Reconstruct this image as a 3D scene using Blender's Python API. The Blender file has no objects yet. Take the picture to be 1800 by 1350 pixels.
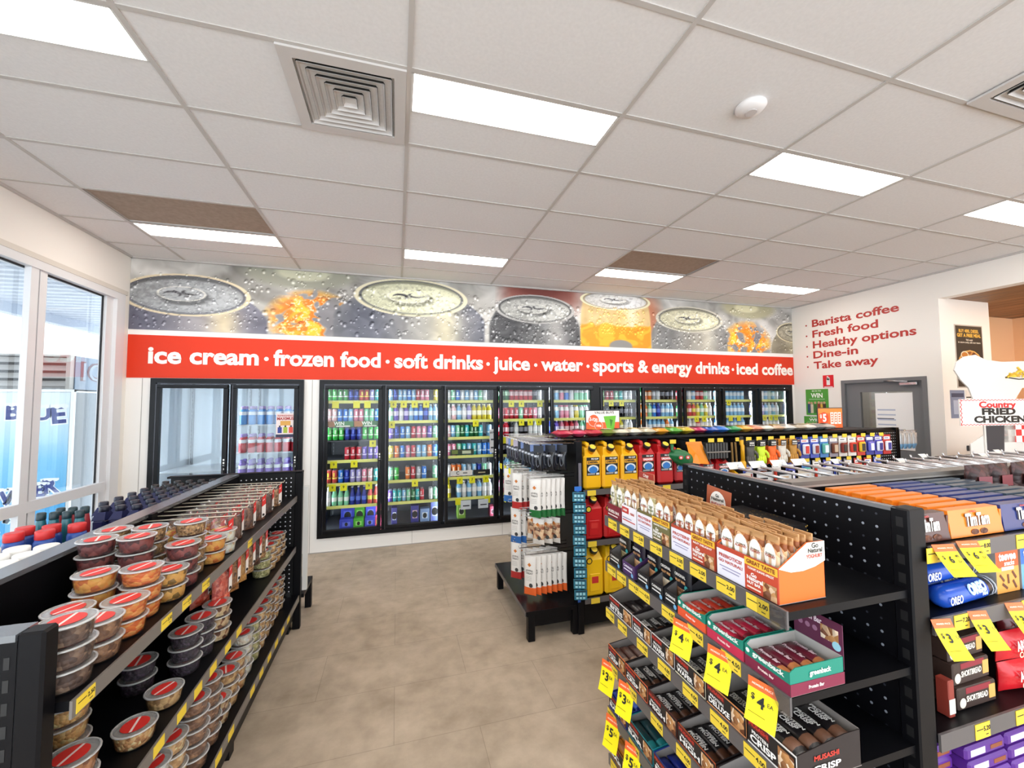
import bpy, math, random
import numpy as np
from mathutils import Matrix, Vector

SC = bpy.context.scene
COL = SC.collection
random.seed(7)
PI = math.pi
R = math.radians

# ------------------------------------------------------------------ camera
CAMZ = 1.79
FPX = 707.8
YAW, PITCH, ROLL = 0.27828, 0.04998, -0.00533
cam = bpy.data.cameras.new('camera')
cam.sensor_fit = 'HORIZONTAL'
cam.sensor_width = 36.0
cam.lens = 36.0 * FPX / 1800.0
cam.clip_start = 0.05
cam.clip_end = 200
camo = bpy.data.objects.new('camera', cam)
COL.objects.link(camo)
fw = Vector((math.sin(YAW) * math.cos(PITCH), math.cos(YAW) * math.cos(PITCH), math.sin(PITCH)))
rt = Vector((math.cos(YAW), -math.sin(YAW), 0))
up = rt.cross(fw)
c_, s_ = math.cos(ROLL), math.sin(ROLL)
rt, up = c_ * rt + s_ * up, -s_ * rt + c_ * up
m4 = Matrix((rt, up, -fw)).transposed().to_4x4()
m4.translation = (0, 0, CAMZ)
camo.matrix_world = m4
SC.camera = camo

# ------------------------------------------------------------------ world, sun, exposure
wd = bpy.data.worlds.new('world')
SC.world = wd
wd.use_nodes = True
bg = wd.node_tree.nodes['Background']
bg.inputs[0].default_value = (0.86, 0.93, 1.0, 1)
bg.inputs[1].default_value = 2.6
SC.view_settings.view_transform = 'Standard'
SC.view_settings.look = 'None'
SC.view_settings.gamma = 1
SC.view_settings.exposure = 0.68
PANEL = 10.0          # ceiling panel emission
FRIDGE_LED = 34.0
SC.cycles.max_bounces = 7
SC.cycles.diffuse_bounces = 4
SC.cycles.glossy_bounces = 3
SC.cycles.transmission_bounces = 4
SC.cycles.transparent_max_bounces = 24
SC.cycles.caustics_reflective = False
SC.cycles.caustics_refractive = False
SC.cycles.sample_clamp_indirect = 6
SC.cycles.use_denoising = True

# ------------------------------------------------------------------ materials
def lin(h):
    if isinstance(h, str):
        h = h.lstrip('#')
        c = [int(h[i:i + 2], 16) / 255 for i in (0, 2, 4)]
    else:
        c = list(h)
    return tuple(((x + 0.055) / 1.055) ** 2.4 if x > 0.04045 else x / 12.92 for x in c)

_M = {}
def M(col, rough=0.5, metal=0.0, spec=0.5, noise=0.0, scale=20.0):
    """plain coloured surface; noise > 0 adds a little procedural colour variation"""
    key = (col, rough, metal, spec, noise, scale)
    if key in _M:
        return _M[key]
    m = bpy.data.materials.new('surface')
    m.use_nodes = True
    nt = m.node_tree
    b = nt.nodes['Principled BSDF']
    c = lin(col)
    b.inputs['Base Color'].default_value = (*c, 1)
    b.inputs['Roughness'].default_value = rough
    b.inputs['Metallic'].default_value = metal
    b.inputs['Specular IOR Level'].default_value = spec
    if noise:
        tc = nt.nodes.new('ShaderNodeTexCoord')
        n = nt.nodes.new('ShaderNodeTexNoise')
        n.inputs['Scale'].default_value = scale
        n.inputs['Detail'].default_value = 6
        r = nt.nodes.new('ShaderNodeValToRGB')
        r.color_ramp.elements[0].color = (*[x * (1 - noise) for x in c], 1)
        r.color_ramp.elements[1].color = (*[min(1, x * (1 + noise)) for x in c], 1)
        r.color_ramp.elements[0].position = 0.3
        r.color_ramp.elements[1].position = 0.7
        nt.links.new(tc.outputs['Object'], n.inputs['Vector'])
        nt.links.new(n.outputs['Fac'], r.inputs[0])
        nt.links.new(r.outputs[0], b.inputs['Base Color'])
    _M[key] = m
    return m

def EM(col, strength):
    key = ('em', col, strength)
    if key in _M:
        return _M[key]
    m = bpy.data.materials.new('light')
    m.use_nodes = True
    b = m.node_tree.nodes['Principled BSDF']
    b.inputs['Base Color'].default_value = (0.8, 0.8, 0.8, 1)
    b.inputs['Emission Color'].default_value = (*lin(col), 1)
    b.inputs['Emission Strength'].default_value = strength
    _M[key] = m
    return m

def GL(tint=(1, 1, 1), gloss=0.06, rough=0.02, name='glass'):
    """thin clear sheet: see-through with a mirror sheen that grows at grazing angles"""
    key = ('gl', tint, gloss, rough)
    if key in _M:
        return _M[key]
    m = bpy.data.materials.new(name)
    m.use_nodes = True
    nt = m.node_tree
    nt.nodes.clear()
    out = nt.nodes.new('ShaderNodeOutputMaterial')
    mix = nt.nodes.new('ShaderNodeMixShader')
    tr = nt.nodes.new('ShaderNodeBsdfTransparent')
    gl = nt.nodes.new('ShaderNodeBsdfGlossy')
    lw = nt.nodes.new('ShaderNodeLayerWeight')
    ma = nt.nodes.new('ShaderNodeMath')
    ma.operation = 'MULTIPLY_ADD'
    tr.inputs[0].default_value = (*tint, 1)
    gl.inputs['Roughness'].default_value = rough
    lw.inputs['Blend'].default_value = 0.25
    ma.inputs[1].default_value = 0.25
    ma.inputs[2].default_value = gloss
    nt.links.new(lw.outputs['Fresnel'], ma.inputs[0])
    nt.links.new(ma.outputs[0], mix.inputs[0])
    nt.links.new(tr.outputs[0], mix.inputs[1])
    nt.links.new(gl.outputs[0], mix.inputs[2])
    nt.links.new(mix.outputs[0], out.inputs[0])
    _M[key] = m
    return m

def PL(tint=(0.93, 0.93, 0.93), cloud=0.12, gloss=0.06):
    """clear packaging plastic: mostly see-through, a little milky, shiny"""
    key = ('pl', tint, cloud, gloss)
    if key in _M:
        return _M[key]
    m = bpy.data.materials.new('clear_plastic')
    m.use_nodes = True
    nt = m.node_tree
    nt.nodes.clear()
    out = nt.nodes.new('ShaderNodeOutputMaterial')
    mix = nt.nodes.new('ShaderNodeMixShader')
    mix2 = nt.nodes.new('ShaderNodeMixShader')
    tr = nt.nodes.new('ShaderNodeBsdfTransparent')
    df = nt.nodes.new('ShaderNodeBsdfDiffuse')
    gl = nt.nodes.new('ShaderNodeBsdfGlossy')
    lw = nt.nodes.new('ShaderNodeLayerWeight')
    ma = nt.nodes.new('ShaderNodeMath')
    ma.operation = 'MULTIPLY_ADD'
    tr.inputs[0].default_value = (*tint, 1)
    df.inputs[0].default_value = (0.9, 0.9, 0.9, 1)
    gl.inputs['Roughness'].default_value = 0.08
    lw.inputs['Blend'].default_value = 0.3
    ma.inputs[1].default_value = 0.4
    ma.inputs[2].default_value = gloss
    mix.inputs[0].default_value = cloud
    nt.links.new(tr.outputs[0], mix.inputs[1])
    nt.links.new(df.outputs[0], mix.inputs[2])
    nt.links.new(lw.outputs['Fresnel'], ma.inputs[0])
    nt.links.new(ma.outputs[0], mix2.inputs[0])
    nt.links.new(mix.outputs[0], mix2.inputs[1])
    nt.links.new(gl.outputs[0], mix2.inputs[2])
    nt.links.new(mix2.outputs[0], out.inputs[0])
    _M[key] = m
    return m

def NUT(c1, c2, c3, scale=90.0, stretch=(1, 1, 1), gain=1.0):
    """a mass of nuts or sweets: cells of three colours, bumpy"""
    key = ('nut', c1, c2, c3, scale, stretch, gain)
    def lin2(h): return [min(0.9, x * gain) for x in lin(h)]
    if key in _M:
        return _M[key]
    m = bpy.data.materials.new('loose_food')
    m.use_nodes = True
    nt = m.node_tree
    b = nt.nodes['Principled BSDF']
    b.inputs['Roughness'].default_value = 0.55
    tc = nt.nodes.new('ShaderNodeTexCoord')
    mp = nt.nodes.new('ShaderNodeMapping')
    mp.inputs['Scale'].default_value = stretch
    v = nt.nodes.new('ShaderNodeTexVoronoi')
    v.inputs['Scale'].default_value = scale
    sep = nt.nodes.new('ShaderNodeSeparateColor')
    r = nt.nodes.new('ShaderNodeValToRGB')
    r.color_ramp.interpolation = 'LINEAR'
    r.color_ramp.elements[0].color = (*lin2(c1), 1)
    r.color_ramp.elements[1].color = (*lin2(c3), 1)
    e = r.color_ramp.elements.new(0.5)
    e.color = (*lin2(c2), 1)
    bp = nt.nodes.new('ShaderNodeBump')
    bp.inputs['Strength'].default_value = 0.9
    bp.inputs['Distance'].default_value = 0.006
    bp.invert = True
    nt.links.new(tc.outputs['Object'], mp.inputs[0])
    nt.links.new(mp.outputs[0], v.inputs['Vector'])
    nt.links.new(v.outputs['Color'], sep.inputs[0])
    nt.links.new(sep.outputs[0], r.inputs[0])
    nt.links.new(r.outputs[0], b.inputs['Base Color'])
    nt.links.new(v.outputs['Distance'], bp.inputs['Height'])
    nt.links.new(bp.outputs[0], b.inputs['Normal'])
    _M[key] = m
    return m

# ------------------------------------------------------------------ mesh builder
_TXT = {}
def text_geo(s, bold):
    k = (s, bold)
    if k not in _TXT:
        cu = bpy.data.curves.new('t', 'FONT')
        cu.body = s
        cu.size = 1
        cu.offset = bold
        cu.resolution_u = 3
        cu.align_x = 'CENTER'
        cu.align_y = 'CENTER'
        ob = bpy.data.objects.new('t', cu)
        me = bpy.data.meshes.new_from_object(ob)
        v = np.array([tuple(x.co) for x in me.vertices]) if len(me.vertices) else np.zeros((0, 3))
        f = [tuple(p.vertices) for p in me.polygons]
        bpy.data.objects.remove(ob)
        bpy.data.curves.remove(cu)
        bpy.data.meshes.remove(me)
        if len(v):
            v[:, 0] -= (v[:, 0].max() + v[:, 0].min()) / 2
        _TXT[k] = (v, f)
    return _TXT[k]

class MB:
    def __init__(self):
        self.v = []
        self.f = []
        self.mi = []
        self.sm = []
        self.mats = []
        self.n = 0
        self.T = None
    def slot(self, m):
        if m not in self.mats:
            self.mats.append(m)
        return self.mats.index(m)
    def add(self, v, f, m, smooth=False):
        v = np.asarray(v, float).reshape(-1, 3)
        if self.T is not None:
            A = np.array(self.T)
            v = v @ A[:3, :3].T + A[:3, 3]
        self.v.append(v)
        i = self.slot(m)
        n = self.n
        self.f += [tuple(a + n for a in p) for p in f]
        self.mi += [i] * len(f)
        self.sm += [smooth] * len(f)
        self.n += len(v)
        return self
    def box(self, x0, x1, y0, y1, z0, z1, m, b=0.0):
        if x0 > x1: x0, x1 = x1, x0
        if y0 > y1: y0, y1 = y1, y0
        if z0 > z1: z0, z1 = z1, z0
        if b <= 0:
            v = [(x, y, z) for z in (z0, z1) for y in (y0, y1) for x in (x0, x1)]
            f = [(0, 2, 3, 1), (4, 5, 7, 6), (0, 1, 5, 4), (2, 6, 7, 3), (0, 4, 6, 2), (1, 3, 7, 5)]
            return self.add(v, f, m)
        b = min(b, (x1 - x0) / 2.01, (y1 - y0) / 2.01, (z1 - z0) / 2.01)
        P = {}
        v = []
        for sx in (0, 1):
            for sy in (0, 1):
                for sz in (0, 1):
                    c = (x1 if sx else x0, y1 if sy else y0, z1 if sz else z0)
                    d = (-b if sx else b, -b if sy else b, -b if sz else b)
                    for ax in range(3):
                        p = [c[k] + (0 if k == ax else d[k]) for k in range(3)]
                        P[(sx, sy, sz, ax)] = len(v)
                        v.append(p)
        f = []
        for s in (0, 1):
            for ax in range(3):
                o = [k for k in range(3) if k != ax]
                q = []
                for a_, b_ in ((0, 0), (1, 0), (1, 1), (0, 1)):
                    k = [0, 0, 0]
                    k[ax] = s
                    k[o[0]] = a_
                    k[o[1]] = b_
                    q.append(P[(*k, ax)])
                if (s == 1) != (ax == 1):
                    f.append(tuple(q))
                else:
                    f.append(tuple(q[::-1]))
        for ax in range(3):
            o = [k for k in range(3) if k != ax]
            for a_ in (0, 1):
                for b_ in (0, 1):
                    k0 = [0, 0, 0]
                    k0[o[0]] = a_
                    k0[o[1]] = b_
                    k1 = list(k0)
                    k1[ax] = 1
                    f.append((P[(*k0, o[0])], P[(*k1, o[0])], P[(*k1, o[1])], P[(*k0, o[1])]))
        for sx in (0, 1):
            for sy in (0, 1):
                for sz in (0, 1):
                    f.append(tuple(P[(sx, sy, sz, a)] for a in range(3)))
        return self.add(v, f, m)
    def quad(self, a, b, c, d, m):
        return self.add([a, b, c, d], [(0, 1, 2, 3)], m)
    def poly(self, pts, m):
        return self.add(pts, [tuple(range(len(pts)))], m)
    def prism(self, pts, axis, a0, a1, m):
        """extrude a 2-D outline along axis ('x','y','z') from a0 to a1"""
        def p3(p, a):
            if axis == 'x': return (a, p[0], p[1])
            if axis == 'y': return (p[0], a, p[1])
            return (p[0], p[1], a)
        n = len(pts)
        v = [p3(p, a0) for p in pts] + [p3(p, a1) for p in pts]
        f = [tuple(range(n))[::-1], tuple(range(n, 2 * n))] + [(i, (i + 1) % n, n + (i + 1) % n, n + i) for i in range(n)]
        return self.add(v, f, m)
    def lathe(self, prof, n, m, c=(0, 0, 0), smooth=True, cap=True, sy=1.0):
        """prof: list of (r, z[, material]) ; the material of a ring names the band above it"""
        k = len(prof)
        ang = np.arange(n) * 2 * PI / n
        v = []
        for p in prof:
            for a in ang:
                v.append((c[0] + p[0] * math.cos(a), c[1] + p[0] * math.sin(a) * sy, c[2] + p[1]))
        bands = {}
        cur = m
        for i in range(k - 1):
            if len(prof[i]) > 2:
                cur = prof[i][2]
            bands.setdefault(cur, []).extend((i * n + j, i * n + (j + 1) % n, (i + 1) * n + (j + 1) % n, (i + 1) * n + j) for j in range(n))
        first = True
        base = self.n
        for mm, ff in bands.items():
            if first:
                self.add(v, ff, mm, smooth)
                first = False
            else:
                i = self.slot(mm)
                self.f += [tuple(a + base for a in p) for p in ff]
                self.mi += [i] * len(ff)
                self.sm += [smooth] * len(ff)
        if cap:
            i0 = self.slot(prof[0][2] if len(prof[0]) > 2 else m)
            i1 = self.slot(cur)
            self.f += [tuple(base + j for j in range(n))[::-1], tuple(base + (k - 1) * n + j for j in range(n))]
            self.mi += [i0, i1]
            self.sm += [False, False]
        return self
    def tube(self, pts, r, m, n=8, smooth=True):
        pts = [Vector(p) for p in pts]
        rs = r if isinstance(r, (list, tuple)) else [r] * len(pts)
        v = []
        k = len(pts)
        for i, p in enumerate(pts):
            t = (pts[min(i + 1, k - 1)] - pts[max(i - 1, 0)]).normalized()
            a = t.orthogonal().normalized() if abs(t.z) > 0.9 else t.cross(Vector((0, 0, 1))).normalized()
            b = t.cross(a)
            for j in range(n):
                w = 2 * PI * j / n
                v.append(p + (a * math.cos(w) + b * math.sin(w)) * rs[i])
        f = [(i * n + j, i * n + (j + 1) % n, (i + 1) * n + (j + 1) % n, (i + 1) * n + j) for i in range(k - 1) for j in range(n)]
        f += [tuple(range(n))[::-1], tuple((k - 1) * n + j for j in range(n))]
        return self.add([tuple(x) for x in v], f, m, smooth)
    def pillow(self, w, h, d, m, c=(0, 0, 0), nx=6, nz=8, bands=None, flat=0.012, rnd=0.0, seed=1):
        """a filled bag standing in the xz plane, its bottom at c; bands: list of (upto fraction, material)"""
        rg = random.Random(seed)
        v = []
        for s in (-1, 1):
            for j in range(nz + 1):
                for i in range(nx + 1):
                    a, b = i / nx, j / nz
                    px = (a - 0.5) * w * (1 - 0.06 * math.sin(b * PI))
                    e = min(1.0, 4 * b * (1 - b) * 1.35) * (math.sin(a * PI) ** 0.6)
                    py = s * (d / 2 * e + 0.0008) + rnd * (rg.random() - 0.5) * (0 < i < nx) * (0 < j < nz)
                    v.append((c[0] + px, c[1] + py, c[2] + b * h))
        base = self.n
        k = (nx + 1) * (nz + 1)
        def idx(s, i, j): return s * k + j * (nx + 1) + i
        first = True
        for j in range(nz):
            mm = m
            if bands:
                for up_, bm_ in bands:
                    if (j + 0.5) / nz <= up_:
                        mm = bm_
                        break
            ff = []
            for i in range(nx):
                ff.append((idx(0, i, j), idx(0, i + 1, j), idx(0, i + 1, j + 1), idx(0, i, j + 1)))
                ff.append((idx(1, i, j), idx(1, i, j + 1), idx(1, i + 1, j + 1), idx(1, i + 1, j)))
            ff.append((idx(0, 0, j), idx(0, 0, j + 1), idx(1, 0, j + 1), idx(1, 0, j)))
            ff.append((idx(0, nx, j), idx(1, nx, j), idx(1, nx, j + 1), idx(0, nx, j + 1)))
            if first:
                self.add(v, ff, mm, True)
                first = False
            else:
                q = self.slot(mm)
                self.f += [tuple(a + base for a in p) for p in ff]
                self.mi += [q] * len(ff)
                self.sm += [True] * len(ff)
        return self
    def text(self, s, size, m, c, right=(1, 0, 0), up=(0, 0, 1), bold=0.02, align='c', sx=1.0, shear=0.0, fit=None):
        """flat lettering centred at c in the plane of right/up; fit = width it must have"""
        v, f = text_geo(s, bold)
        if not len(v):
            return self
        x = v[:, 0] * size * sx
        z = v[:, 1] * size
        w = x.max() - x.min()
        if fit:
            x = x * (fit / w)
            w = fit
        x = x + shear * z
        if align == 'l': x = x + w / 2
        if align == 'r': x = x - w / 2
        rr = np.array(Vector(right).normalized())
        uu = np.array(Vector(up).normalized())
        p = np.array(c)[None, :] + x[:, None] * rr[None, :] + z[:, None] * uu[None, :]
        return self.add(p, f, m)
    def disc(self, c, r, m, right=(1, 0, 0), up=(0, 0, 1), n=16, ry=None):
        rr, uu = Vector(right), Vector(up)
        ry = r if ry is None else ry
        return self.poly([tuple(Vector(c) + rr * (r * math.cos(2 * PI * i / n)) + uu * (ry * math.sin(2 * PI * i / n))) for i in range(n)], m)
    def mesh(self, name):
        me = bpy.data.meshes.new(name)
        v = np.concatenate(self.v) if self.v else np.zeros((0, 3))
        me.from_pydata(v.tolist(), [], self.f)
        for m in self.mats:
            me.materials.append(m)
        me.polygons.foreach_set('material_index', self.mi)
        me.polygons.foreach_set('use_smooth', self.sm)
        me.update()
        return me
    def build(self, name, parent=None, loc=(0, 0, 0), rz=0.0):
        o = bpy.data.objects.new(name, self.mesh(name))
        COL.objects.link(o)
        o.location = loc
        o.rotation_euler = (0, 0, rz)
        if parent is not None:
            o.parent = parent
        return o

def tag(o, label, cat, group=None, kind=None):
    if label: o['label'] = label
    if cat: o['category'] = cat
    if group: o['group'] = group
    if kind: o['kind'] = kind
    return o

def thing(name, label, cat, loc=(0, 0, 0), rz=0.0, group=None):
    o = bpy.data.objects.new(name, None)
    o.empty_display_size = 0.05
    COL.objects.link(o)
    o.location = loc
    o.rotation_euler = (0, 0, rz)
    return tag(o, label, cat, group)

def struct(name, mb, **k):
    o = mb.build(name, **k)
    o['kind'] = 'structure'
    return o

KIDS = {}
def dup(root, loc, rz=0.0, label=None, group=None, tilt=(0, 0)):
    """a copy of a thing with copies of its parts and sub-parts"""
    def cp(o, par):
        c = o.copy()
        COL.objects.link(c)
        if par is not None:
            c.parent = par
        for k in (KIDS.get(o.name) or [x for x in o.children]):
            cp(k, c)
        return c
    c = cp(root, None)
    c.location = loc
    c.rotation_euler = (tilt[0], tilt[1], rz)
    if label: c['label'] = label
    if group: c['group'] = group
    return c

class Proto:
    """builds a thing the first time it is placed, copies it afterwards"""
    def __init__(self, make):
        self.make = make
        self.o = None
    def put(self, loc, rz=0.0, label=None, group=None, tilt=(0, 0)):
        if self.o is None:
            o = self.o = self.make()
            o.location = loc
            o.rotation_euler = (tilt[0], tilt[1], rz)
            if label: o['label'] = label
            if group: o['group'] = group
            KIDS[o.name] = list(o.children)
            for k in o.children:
                KIDS[k.name] = list(k.children)
                for q in k.children: KIDS[q.name] = []
            return o
        return dup(self.o, loc, rz, label, group, tilt)

ORD = ['first', 'second', 'third', 'fourth', 'fifth', 'sixth', 'seventh', 'eighth', 'ninth', 'tenth', 'eleventh', 'twelfth',
       'thirteenth', 'fourteenth', 'fifteenth', 'sixteenth', 'seventeenth', 'eighteenth', 'nineteenth', 'twentieth']
BLACK = M((0.03, 0.03, 0.045), 0.42, 0.0, 0.2)
BLACKM = M((0.025, 0.025, 0.03), 0.55, 0.0, 0.3)
WHITE = M('#f2f1ee', 0.5)
YEL = M('#f3e21c', 0.6)
TICK = M('#e8c93a', 0.6)
INK = M('#1b1b1b', 0.6)
RED = M('#d8202a', 0.5)
CHROME = M('#c9cacc', 0.25, 1.0)
STRIP = M('#5b5757', 0.35)
# ------------------------------------------------------------------ room shell
XL, XR, WY, CZ = -2.87, 6.69, 5.42, 3.464
GX, GY = 0.046, 1.99           # ceiling grid origin: columns every 1.2, rows every 0.6

def floor_mat():
    m = bpy.data.materials.new('vinyl_floor')
    m.use_nodes = True
    nt = m.node_tree
    b = nt.nodes['Principled BSDF']
    b.inputs['Roughness'].default_value = 0.42
    b.inputs['Specular IOR Level'].default_value = 0.35
    tc = nt.nodes.new('ShaderNodeTexCoord')
    n1 = nt.nodes.new('ShaderNodeTexNoise')
    n1.inputs['Scale'].default_value = 1.6
    n1.inputs['Detail'].default_value = 9
    n1.inputs['Roughness'].default_value = 0.68
    n2 = nt.nodes.new('ShaderNodeTexNoise')
    n2.inputs['Scale'].default_value = 9
    n2.inputs['Detail'].default_value = 8
    mix = nt.nodes.new('ShaderNodeMath')
    mix.operation = 'MULTIPLY_ADD'
    mix.inputs[1].default_value = 0.45
    r = nt.nodes.new('ShaderNodeValToRGB')
    r.color_ramp.elements[0].position = 0.45
    r.color_ramp.elements[1].position = 0.95
    r.color_ramp.elements[0].color = (*lin('#948572'), 1)
    r.color_ramp.elements[1].color = (*lin('#c8b7a2'), 1)
    br = nt.nodes.new('ShaderNodeTexBrick')
    br.offset = 0.5
    br.inputs['Scale'].default_value = 1.0
    br.inputs['Brick Width'].default_value = 0.92
    br.inputs['Row Height'].default_value = 0.46
    br.inputs['Mortar Size'].default_value = 0.0015
    br.inputs['Mortar Smooth'].default_value = 0.3
    br.inputs['Color1'].default_value = (1, 1, 1, 1)
    br.inputs['Color2'].default_value = (0.94, 0.94, 0.94, 1)
    br.inputs['Mortar'].default_value = (0.6, 0.6, 0.6, 1)
    mu = nt.nodes.new('ShaderNodeMixRGB')
    mu.blend_type = 'MULTIPLY'
    mu.inputs[0].default_value = 1
    L = nt.links.new
    L(tc.outputs['Object'], n1.inputs['Vector'])
    L(tc.outputs['Object'], n2.inputs['Vector'])
    L(tc.outputs['Object'], br.inputs['Vector'])
    L(n2.outputs['Fac'], mix.inputs[0])
    L(n1.outputs['Fac'], mix.inputs[2])
    L(mix.outputs[0], r.inputs[0])
    L(r.outputs[0], mu.inputs[1])
    L(br.outputs['Color'], mu.inputs[2])
    L(mu.outputs[0], b.inputs['Base Color'])
    return m

WALL = M('#f1ece5', 0.7)
WALLB = M('#f4f1ec', 0.6)
struct('floor', MB().box(XL, 9.6, -3.2, WY + 0.02, -0.1, 0, floor_mat()))

# left wall with the long window; its frame is the window's
WZ0, WZ1, WYE = 0.06, 3.0, 5.33
mb = MB()
mb.box(XL - 0.18, XL, -3.2, WY + 0.2, WZ1, CZ + 0.2, WALL)
mb.box(XL - 0.18, XL, WYE, WY + 0.2, 0, WZ1, WALL)
mb.box(XL - 0.18, XL, -3.2, WYE, 0, WZ0, WALL)
struct('wall_left', mb)
FR = M('#e4e4e6', 0.4)
GASK = M('#16161a', 0.6)
win = struct('window_1', MB().box(XL - 0.10, XL - 0.085, -3.2, WYE, WZ0, WZ1, GL((0.97, 0.99, 1.0), 0.03)))
mb = MB()
mb.box(XL - 0.12, XL + 0.015, 5.2, WYE, WZ0, WZ1, FR)
mb.box(XL - 0.12, XL + 0.015, -3.2, 5.2, 2.93, WZ1, FR)
mb.box(XL - 0.12, XL + 0.015, -3.2, 5.2, WZ0, WZ0 + 0.08, FR)
for y in (4.17, 2.85, 1.55, 0.25, -1.05):
    mb.box(XL - 0.04, XL + 0.004, y, y + 0.075, WZ0 + 0.08, 2.93, FR)
    mb.box(XL - 0.06, XL - 0.004, y + 0.098, y + 0.17, WZ0 + 0.08, 2.93, FR)
    mb.box(XL - 0.06, XL - 0.04, y + 0.076, y + 0.097, WZ0, 2.93, GASK)
mb.box(XL - 0.07, XL - 0.02, 5.10, 5.2, WZ0 + 0.08, 2.93, FR)
mb.box(XL - 0.055, XL - 0.045, 5.085, 5.099, WZ0, 2.93, GASK)
mb.box(XL - 0.045, XL + 0.005, -3.2, 5.15, 0.93, 1.02, FR)
mb.box(XL - 0.06, XL - 0.04, -3.2, 5.08, 2.917, 2.929, GASK)
mb.build('window_frame', win)
struct('trim_1', MB().box(XL, XL + 0.02, -3.2, 5.36, 3.0, 3.045, M('#d9d2c8', 0.5)))

# back wall with the two openings of the cold room
D0, D1 = (-2.63, -1.09), (-0.915, 6.6)
mb = MB()
Y0, Y1 = WY, WY + 0.12
mb.box(XL, XR + 0.15, Y0, Y1, 2.1, CZ + 0.2, WALLB)
mb.box(XL, D0[0], Y0, Y1, 0, 2.1, WALLB)
mb.box(D0[1], D1[0], Y0, Y1, 0, 2.1, WALLB)
mb.box(D1[1], XR + 0.15, Y0, Y1, 0, 2.1, WALLB)
mb.box(D0[0], D0[1], Y0, Y1, 0, 0.18, WALLB)
mb.box(D1[0], D1[1], Y0, Y1, 0, 0.18, WALLB)
struct('wall_back', mb)
mb = MB()
seam = M('#a9a49d', 0.6)
for x in (-2.72, -1.0):
    mb.box(x - 0.003, x + 0.003, WY - 0.002, WY, 0, 2.1, seam)
for x in (0.2, 1.4, 2.6, 3.8, 5.0):
    mb.box(x - 0.002, x + 0.002, WY - 0.002, WY, 0, 0.17, seam)
mb.box(D0[1] - 1.54, D1[1], WY - 0.004, WY, 0, 0.012, seam)
struct('trim_2', mb)

# right wall with its door, bulkhead and the recess behind
DY0, DY1, DZ = 3.58, 4.64, 2.13
mb = MB()
mb.box(XR, XR + 0.15, DY1, WY, 0, CZ + 0.2, WALL)
mb.box(XR, XR + 0.15, 3.42, DY0, 0, CZ + 0.2, WALL)
mb.box(XR, XR + 0.15, DY0, DY1, DZ, CZ + 0.2, WALL)
mb.box(XR, XR + 0.15, -3.2, 3.42, 3.12, CZ + 0.2, WALL)
struct('wall_right', mb)
mb = MB()
mb.box(XR + 0.15, 7.7, 3.42, 3.52, 0, 3.2, WALL)
struct('wall_recess', mb)
mb = MB()
mb.box(7.7, 9.7, 4.0, 4.1, 0, 3.2, M((0.96, 0.78, 0.60), 0.7))  # peach tone carries the warm light falling on this wall
struct('wall_far', mb)
struct('wall_corner', MB().box(7.6, 7.7, 3.52, 4.1, 0, 3.2, WALL))
struct('wall_end', MB().box(9.6, 9.7, -3.2, 4.0, 0, 3.2, M((0.96, 0.78, 0.60), 0.7)))  # warm light painted into the wall colour here as well

def wood_mat():
    m = bpy.data.materials.new('timber_lining')
    m.use_nodes = True
    nt = m.node_tree
    b = nt.nodes['Principled BSDF']
    b.inputs['Roughness'].default_value = 0.5
    tc = nt.nodes.new('ShaderNodeTexCoord')
    mp = nt.nodes.new('ShaderNodeMapping')
    mp.inputs['Scale'].default_value = (14, 0.7, 1)
    n = nt.nodes.new('ShaderNodeTexNoise')
    n.inputs['Scale'].default_value = 2.0
    n.inputs['Detail'].default_value = 7
    r = nt.nodes.new('ShaderNodeValToRGB')
    r.color_ramp.elements[0].position = 0.3
    r.color_ramp.elements[1].position = 0.7
    r.color_ramp.elements[0].color = (*lin('#5b3d28'), 1)
    r.color_ramp.elements[1].color = (*lin('#a67a52'), 1)
    nt.links.new(tc.outputs['Object'], mp.inputs[0])
    nt.links.new(mp.outputs[0], n.inputs['Vector'])
    nt.links.new(n.outputs['Fac'], r.inputs[0])
    nt.links.new(r.outputs[0], b.inputs['Base Color'])
    return m
mb = MB()
for i in range(12):
    x = XR + 0.15 + i * 0.24
    mb.box(x, x + 0.232, -3.2, 4.1, 3.13, 3.17, wood_mat() if i == 0 else mb.mats[0])
struct('ceiling_recess', mb)

# ceiling: lay-in tiles on a grid, some cells taken by lights, the diffusers and open grilles
TILE = M('#e6e4e3', 0.9, noise=0.03, scale=60)
GRID = M('#c4bfba', 0.6)
lights = [(i, j) for j in (0, 4, -4, -8) for i in (-2, 0, 2, 4) if not (j == 4 and i == 99)]
opens = [(-2, 3), (2, 3)]
mb = MB()
for i in range(-3, 6):
    for j in range(-9, 7):
        x0, x1 = GX + 1.2 * i, GX + 1.2 * (i + 1)
        y0, y1 = GY + 0.6 * j, min(WY, GY + 0.6 * (j + 1))
        x0, x1 = max(x0, XL), min(x1, XR)
        if x1 - x0 < 0.02 or y1 - y0 < 0.02 or (i, j) in opens: continue
        if (i, j) in lights:
            mb.quad((x0, y0 + 0.3, CZ), (x0, y1, CZ), (x1, y1, CZ), (x1, y0 + 0.3, CZ), TILE)
        else:
            mb.quad((x0, y0, CZ), (x0, y1, CZ), (x1, y1, CZ), (x1, y0, CZ), TILE)
mb.box(XL - 0.2, XR + 0.2, -3.2, WY + 0.2, CZ + 0.25, CZ + 0.3, M('#3a332d', 0.9))
struct('ceiling', mb)
mb = MB()
for i in range(-2, 6):
    x = GX + 1.2 * i
    if XL < x < XR: mb.box(x - 0.012, x + 0.012, -3.2, WY, CZ - 0.006, CZ + 0.004, GRID)
for j in range(-8, 7):
    y = GY + 0.6 * j
    if y < WY: mb.box(XL, XR, y - 0.012, y + 0.012, CZ - 0.005, CZ + 0.004, GRID)
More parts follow.
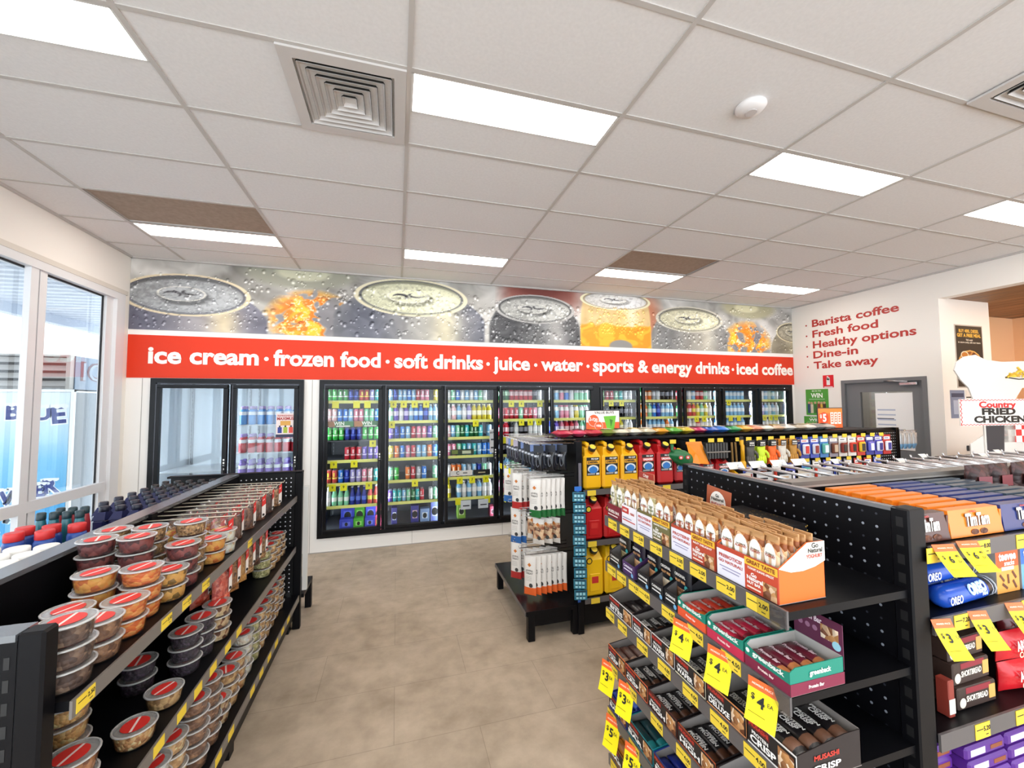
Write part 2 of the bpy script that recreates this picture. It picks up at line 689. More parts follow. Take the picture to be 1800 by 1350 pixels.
mb.box(XL, XR, WY - 0.022, WY, CZ - 0.02, CZ + 0.004, GRID)
mb.box(XL, XL + 0.022, -3.2, WY, CZ - 0.02, CZ + 0.004, GRID)
mb.box(XR - 0.022, XR, -3.2, WY, CZ - 0.02, CZ + 0.004, GRID)
struct('trim_3', mb)

def make_light():
    t = thing('ceiling_light', 'x', 'light')
    fm = M('#dcdad7', 0.5)
    m_ = MB()
    m_.box(0.012, 1.188, 0.012, 0.022, -0.004, 0.03, fm).box(0.012, 1.188, 0.29, 0.30, -0.004, 0.03, fm)
    m_.box(0.012, 0.024, 0.012, 0.30, -0.004, 0.03, fm).box(1.176, 1.188, 0.012, 0.30, -0.004, 0.03, fm)
    m_.box(0.012, 1.188, 0.012, 0.30, 0.03, 0.05, fm)
    m_.build('frame', t)
    MB().box(0.024, 1.176, 0.022, 0.29, 0.0, 0.02, EM('#fff8ee', PANEL)).build('diffuser', t)
    return t
pl = Proto(make_light)
where = {(-2, 0): 'white light panel at the top left, cut off by the photo edge', (0, 0): 'white light panel beside the square air diffuser, largest fully shown',
         (2, 0): 'white light panel between smoke alarm and right wall', (4, 0): 'white light panel cut off by the right photo edge',
         (-2, 4): 'white light panel in front of the dark grille near the window wall', (0, 4): 'white light panel above the soft drinks lettering, with no grille',
         (2, 4): 'white light panel in front of the small dark grille above the juice lettering', (4, 4): 'white light panel nearest the corner with the coffee lettering'}
for (i, j) in lights:
    pl.put((GX + 1.2 * i, GY + 0.6 * j, CZ), 0, where.get((i, j), 'white light panel in the ceiling behind the photographer, row %s' % ('one' if j == -4 else 'two')), 'ceiling light panels')

def make_grille():
    t = thing('return_air_grille', 'x', 'vent')
    fm = M('#d8d4cf', 0.5)
    dk = M('#a29080', 0.8, noise=0.10, scale=30)
    m_ = MB()
    m_.box(0.012, 1.188, 0.588, 0.6, -0.003, 0.1, fm).box(0.012, 1.188, 0.0, 0.012, -0.003, 0.1, fm)
    m_.box(0.0, 0.012, 0, 0.6, -0.003, 0.1, fm).box(1.188, 1.2, 0, 0.6, -0.003, 0.1, fm)
    m_.build('frame', t)
    m_ = MB().box(0.012, 1.188, 0.012, 0.588, 0.012, 0.04, dk)
    m_.build('panel', t)
    return t
pg = Proto(make_grille)
pg.put((GX - 2.4, GY + 1.8, CZ), 0, 'dark brown return air grille near the window wall', 'return air grilles')
g2 = pg.put((GX + 2.4, GY + 1.8, CZ), 0, 'dark brown return air grille above the juice lettering', 'return air grilles')

def make_diffuser():
    t = thing('air_diffuser', 'x', 'vent')
    fm = M('#cdc8c4', 0.5)
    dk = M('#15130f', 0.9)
    m_ = MB()
    s = 0.295
    for a, b in ((s, 0.235),):
        m_.box(-a, a, -a, -b, -0.012, 0, fm).box(-a, a, b, a, -0.012, 0, fm)
        m_.box(-a, -b, -b, b, -0.012, 0, fm).box(b, a, -b, b, -0.012, 0, fm)
    m_.build('frame', t)
    for k in range(6):
        q = MB()
        a = 0.222 - k * 0.037
        b = a - 0.021
        z0, z1 = -0.014, 0.03
        vs = [(-a, -a, z0), (a, -a, z0), (a, a, z0), (-a, a, z0), (-b, -b, z1), (b, -b, z1), (b, b, z1), (-b, b, z1)]
        q.add(vs, [(0, 1, 5, 4), (1, 2, 6, 5), (2, 3, 7, 6), (3, 0, 4, 7)], fm)
        e_ = 0.002
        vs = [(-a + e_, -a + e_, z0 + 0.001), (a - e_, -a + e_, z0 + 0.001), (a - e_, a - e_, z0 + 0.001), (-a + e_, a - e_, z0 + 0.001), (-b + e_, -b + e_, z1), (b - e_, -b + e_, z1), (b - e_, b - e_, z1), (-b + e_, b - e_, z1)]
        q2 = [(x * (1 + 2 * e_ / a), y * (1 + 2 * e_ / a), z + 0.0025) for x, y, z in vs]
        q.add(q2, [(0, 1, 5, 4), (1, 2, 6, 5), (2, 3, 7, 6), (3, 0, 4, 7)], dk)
        q.build('louvre', t)
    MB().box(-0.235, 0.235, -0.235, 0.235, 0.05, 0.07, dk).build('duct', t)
    return t
pd = Proto(make_diffuser)
pd.put((-0.262, 2.29, CZ - 0.006), 0, 'square louvred air diffuser beside the largest light panel', 'ceiling air diffusers')
pd.put((3.34, 1.09, CZ - 0.006), 0, 'square louvred air diffuser cut off by the right photo edge', 'ceiling air diffusers')
t = thing('smoke_alarm', 'round white smoke alarm on the ceiling tile', 'smoke alarm', (1.905, 1.735, CZ))
MB().lathe([(0.078, 0), (0.08, -0.012), (0.06, -0.034), (0.03, -0.04)], 28, M('#e8e4e2', 0.5)).build('housing', t)
MB().lathe([(0.03, -0.0402), (0.031, -0.0425), (0.028, -0.0435)], 20, M('#cfc8c6', 0.5)).build('button', t)
# ------------------------------------------------------------------ printed can mural and red banner above the coolers
def mural():
    x0, x1, z0, z1 = XL + 0.004, XR - 0.004, 2.645, CZ - 0.022
    NX, NZ = 1150, 100
    xs = np.linspace(x0, x1, NX)
    zs = np.linspace(z0, z1, NZ)
    Xg, Zg = np.meshgrid(xs, zs)
    rg = np.random.RandomState(5)
    def vnoise(U, V, seed):
        g = np.random.RandomState(seed).rand(64, 1024)
        iu, iv = np.floor(U).astype(int), np.floor(V).astype(int)
        tu, tv = U - iu, V - iv
        tu = tu * tu * (3 - 2 * tu)
        tv = tv * tv * (3 - 2 * tv)
        a_, b_ = g[iv % 64, iu % 1024], g[iv % 64, (iu + 1) % 1024]
        c2, d2 = g[(iv + 1) % 64, iu % 1024], g[(iv + 1) % 64, (iu + 1) % 1024]
        return (a_ * (1 - tu) + b_ * tu) * (1 - tv) + (c2 * (1 - tu) + d2 * tu) * tv
    def smooth_noise(sx, sz, seed):
        """two octaves, turned and bent so that no grid shows"""
        U, V = (Xg - x0) / sx + 5, (Zg - z0) / sz + 5
        wu = vnoise(U * 0.9 + 3, V * 0.9 + 7, seed + 50) - 0.5
        wv = vnoise(U * 0.9 + 11, V * 0.9 + 2, seed + 60) - 0.5
        P, Q = U * 0.83 - V * 0.55 + wu * 1.6 + 20, U * 0.55 + V * 0.83 + wv * 1.6 + 20
        n = 0.65 * vnoise(P, Q, seed) + 0.35 * vnoise(P * 2.1 + 4, Q * 2.1 + 9, seed + 70)
        return np.clip((n - 0.5) * 1.35 + 0.5, 0, 1)
    n1 = smooth_noise(0.5, 0.3, 1)
    n2 = smooth_noise(0.14, 0.11, 2)
    n3 = smooth_noise(0.03, 0.022, 3)
    C = np.zeros((NZ, NX, 3))
    base = np.array([0.70, 0.69, 0.67])
    C[:] = base + (n1[..., None] - 0.5) * 0.38 + (n2[..., None] - 0.5) * 0.15
    w = np.clip((Xg - 0.7) / 0.5, 0, 1) * np.clip((1.9 - Xg) / 0.6, 0, 1)
    C += w[..., None] * 0.16
    def blend(mask, col, a=1.0):
        mm = np.clip(mask, 0, 1)[..., None] * a
        C[:] = C * (1 - mm) + np.array(col) * mm
    def ell(cx, cz, rx, rz, soft=0.05):
        d = np.sqrt(((Xg - cx) / rx) ** 2 + ((Zg - cz) / rz) ** 2)
        return np.clip((1 - d) / soft + 0.5, 0, 1)
    def ring(cx, cz, rx, rz, th, soft=0.4):
        d = np.sqrt(((Xg - cx) / rx) ** 2 + ((Zg - cz) / rz) ** 2)
        return np.clip((1 - np.abs(d - 1) / th) / soft, 0, 1)
    # blurred red and warm shapes behind
    blend(np.clip((Xg - 1.3) / 0.25, 0, 1) * np.clip((2.75 - Xg) / 0.3, 0, 1) * np.clip((Zg - 3.05) / 0.25, 0, 1), (0.55, 0.25, 0.2), 0.75)
    blend(ell(2.0, 3.45, 0.4, 0.16, 0.8), (0.42, 0.16, 0.13), 0.8)
    blend(ell(3.72, 3.15, 0.25, 0.35, 0.9), (0.75, 0.38, 0.22), 0.7)
    # far cans, out of focus
    blend(ell(-1.15, 3.42, 0.62, 0.2, 0.3), (0.62, 0.62, 0.56))
    blend(ell(-1.12, 3.42, 0.3, 0.1, 0.3), (0.80, 0.80, 0.70))
    blend(ell(5.75, 3.40, 0.55, 0.18, 0.3), (0.70, 0.68, 0.56))
    blend(ell(5.7, 3.40, 0.25, 0.08, 0.3), (0.86, 0.84, 0.70))
    # orange splashes
    for (cx, cz, rx, rz) in ((-1.02, 2.86, 0.44, 0.3), (5.7, 2.82, 0.42, 0.3)):
        mk = ell(cx, cz, rx, rz, 0.5) * np.clip((n2 - 0.36) / 0.1, 0, 1)
        blend(mk, (0.96, 0.50, 0.06))
        blend(mk * np.clip((n2 - 0.55) / 0.2, 0, 1), (0.98, 0.78, 0.2))
        blend(mk * np.clip((n3 - 0.62) / 0.2, 0, 1), (0.97, 0.90, 0.75))
        blend(ell(cx, cz, rx, rz, 0.6) * np.clip((0.42 - n2) / 0.1, 0, 1), (0.45, 0.44, 0.47), 0.7)
    def can(cx, cz, rx, rz, bw, cols, lid, tab=True, liquid=None):
        dark, mid, light = [np.array(c) for c in cols]
        # body under the lid, bulging out from the rim
        t = np.clip((cz - Zg) / 0.30, 0, 1)
        half = rx * 0.97 + (bw - rx) * np.sin(t * PI / 2)
        inside = np.clip((half - np.abs(Xg - cx)) / 0.03, 0, 1) * (Zg < cz)
        u = np.clip((Xg - cx) / half, -1, 1)
        sh = 0.5 + 0.5 * np.sin((u * 1.15 + 0.2) * PI)
        body = dark + (mid - dark) * sh[..., None] + (light - mid) * (np.clip(np.cos((u - 0.45) * 3.2), 0, 1) ** 6)[..., None]
        body = body + (n2[..., None] - 0.5) * 0.12
        C[:] = C * (1 - inside[..., None]) + body * inside[..., None]
        blend(ell(cx, cz, rx, rz, 0.06), np.array(lid) * 0.62)
        blend(ell(cx, cz - rz * 0.08, rx * 0.93, rz * 0.84, 0.1), lid)
        blend(ell(cx + rx * 0.3, cz - rz * 0.15, rx * 0.55, rz * 0.6, 0.8), np.minimum(1, np.array(lid) * 1.2), 0.8)
        blend(ring(cx, cz, rx, rz, 0.05), np.minimum(1, np.array(light) * 1.05))
        blend(ring(cx, cz + rz * 0.02, rx * 0.93, rz * 0.9, 0.03), np.array(dark) * 0.8, 0.7)
        if tab:
            tx, tz = cx - rx * 0.08, cz + rz * 0.05
            blend(ell(tx + rx * 0.05, tz - rz * 0.14, rx * 0.42, rz * 0.42, 0.25), np.array(lid) * 0.55, 0.8)
            blend(ell(tx, tz, rx * 0.38, rz * 0.36, 0.12), np.minimum(1, np.array(lid) * 1.12))
            blend(ring(tx, tz, rx * 0.37, rz * 0.35, 0.06), (0.93, 0.92, 0.88), 0.8)
            cr = ell(tx + rx * 0.14, tz + rz * 0.08, rx * 0.15, rz * 0.13, 0.2) * (1 - ell(tx + rx * 0.17, tz + rz * 0.12, rx * 0.13, rz * 0.11, 0.2))
            blend(cr, (0.2, 0.2, 0.22))
            cr = ell(tx - rx * 0.14, tz - rz * 0.02, rx * 0.14, rz * 0.16, 0.2) * (1 - ell(tx - rx * 0.17, tz - rz * 0.08, rx * 0.12, rz * 0.12, 0.2))
            blend(cr, (0.22, 0.22, 0.24))
            blend(np.clip(1 - np.abs((Zg - tz) - (Xg - tx) * 0.12 + rz * 0.05) / (rz * 0.05), 0, 1) * ell(tx, tz, rx * 0.36, rz * 0.33, 0.1), (0.45, 0.45, 0.45), 0.6)
        lidm = ell(cx, cz - rz * 0.05, rx * 0.88, rz * 0.8, 0.15)
        blend(lidm * np.clip((n3 - 0.62) / 0.12, 0, 1), np.minimum(1, np.array(lid) * 1.3), 0.38)
        blend(lidm * np.clip((0.36 - n3) / 0.1, 0, 1), np.array(lid) * 0.62, 0.28)
        if liquid is not None:
            k = inside * np.clip((liquid - Zg + (n2 - 0.5) * 0.06) / 0.04, 0, 1)
            blend(k, (0.98, 0.60, 0.05))
            blend(k * np.clip((n2 - 0.5) / 0.2, 0, 1), (0.99, 0.74, 0.2), 0.8)
    can(-2.33, 3.06, 0.62, 0.235, 0.86, ((0.40, 0.40, 0.46), (0.62, 0.60, 0.61), (0.84, 0.78, 0.66)), (0.60, 0.61, 0.62))
    can(0.19, 3.2, 0.70, 0.24, 1.0, ((0.40, 0.41, 0.46), (0.66, 0.65, 0.62), (0.86, 0.83, 0.72)), (0.82, 0.82, 0.70))
    can(3.21, 3.36, 0.58, 0.14, 0.63, ((0.86, 0.74, 0.52), (0.95, 0.80, 0.55), (0.97, 0.90, 0.76)), (0.88, 0.87, 0.85), liquid=3.0)
    can(1.91, 3.15, 0.58, 0.2, 0.72, ((0.30, 0.30, 0.31), (0.50, 0.50, 0.50), (0.72, 0.71, 0.70)), (0.72, 0.72, 0.70))
    can(4.55, 3.14, 0.62, 0.2, 0.76, ((0.50, 0.50, 0.50), (0.66, 0.64, 0.60), (0.80, 0.78, 0.72)), (0.82, 0.80, 0.68))
    can(6.70, 3.02, 0.36, 0.17, 0.52, ((0.52, 0.49, 0.42), (0.72, 0.68, 0.56), (0.86, 0.82, 0.68)), (0.66, 0.63, 0.55))
    blend(ell(3.28, 2.66, 0.2, 0.1, 0.2), (0.55, 0.54, 0.53))
    # droplets: dark lower rim, bright upper glint
    def drops(n, xr, zr, r0, r1, tint=None):
        for _ in range(n):
            cx = rg.uniform(*xr)
            cz = rg.uniform(*zr)
            r = r0 + (r1 - r0) * rg.rand() ** 2.5
            i0, i1 = np.searchsorted(xs, [cx - 1.5 * r, cx + 1.5 * r])
            j0, j1 = np.searchsorted(zs, [cz - 1.5 * r, cz + 1.5 * r])
            if i1 - i0 < 1 or j1 - j0 < 1: continue
            dx = (Xg[j0:j1, i0:i1] - cx) / r
            dz = (Zg[j0:j1, i0:i1] - cz) / r
            d = np.sqrt(dx * dx + dz * dz)
            sub = C[j0:j1, i0:i1]
            a = np.clip((1 - d) / 0.35, 0, 1)[..., None]
            dark = np.clip((np.abs(d - 0.75) < 0.35) * (dz * 0.8 - dx * 0.3), 0, 1)[..., None]
            lite = np.clip(1 - np.sqrt((dx + 0.1) ** 2 + (dz + 0.45) ** 2) / 0.6, 0, 1)[..., None]
            sub += a * (-0.40 * dark + 0.46 * lite)
            if tint is not None: sub[:] = sub * (1 - 0.25 * a) + np.array(tint) * 0.25 * a
    drops(260, (-2.85, -1.6), (2.66, 3.3), 0.008, 0.03)
    drops(120, (-1.75, -0.6), (2.7, 3.44), 0.012, 0.05)
    drops(260, (-0.75, 1.2), (2.66, 3.3), 0.010, 0.045)
    drops(330, (1.2, 2.62), (2.66, 3.25), 0.010, 0.045)
    drops(200, (2.75, 3.72), (2.85, 3.25), 0.012, 0.035, (0.98, 0.75, 0.3))
    drops(260, (3.85, 5.3), (2.66, 3.25), 0.010, 0.04)
    drops(120, (5.3, 6.68), (2.66, 3.4), 0.012, 0.04)
    C[:] = np.clip(C, 0.03, 0.97)
    col = np.where(C > 0.04045, ((C + 0.055) / 1.055) ** 2.4, C / 12.92)
    me = bpy.data.meshes.new('wall_mural')
    V = np.stack([Xg, np.full_like(Xg, WY - 0.006), Zg], -1).reshape(-1, 3)
    a = (np.arange(NZ - 1)[:, None] * NX + np.arange(NX - 1)[None, :]).ravel()
    F = np.stack([a, a + 1, a + NX + 1, a + NX], -1)
    # a thin sheet: add the back and the four edges
    bk = np.array([[x0, WY, z0], [x1, WY, z0], [x1, WY, z1], [x0, WY, z1]])
    nb = len(V)
    V = np.concatenate([V, bk])
    nf = len(F)
    me.vertices.add(len(V))
    me.vertices.foreach_set('co', V.ravel())
    extra = np.array([[nb + 1, nb, nb + 3, nb + 2], [0, nb, nb + 1, NX - 1], [(NZ - 1) * NX, NZ * NX - 1, nb + 2, nb + 3],
                      [0, (NZ - 1) * NX, nb + 3, nb], [NX - 1, nb + 1, nb + 2, NZ * NX - 1]])
    F = np.concatenate([F, extra])
    me.loops.add(F.size)
    me.loops.foreach_set('vertex_index', F.ravel())
    me.polygons.add(len(F))
    me.polygons.foreach_set('loop_start', np.arange(len(F)) * 4)
    me.polygons.foreach_set('loop_total', np.full(len(F), 4))
    me.update(calc_edges=True)
    at = me.color_attributes.new('print', 'FLOAT_COLOR', 'POINT')
    cc = np.ones((len(V), 4))
    cc[:nb, :3] = col.reshape(-1, 3)
    at.data.foreach_set('color', cc.ravel())
    m = bpy.data.materials.new('printed_vinyl')
    m.use_nodes = True
    nt = m.node_tree
    b = nt.nodes['Principled BSDF']
    b.inputs['Roughness'].default_value = 0.45
    an = nt.nodes.new('ShaderNodeAttribute')
    an.attribute_name = 'print'
    nt.links.new(an.outputs['Color'], b.inputs['Base Color'])
    me.materials.append(m)
    o = bpy.data.objects.new('wall_mural', me)
    COL.objects.link(o)
    tag(o, 'long printed mural of wet drink cans high on the back wall', 'mural')
mural()

BAN = M('#dc3819', 0.5, 0.0, 0.3)
t = thing('banner_sign', 'long orange red banner lettered with drink kinds above the glass doors', 'sign', (0, WY, 0))
MB().box(XL + 0.004, XR - 0.004, -0.006, 0, 2.105, 2.585, BAN).build('panel', t)
mb = MB()
LW = M('#fbf3ea', 0.5)
for s, a, b in (('ice cream', -2.676, -1.585), ('frozen food', -1.43, -0.205), ('soft drinks', -0.035, 1.135), ('juice', 1.275, 1.815),
                ('water', 1.98, 2.64), ('sports & energy drinks', 2.80, 5.30), ('iced coffee', 5.445, 6.665)):
    up_ = 0.0
    v, f = text_geo(s, 0.035)
    mb.text(s, 0.262, LW, ((a + b) / 2, -0.0075, 2.352), bold=0.035, fit=b - a)
for x in (-1.505, -0.12, 1.205, 1.90, 2.72, 5.37):
    mb.disc((x, -0.0075, 2.345), 0.025, LW)
mb.build('lettering', t)

# ------------------------------------------------------------------ glass-door fridges
FRM = M((0.035, 0.035, 0.05), 0.35, 0.0, 0.25)
FRM2 = M('#3a3a3e', 0.25, 0.6)
LIN = M('#dfe6ea', 0.4)
SHELF = M('#d9dde0', 0.4)
YSTR = M('#eef08a', 0.5)
YTAG = M('#f4ee10', 0.5)
GLASS = GL((0.98, 0.99, 0.99), 0.015)
GLASS2 = GL((0.92, 0.96, 0.98), 0.06)
LED = EM('#eaf4ff', FRIDGE_LED)
SY = 0.09                       # front edge of the shelves, behind the wall face
def fridge(x0, n, w, label, levels, last, tags, glass):
    LIN, SHELF = (M('#dfe6ea', 0.4), M('#d9dde0', 0.4)) if n == 2 else (M('#4f555d', 0.4), M('#565b62', 0.35))  # darker pair paints the shade between the drinks into liner and shelves
    """n doors of width w from x0; levels[k] = shelf heights behind door k"""
    W = n * w
    LED = EM('#eaf4ff', FRIDGE_LED * (0.4 if n == 2 else 1.0))
    t = thing('glass_door_fridge', label, 'fridge', (x0, WY, 0))
    z0, z1 = 0.18, 2.1
    mb = MB()
    mb.box(0, W, -0.035, 0.06, z1 - 0.05, z1, FRM).box(0, W, -0.035, 0.06, z0, z0 + 0.05, FRM)
    mb.box(0, 0.05, -0.035, 0.06, z0 + 0.05, z1 - 0.05, FRM).box(W - 0.05, W, -0.035, 0.06, z0 + 0.05, z1 - 0.05, FRM)
    mb.box(0.05, W - 0.05, -0.02, 0.02, z1 - 0.062, z1 - 0.05, FRM2)
    for k in range(1, n):
        mb.box(k * w - 0.02, k * w + 0.02, 0.03, 0.08, z0 + 0.05, z1 - 0.05, FRM)
    mb.build('frame', t)
    mb = MB()
    mb.box(0, W, 0.85, 0.88, 0.2, 2.12, LIN).box(0, W, 0.06, 0.88, 2.12, 2.15, LIN).box(0, W, 0.06, 0.88, 0.1, 0.2, LIN)
    mb.box(-0.0, 0.02, 0.06, 0.85, 0.2, 2.12, LIN).box(W - 0.02, W, 0.06, 0.85, 0.2, 2.12, LIN)
    mb.build('liner', t)
    for k in range(n):
        a, b = k * w + 0.02, (k + 1) * w - 0.02
        if k == 0: a = 0.055
        if k == n - 1: b = W - 0.055
        zb, zt = z0 + 0.052, z1 - 0.066
        mb = MB()
        e = 0.045
        mb.box(a, b, -0.045, 0.0, zt - e, zt, FRM, 0.006).box(a, b, -0.045, 0.0, zb, zb + e, FRM, 0.006)
        mb.box(a, a + e, -0.045, 0.0, zb + e, zt - e, FRM).box(b - e, b, -0.045, 0.0, zb + e, zt - e, FRM)
        mb.box(a, b, -0.047, -0.043, zt - 0.008, zt - 0.002, FRM2)
        mb.box(a + 0.002, a + 0.012, -0.048, -0.04, zb, zt, FRM2)
        d = mb.build('door', t)
        MB().box(a + e, b - e, -0.026, -0.020, zb + e, zt - e, glass).build('glass', d)
        mb = MB()
        for q in range(4):
            mb.box(b - 0.03, b - 0.015, -0.0465, -0.045, 1.16 - q * 0.035, 1.18 - q * 0.035, WHITE)
        mb.build('badge', d)
        mb = MB()
        mb.tube([(b - 0.022, -0.045, 0.88), (b - 0.022, -0.075, 0.90), (b - 0.022, -0.075, 1.08), (b - 0.022, -0.045, 1.10)], 0.008, FRM2)
        mb.build('handle', d)
        MB().box(k * w + 0.0 - (0.012 if k else -0.022), k * w + 0.012 + (0 if k else 0.022), 0.082, 0.09, z0 + 0.06, z1 - 0.07, LED).build('light_strip', t)
        for s in range(2):
            xx = (k * w + 0.05, (k + 1) * w - 0.06)[s]
            mb = MB().box(xx, xx + 0.012, 0.80, 0.85, 0.25, 2.1, M('#8d9298', 0.4, 0.6))
            for zz in np.arange(0.3, 2.05, 0.05):
                mb.box(xx + 0.003, xx + 0.009, 0.799, 0.80, zz, zz + 0.025, INK)
            mb.build('standard', t)
        for li, z in enumerate(levels[k]):
            mb = MB().box(k * w + 0.02, (k + 1) * w - 0.02, SY, 0.78, z - 0.012, z, SHELF)
            sh = mb.build('shelf', t)
            if z > 0.3:
                if (k, li) not in last:
                    MB().box(k * w + 0.025, (k + 1) * w - 0.025, SY - 0.006, SY - 0.001, z - 0.03, z + 0.008, YSTR).build('price_strip', sh)
            for (tx, txt) in tags.get((k, li), []):
                mb = MB().box(k * w + tx - 0.04, k * w + tx + 0.04, SY - 0.012, SY - 0.010, z - 0.09, z - 0.005, YTAG)
                if txt: mb.text(txt, 0.045, INK, (k * w + tx, SY - 0.0125, z - 0.045), bold=0.02)
                mb.build('price_tag', sh)
    MB().box(W - 0.035, W - 0.022, 0.07, 0.085, z0 + 0.06, z1 - 0.07, LED).build('light_strip', t)
    return t
DW = 0.7515
LV = [1.84, 1.575, 1.34, 1.09, 0.805, 0.525, 0.235]
LB = [1.84, 1.575, 1.33, 1.08, 0.82, 0.55, 0.25]
tagsA = {(0, 0): [(0.17, ''), (0.42, ''), (0.55, '')], (0, 2): [(0.62, '9')], (0, 3): [(0.16, '9'), (0.40, '9')], (0, 4): [(0.15, '9'), (0.28, '9'), (0.58, '9')],
         (1, 0): [(0.12, '6'), (0.25, '6'), (0.39, '6'), (0.54, '6')], (1, 1): [(0.1, '6')], (1, 4): [(0.40, '6')],
         (2, 1): [(0.46, '6')], (2, 4): [(0.06, '7'), (0.24, '7'), (0.41, '7'), (0.6, '7')], (2, 5): [(0.22, ''), (0.62, '')],
         (3, 0): [(0.22, '6'), (0.37, '6'), (0.65, '6')], (3, 1): [(0.37, '6'), (0.50, '6'), (0.63, '6')], (3, 2): [(0.1, ''), (0.27, ''), (0.47, ''), (0.64, '')]}
tagsB = {(0, 0): [(0.14, '6'), (0.3, '6'), (0.48, '6')], (0, 1): [(0.42, '6')], (2, 1): [(0.1, '6'), (0.35, '6'), (0.5, '6')], (3, 0): [(0.08, '6'), (0.25, '6')],
         (3, 1): [(0.1, ''), (0.28, ''), (0.45, '')], (4, 1): [(0.1, '6'), (0.25, '6'), (0.38, '6'), (0.5, '6')]}
fridge(D0[0], 2, 0.77, 'two-door glass fridge near the window with one bay left empty', [[1.03], [1.56, 1.225, 0.92, 0.6, 0.25]], {(0, 0), (1, 0), (1, 1), (1, 2), (1, 3)}, {}, GLASS2)
fridge(D1[0], 5, DW, 'long black-framed five-door glass fridge beside the two-door fridge', [LV, LV, LV, LB, LB], {(0, 1), (0, 2)}, tagsA, GLASS)
fridge(D1[0] + 5 * DW, 5, DW, 'long black-framed five-door glass fridge ending at the right wall', [LB] * 5, set(), tagsB, GLASS)

# drinks: colour codes
CO = {'G': ('lime green', '#39c24a', '#d9ffd6'), 'm': ('pale mint', '#8fe0b4', '#f2fff6'), 'N': ('navy blue', '#1d2f9a', '#5a78e0'), 'B': ('blue', '#2f7fe0', '#d8ecff'),
      'b': ('pale blue', '#8cc6ee', '#f0f8ff'), 'R': ('red', '#c8263a', '#f6d0d4'), 'P': ('pink', '#e88aa6', '#fff0f4'), 'p': ('pale pink', '#f0c2c4', '#ffffff'),
      'V': ('violet', '#6a50c0', '#dcd2fa'), 'L': ('lavender', '#a9a2dc', '#efeefe'), 'T': ('turquoise', '#39bfc0', '#d8fbfa'), 'Y': ('yellow', '#e2d23c', '#fffad0'),
      'O': ('orange', '#ee7a2a', '#ffe2c4'), 'w': ('white', '#e4e8ea', '#ffffff'), 'K': ('black', '#1a1a20', '#8a8c96'), 'r': ('red and yellow', '#d8514a', '#f2e25a'),
      'S': ('silver', '#a9b2ba', '#eef2f6'), 'g': ('green and white', '#4fb85e', '#ffffff'), 'D': ('dark green', '#1f6a3a', '#bfe6c6')}
def can_mesh(c, tall):
    _, a, b = CO[c]
    ma, mc = M(a, 0.3, 0.15), M(b, 0.3, 0.1)
    al = M('#c9ccd0', 0.3, 0.9)
    h = 0.166 if tall else 0.15
    r = 0.0305
    q = MB().lathe([(r * 0.75, 0, al), (r, 0.008, ma), (r, h * 0.34, mc), (r, h * 0.44, ma), (r, h - 0.018, ma), (r * 0.8, h - 0.004, al), (r * 0.8, h), (r * 0.72, h - 0.003)], 14, al)
    q.box(-0.010, 0.010, -r - 0.0006, -r + 0.004, h * 0.5, h * 0.8, mc)
    return q.mesh('drink_can')
def bottle_mesh(c, kind):
    _, a, b = CO[c]
    ma, mc = M(a, 0.25), M(b, 0.4)
    if kind == 'milk':
        return MB().lathe([(0.034, 0, M('#f4f4f2', 0.4)), (0.035, 0.01, ma), (0.035, 0.115, M('#f4f4f2', 0.4)), (0.032, 0.15), (0.018, 0.172, ma), (0.02, 0.174), (0.02, 0.195)], 14, ma).mesh('milk_bottle')
    if kind == 'glass':
        return MB().lathe([(0.027, 0, ma), (0.03, 0.006), (0.03, 0.055, mc), (0.03, 0.105, ma), (0.024, 0.14), (0.012, 0.185), (0.011, 0.215, M('#e9e9e9', 0.3)), (0.014, 0.217), (0.014, 0.228)], 14, ma).mesh('glass_bottle')
    return MB().lathe([(0.028, 0, ma), (0.032, 0.008), (0.032, 0.07, mc), (0.033, 0.075), (0.033, 0.13, ma), (0.031, 0.155), (0.016, 0.185), (0.013, 0.198, mc), (0.016, 0.199), (0.016, 0.218)], 14, ma).mesh('drink_bottle')
def sport_mesh(a, cap):
    lab = M('#f2f2f6', 0.4)
    ma, mc = M(a, 0.25), M(cap, 0.4)
    return MB().lathe([(0.036, 0, ma), (0.04, 0.008), (0.04, 0.115, lab), (0.037, 0.118), (0.038, 0.155, ma), (0.026, 0.178), (0.022, 0.185, mc), (0.027, 0.187), (0.027, 0.208), (0.02, 0.222)], 14, ma).mesh('sports_bottle')
_DM = {}
NM = {'c': ('drink_can', 'drink can'), 'C': ('tall_drink_can', 'tall drink can'), 'o': ('drink_bottle', 'plastic drink bottle'), 'k': ('milk_bottle', 'flavoured milk bottle'), 'u': ('glass_bottle', 'slim glass bottle')}
SHN = ['top', 'second', 'third', 'fourth', 'fifth', 'sixth', 'bottom']
rd = random.Random(3)
def place_row(kind, codes, xa, xb, z, shelf, door, rows=2, dy=0.075):
    cs = codes.split()
    n = len(cs)
    p = (xb - xa) / n
    for i, c in enumerate(cs):
        if c in '-.': continue
        k = (kind, c)
        if k not in _DM:
            _DM[k] = can_mesh(c, kind == 'C') if kind in 'cC' else bottle_mesh(c, {'o': 'pet', 'k': 'milk', 'u': 'glass'}[kind])
        for rw in range(rows):
            o = bpy.data.objects.new(NM[kind][0], _DM[k])
            COL.objects.link(o)
            o.location = (xa + (i + 0.5) * p, WY + SY + 0.045 + rw * dy, z)
            o.rotation_euler = (0, 0, rd.uniform(-0.5, 0.5))
            lab = '%s %s, %s shelf, %s' % (CO[c][0], NM[kind][1], shelf, door)
            g = min(1.0, p * 0.95 / (0.062 if kind in 'cC' else 0.071 if kind == 'k' else 0.067))
            o.scale = (g, g, 1)
            tag(o, lab, 'can' if kind in 'cC' else 'bottle', lab)
E1, E2 = 'door %s of the middle fridge', 'door %s of the corner fridge'
ON = ['one', 'two', 'three', 'four', 'five']
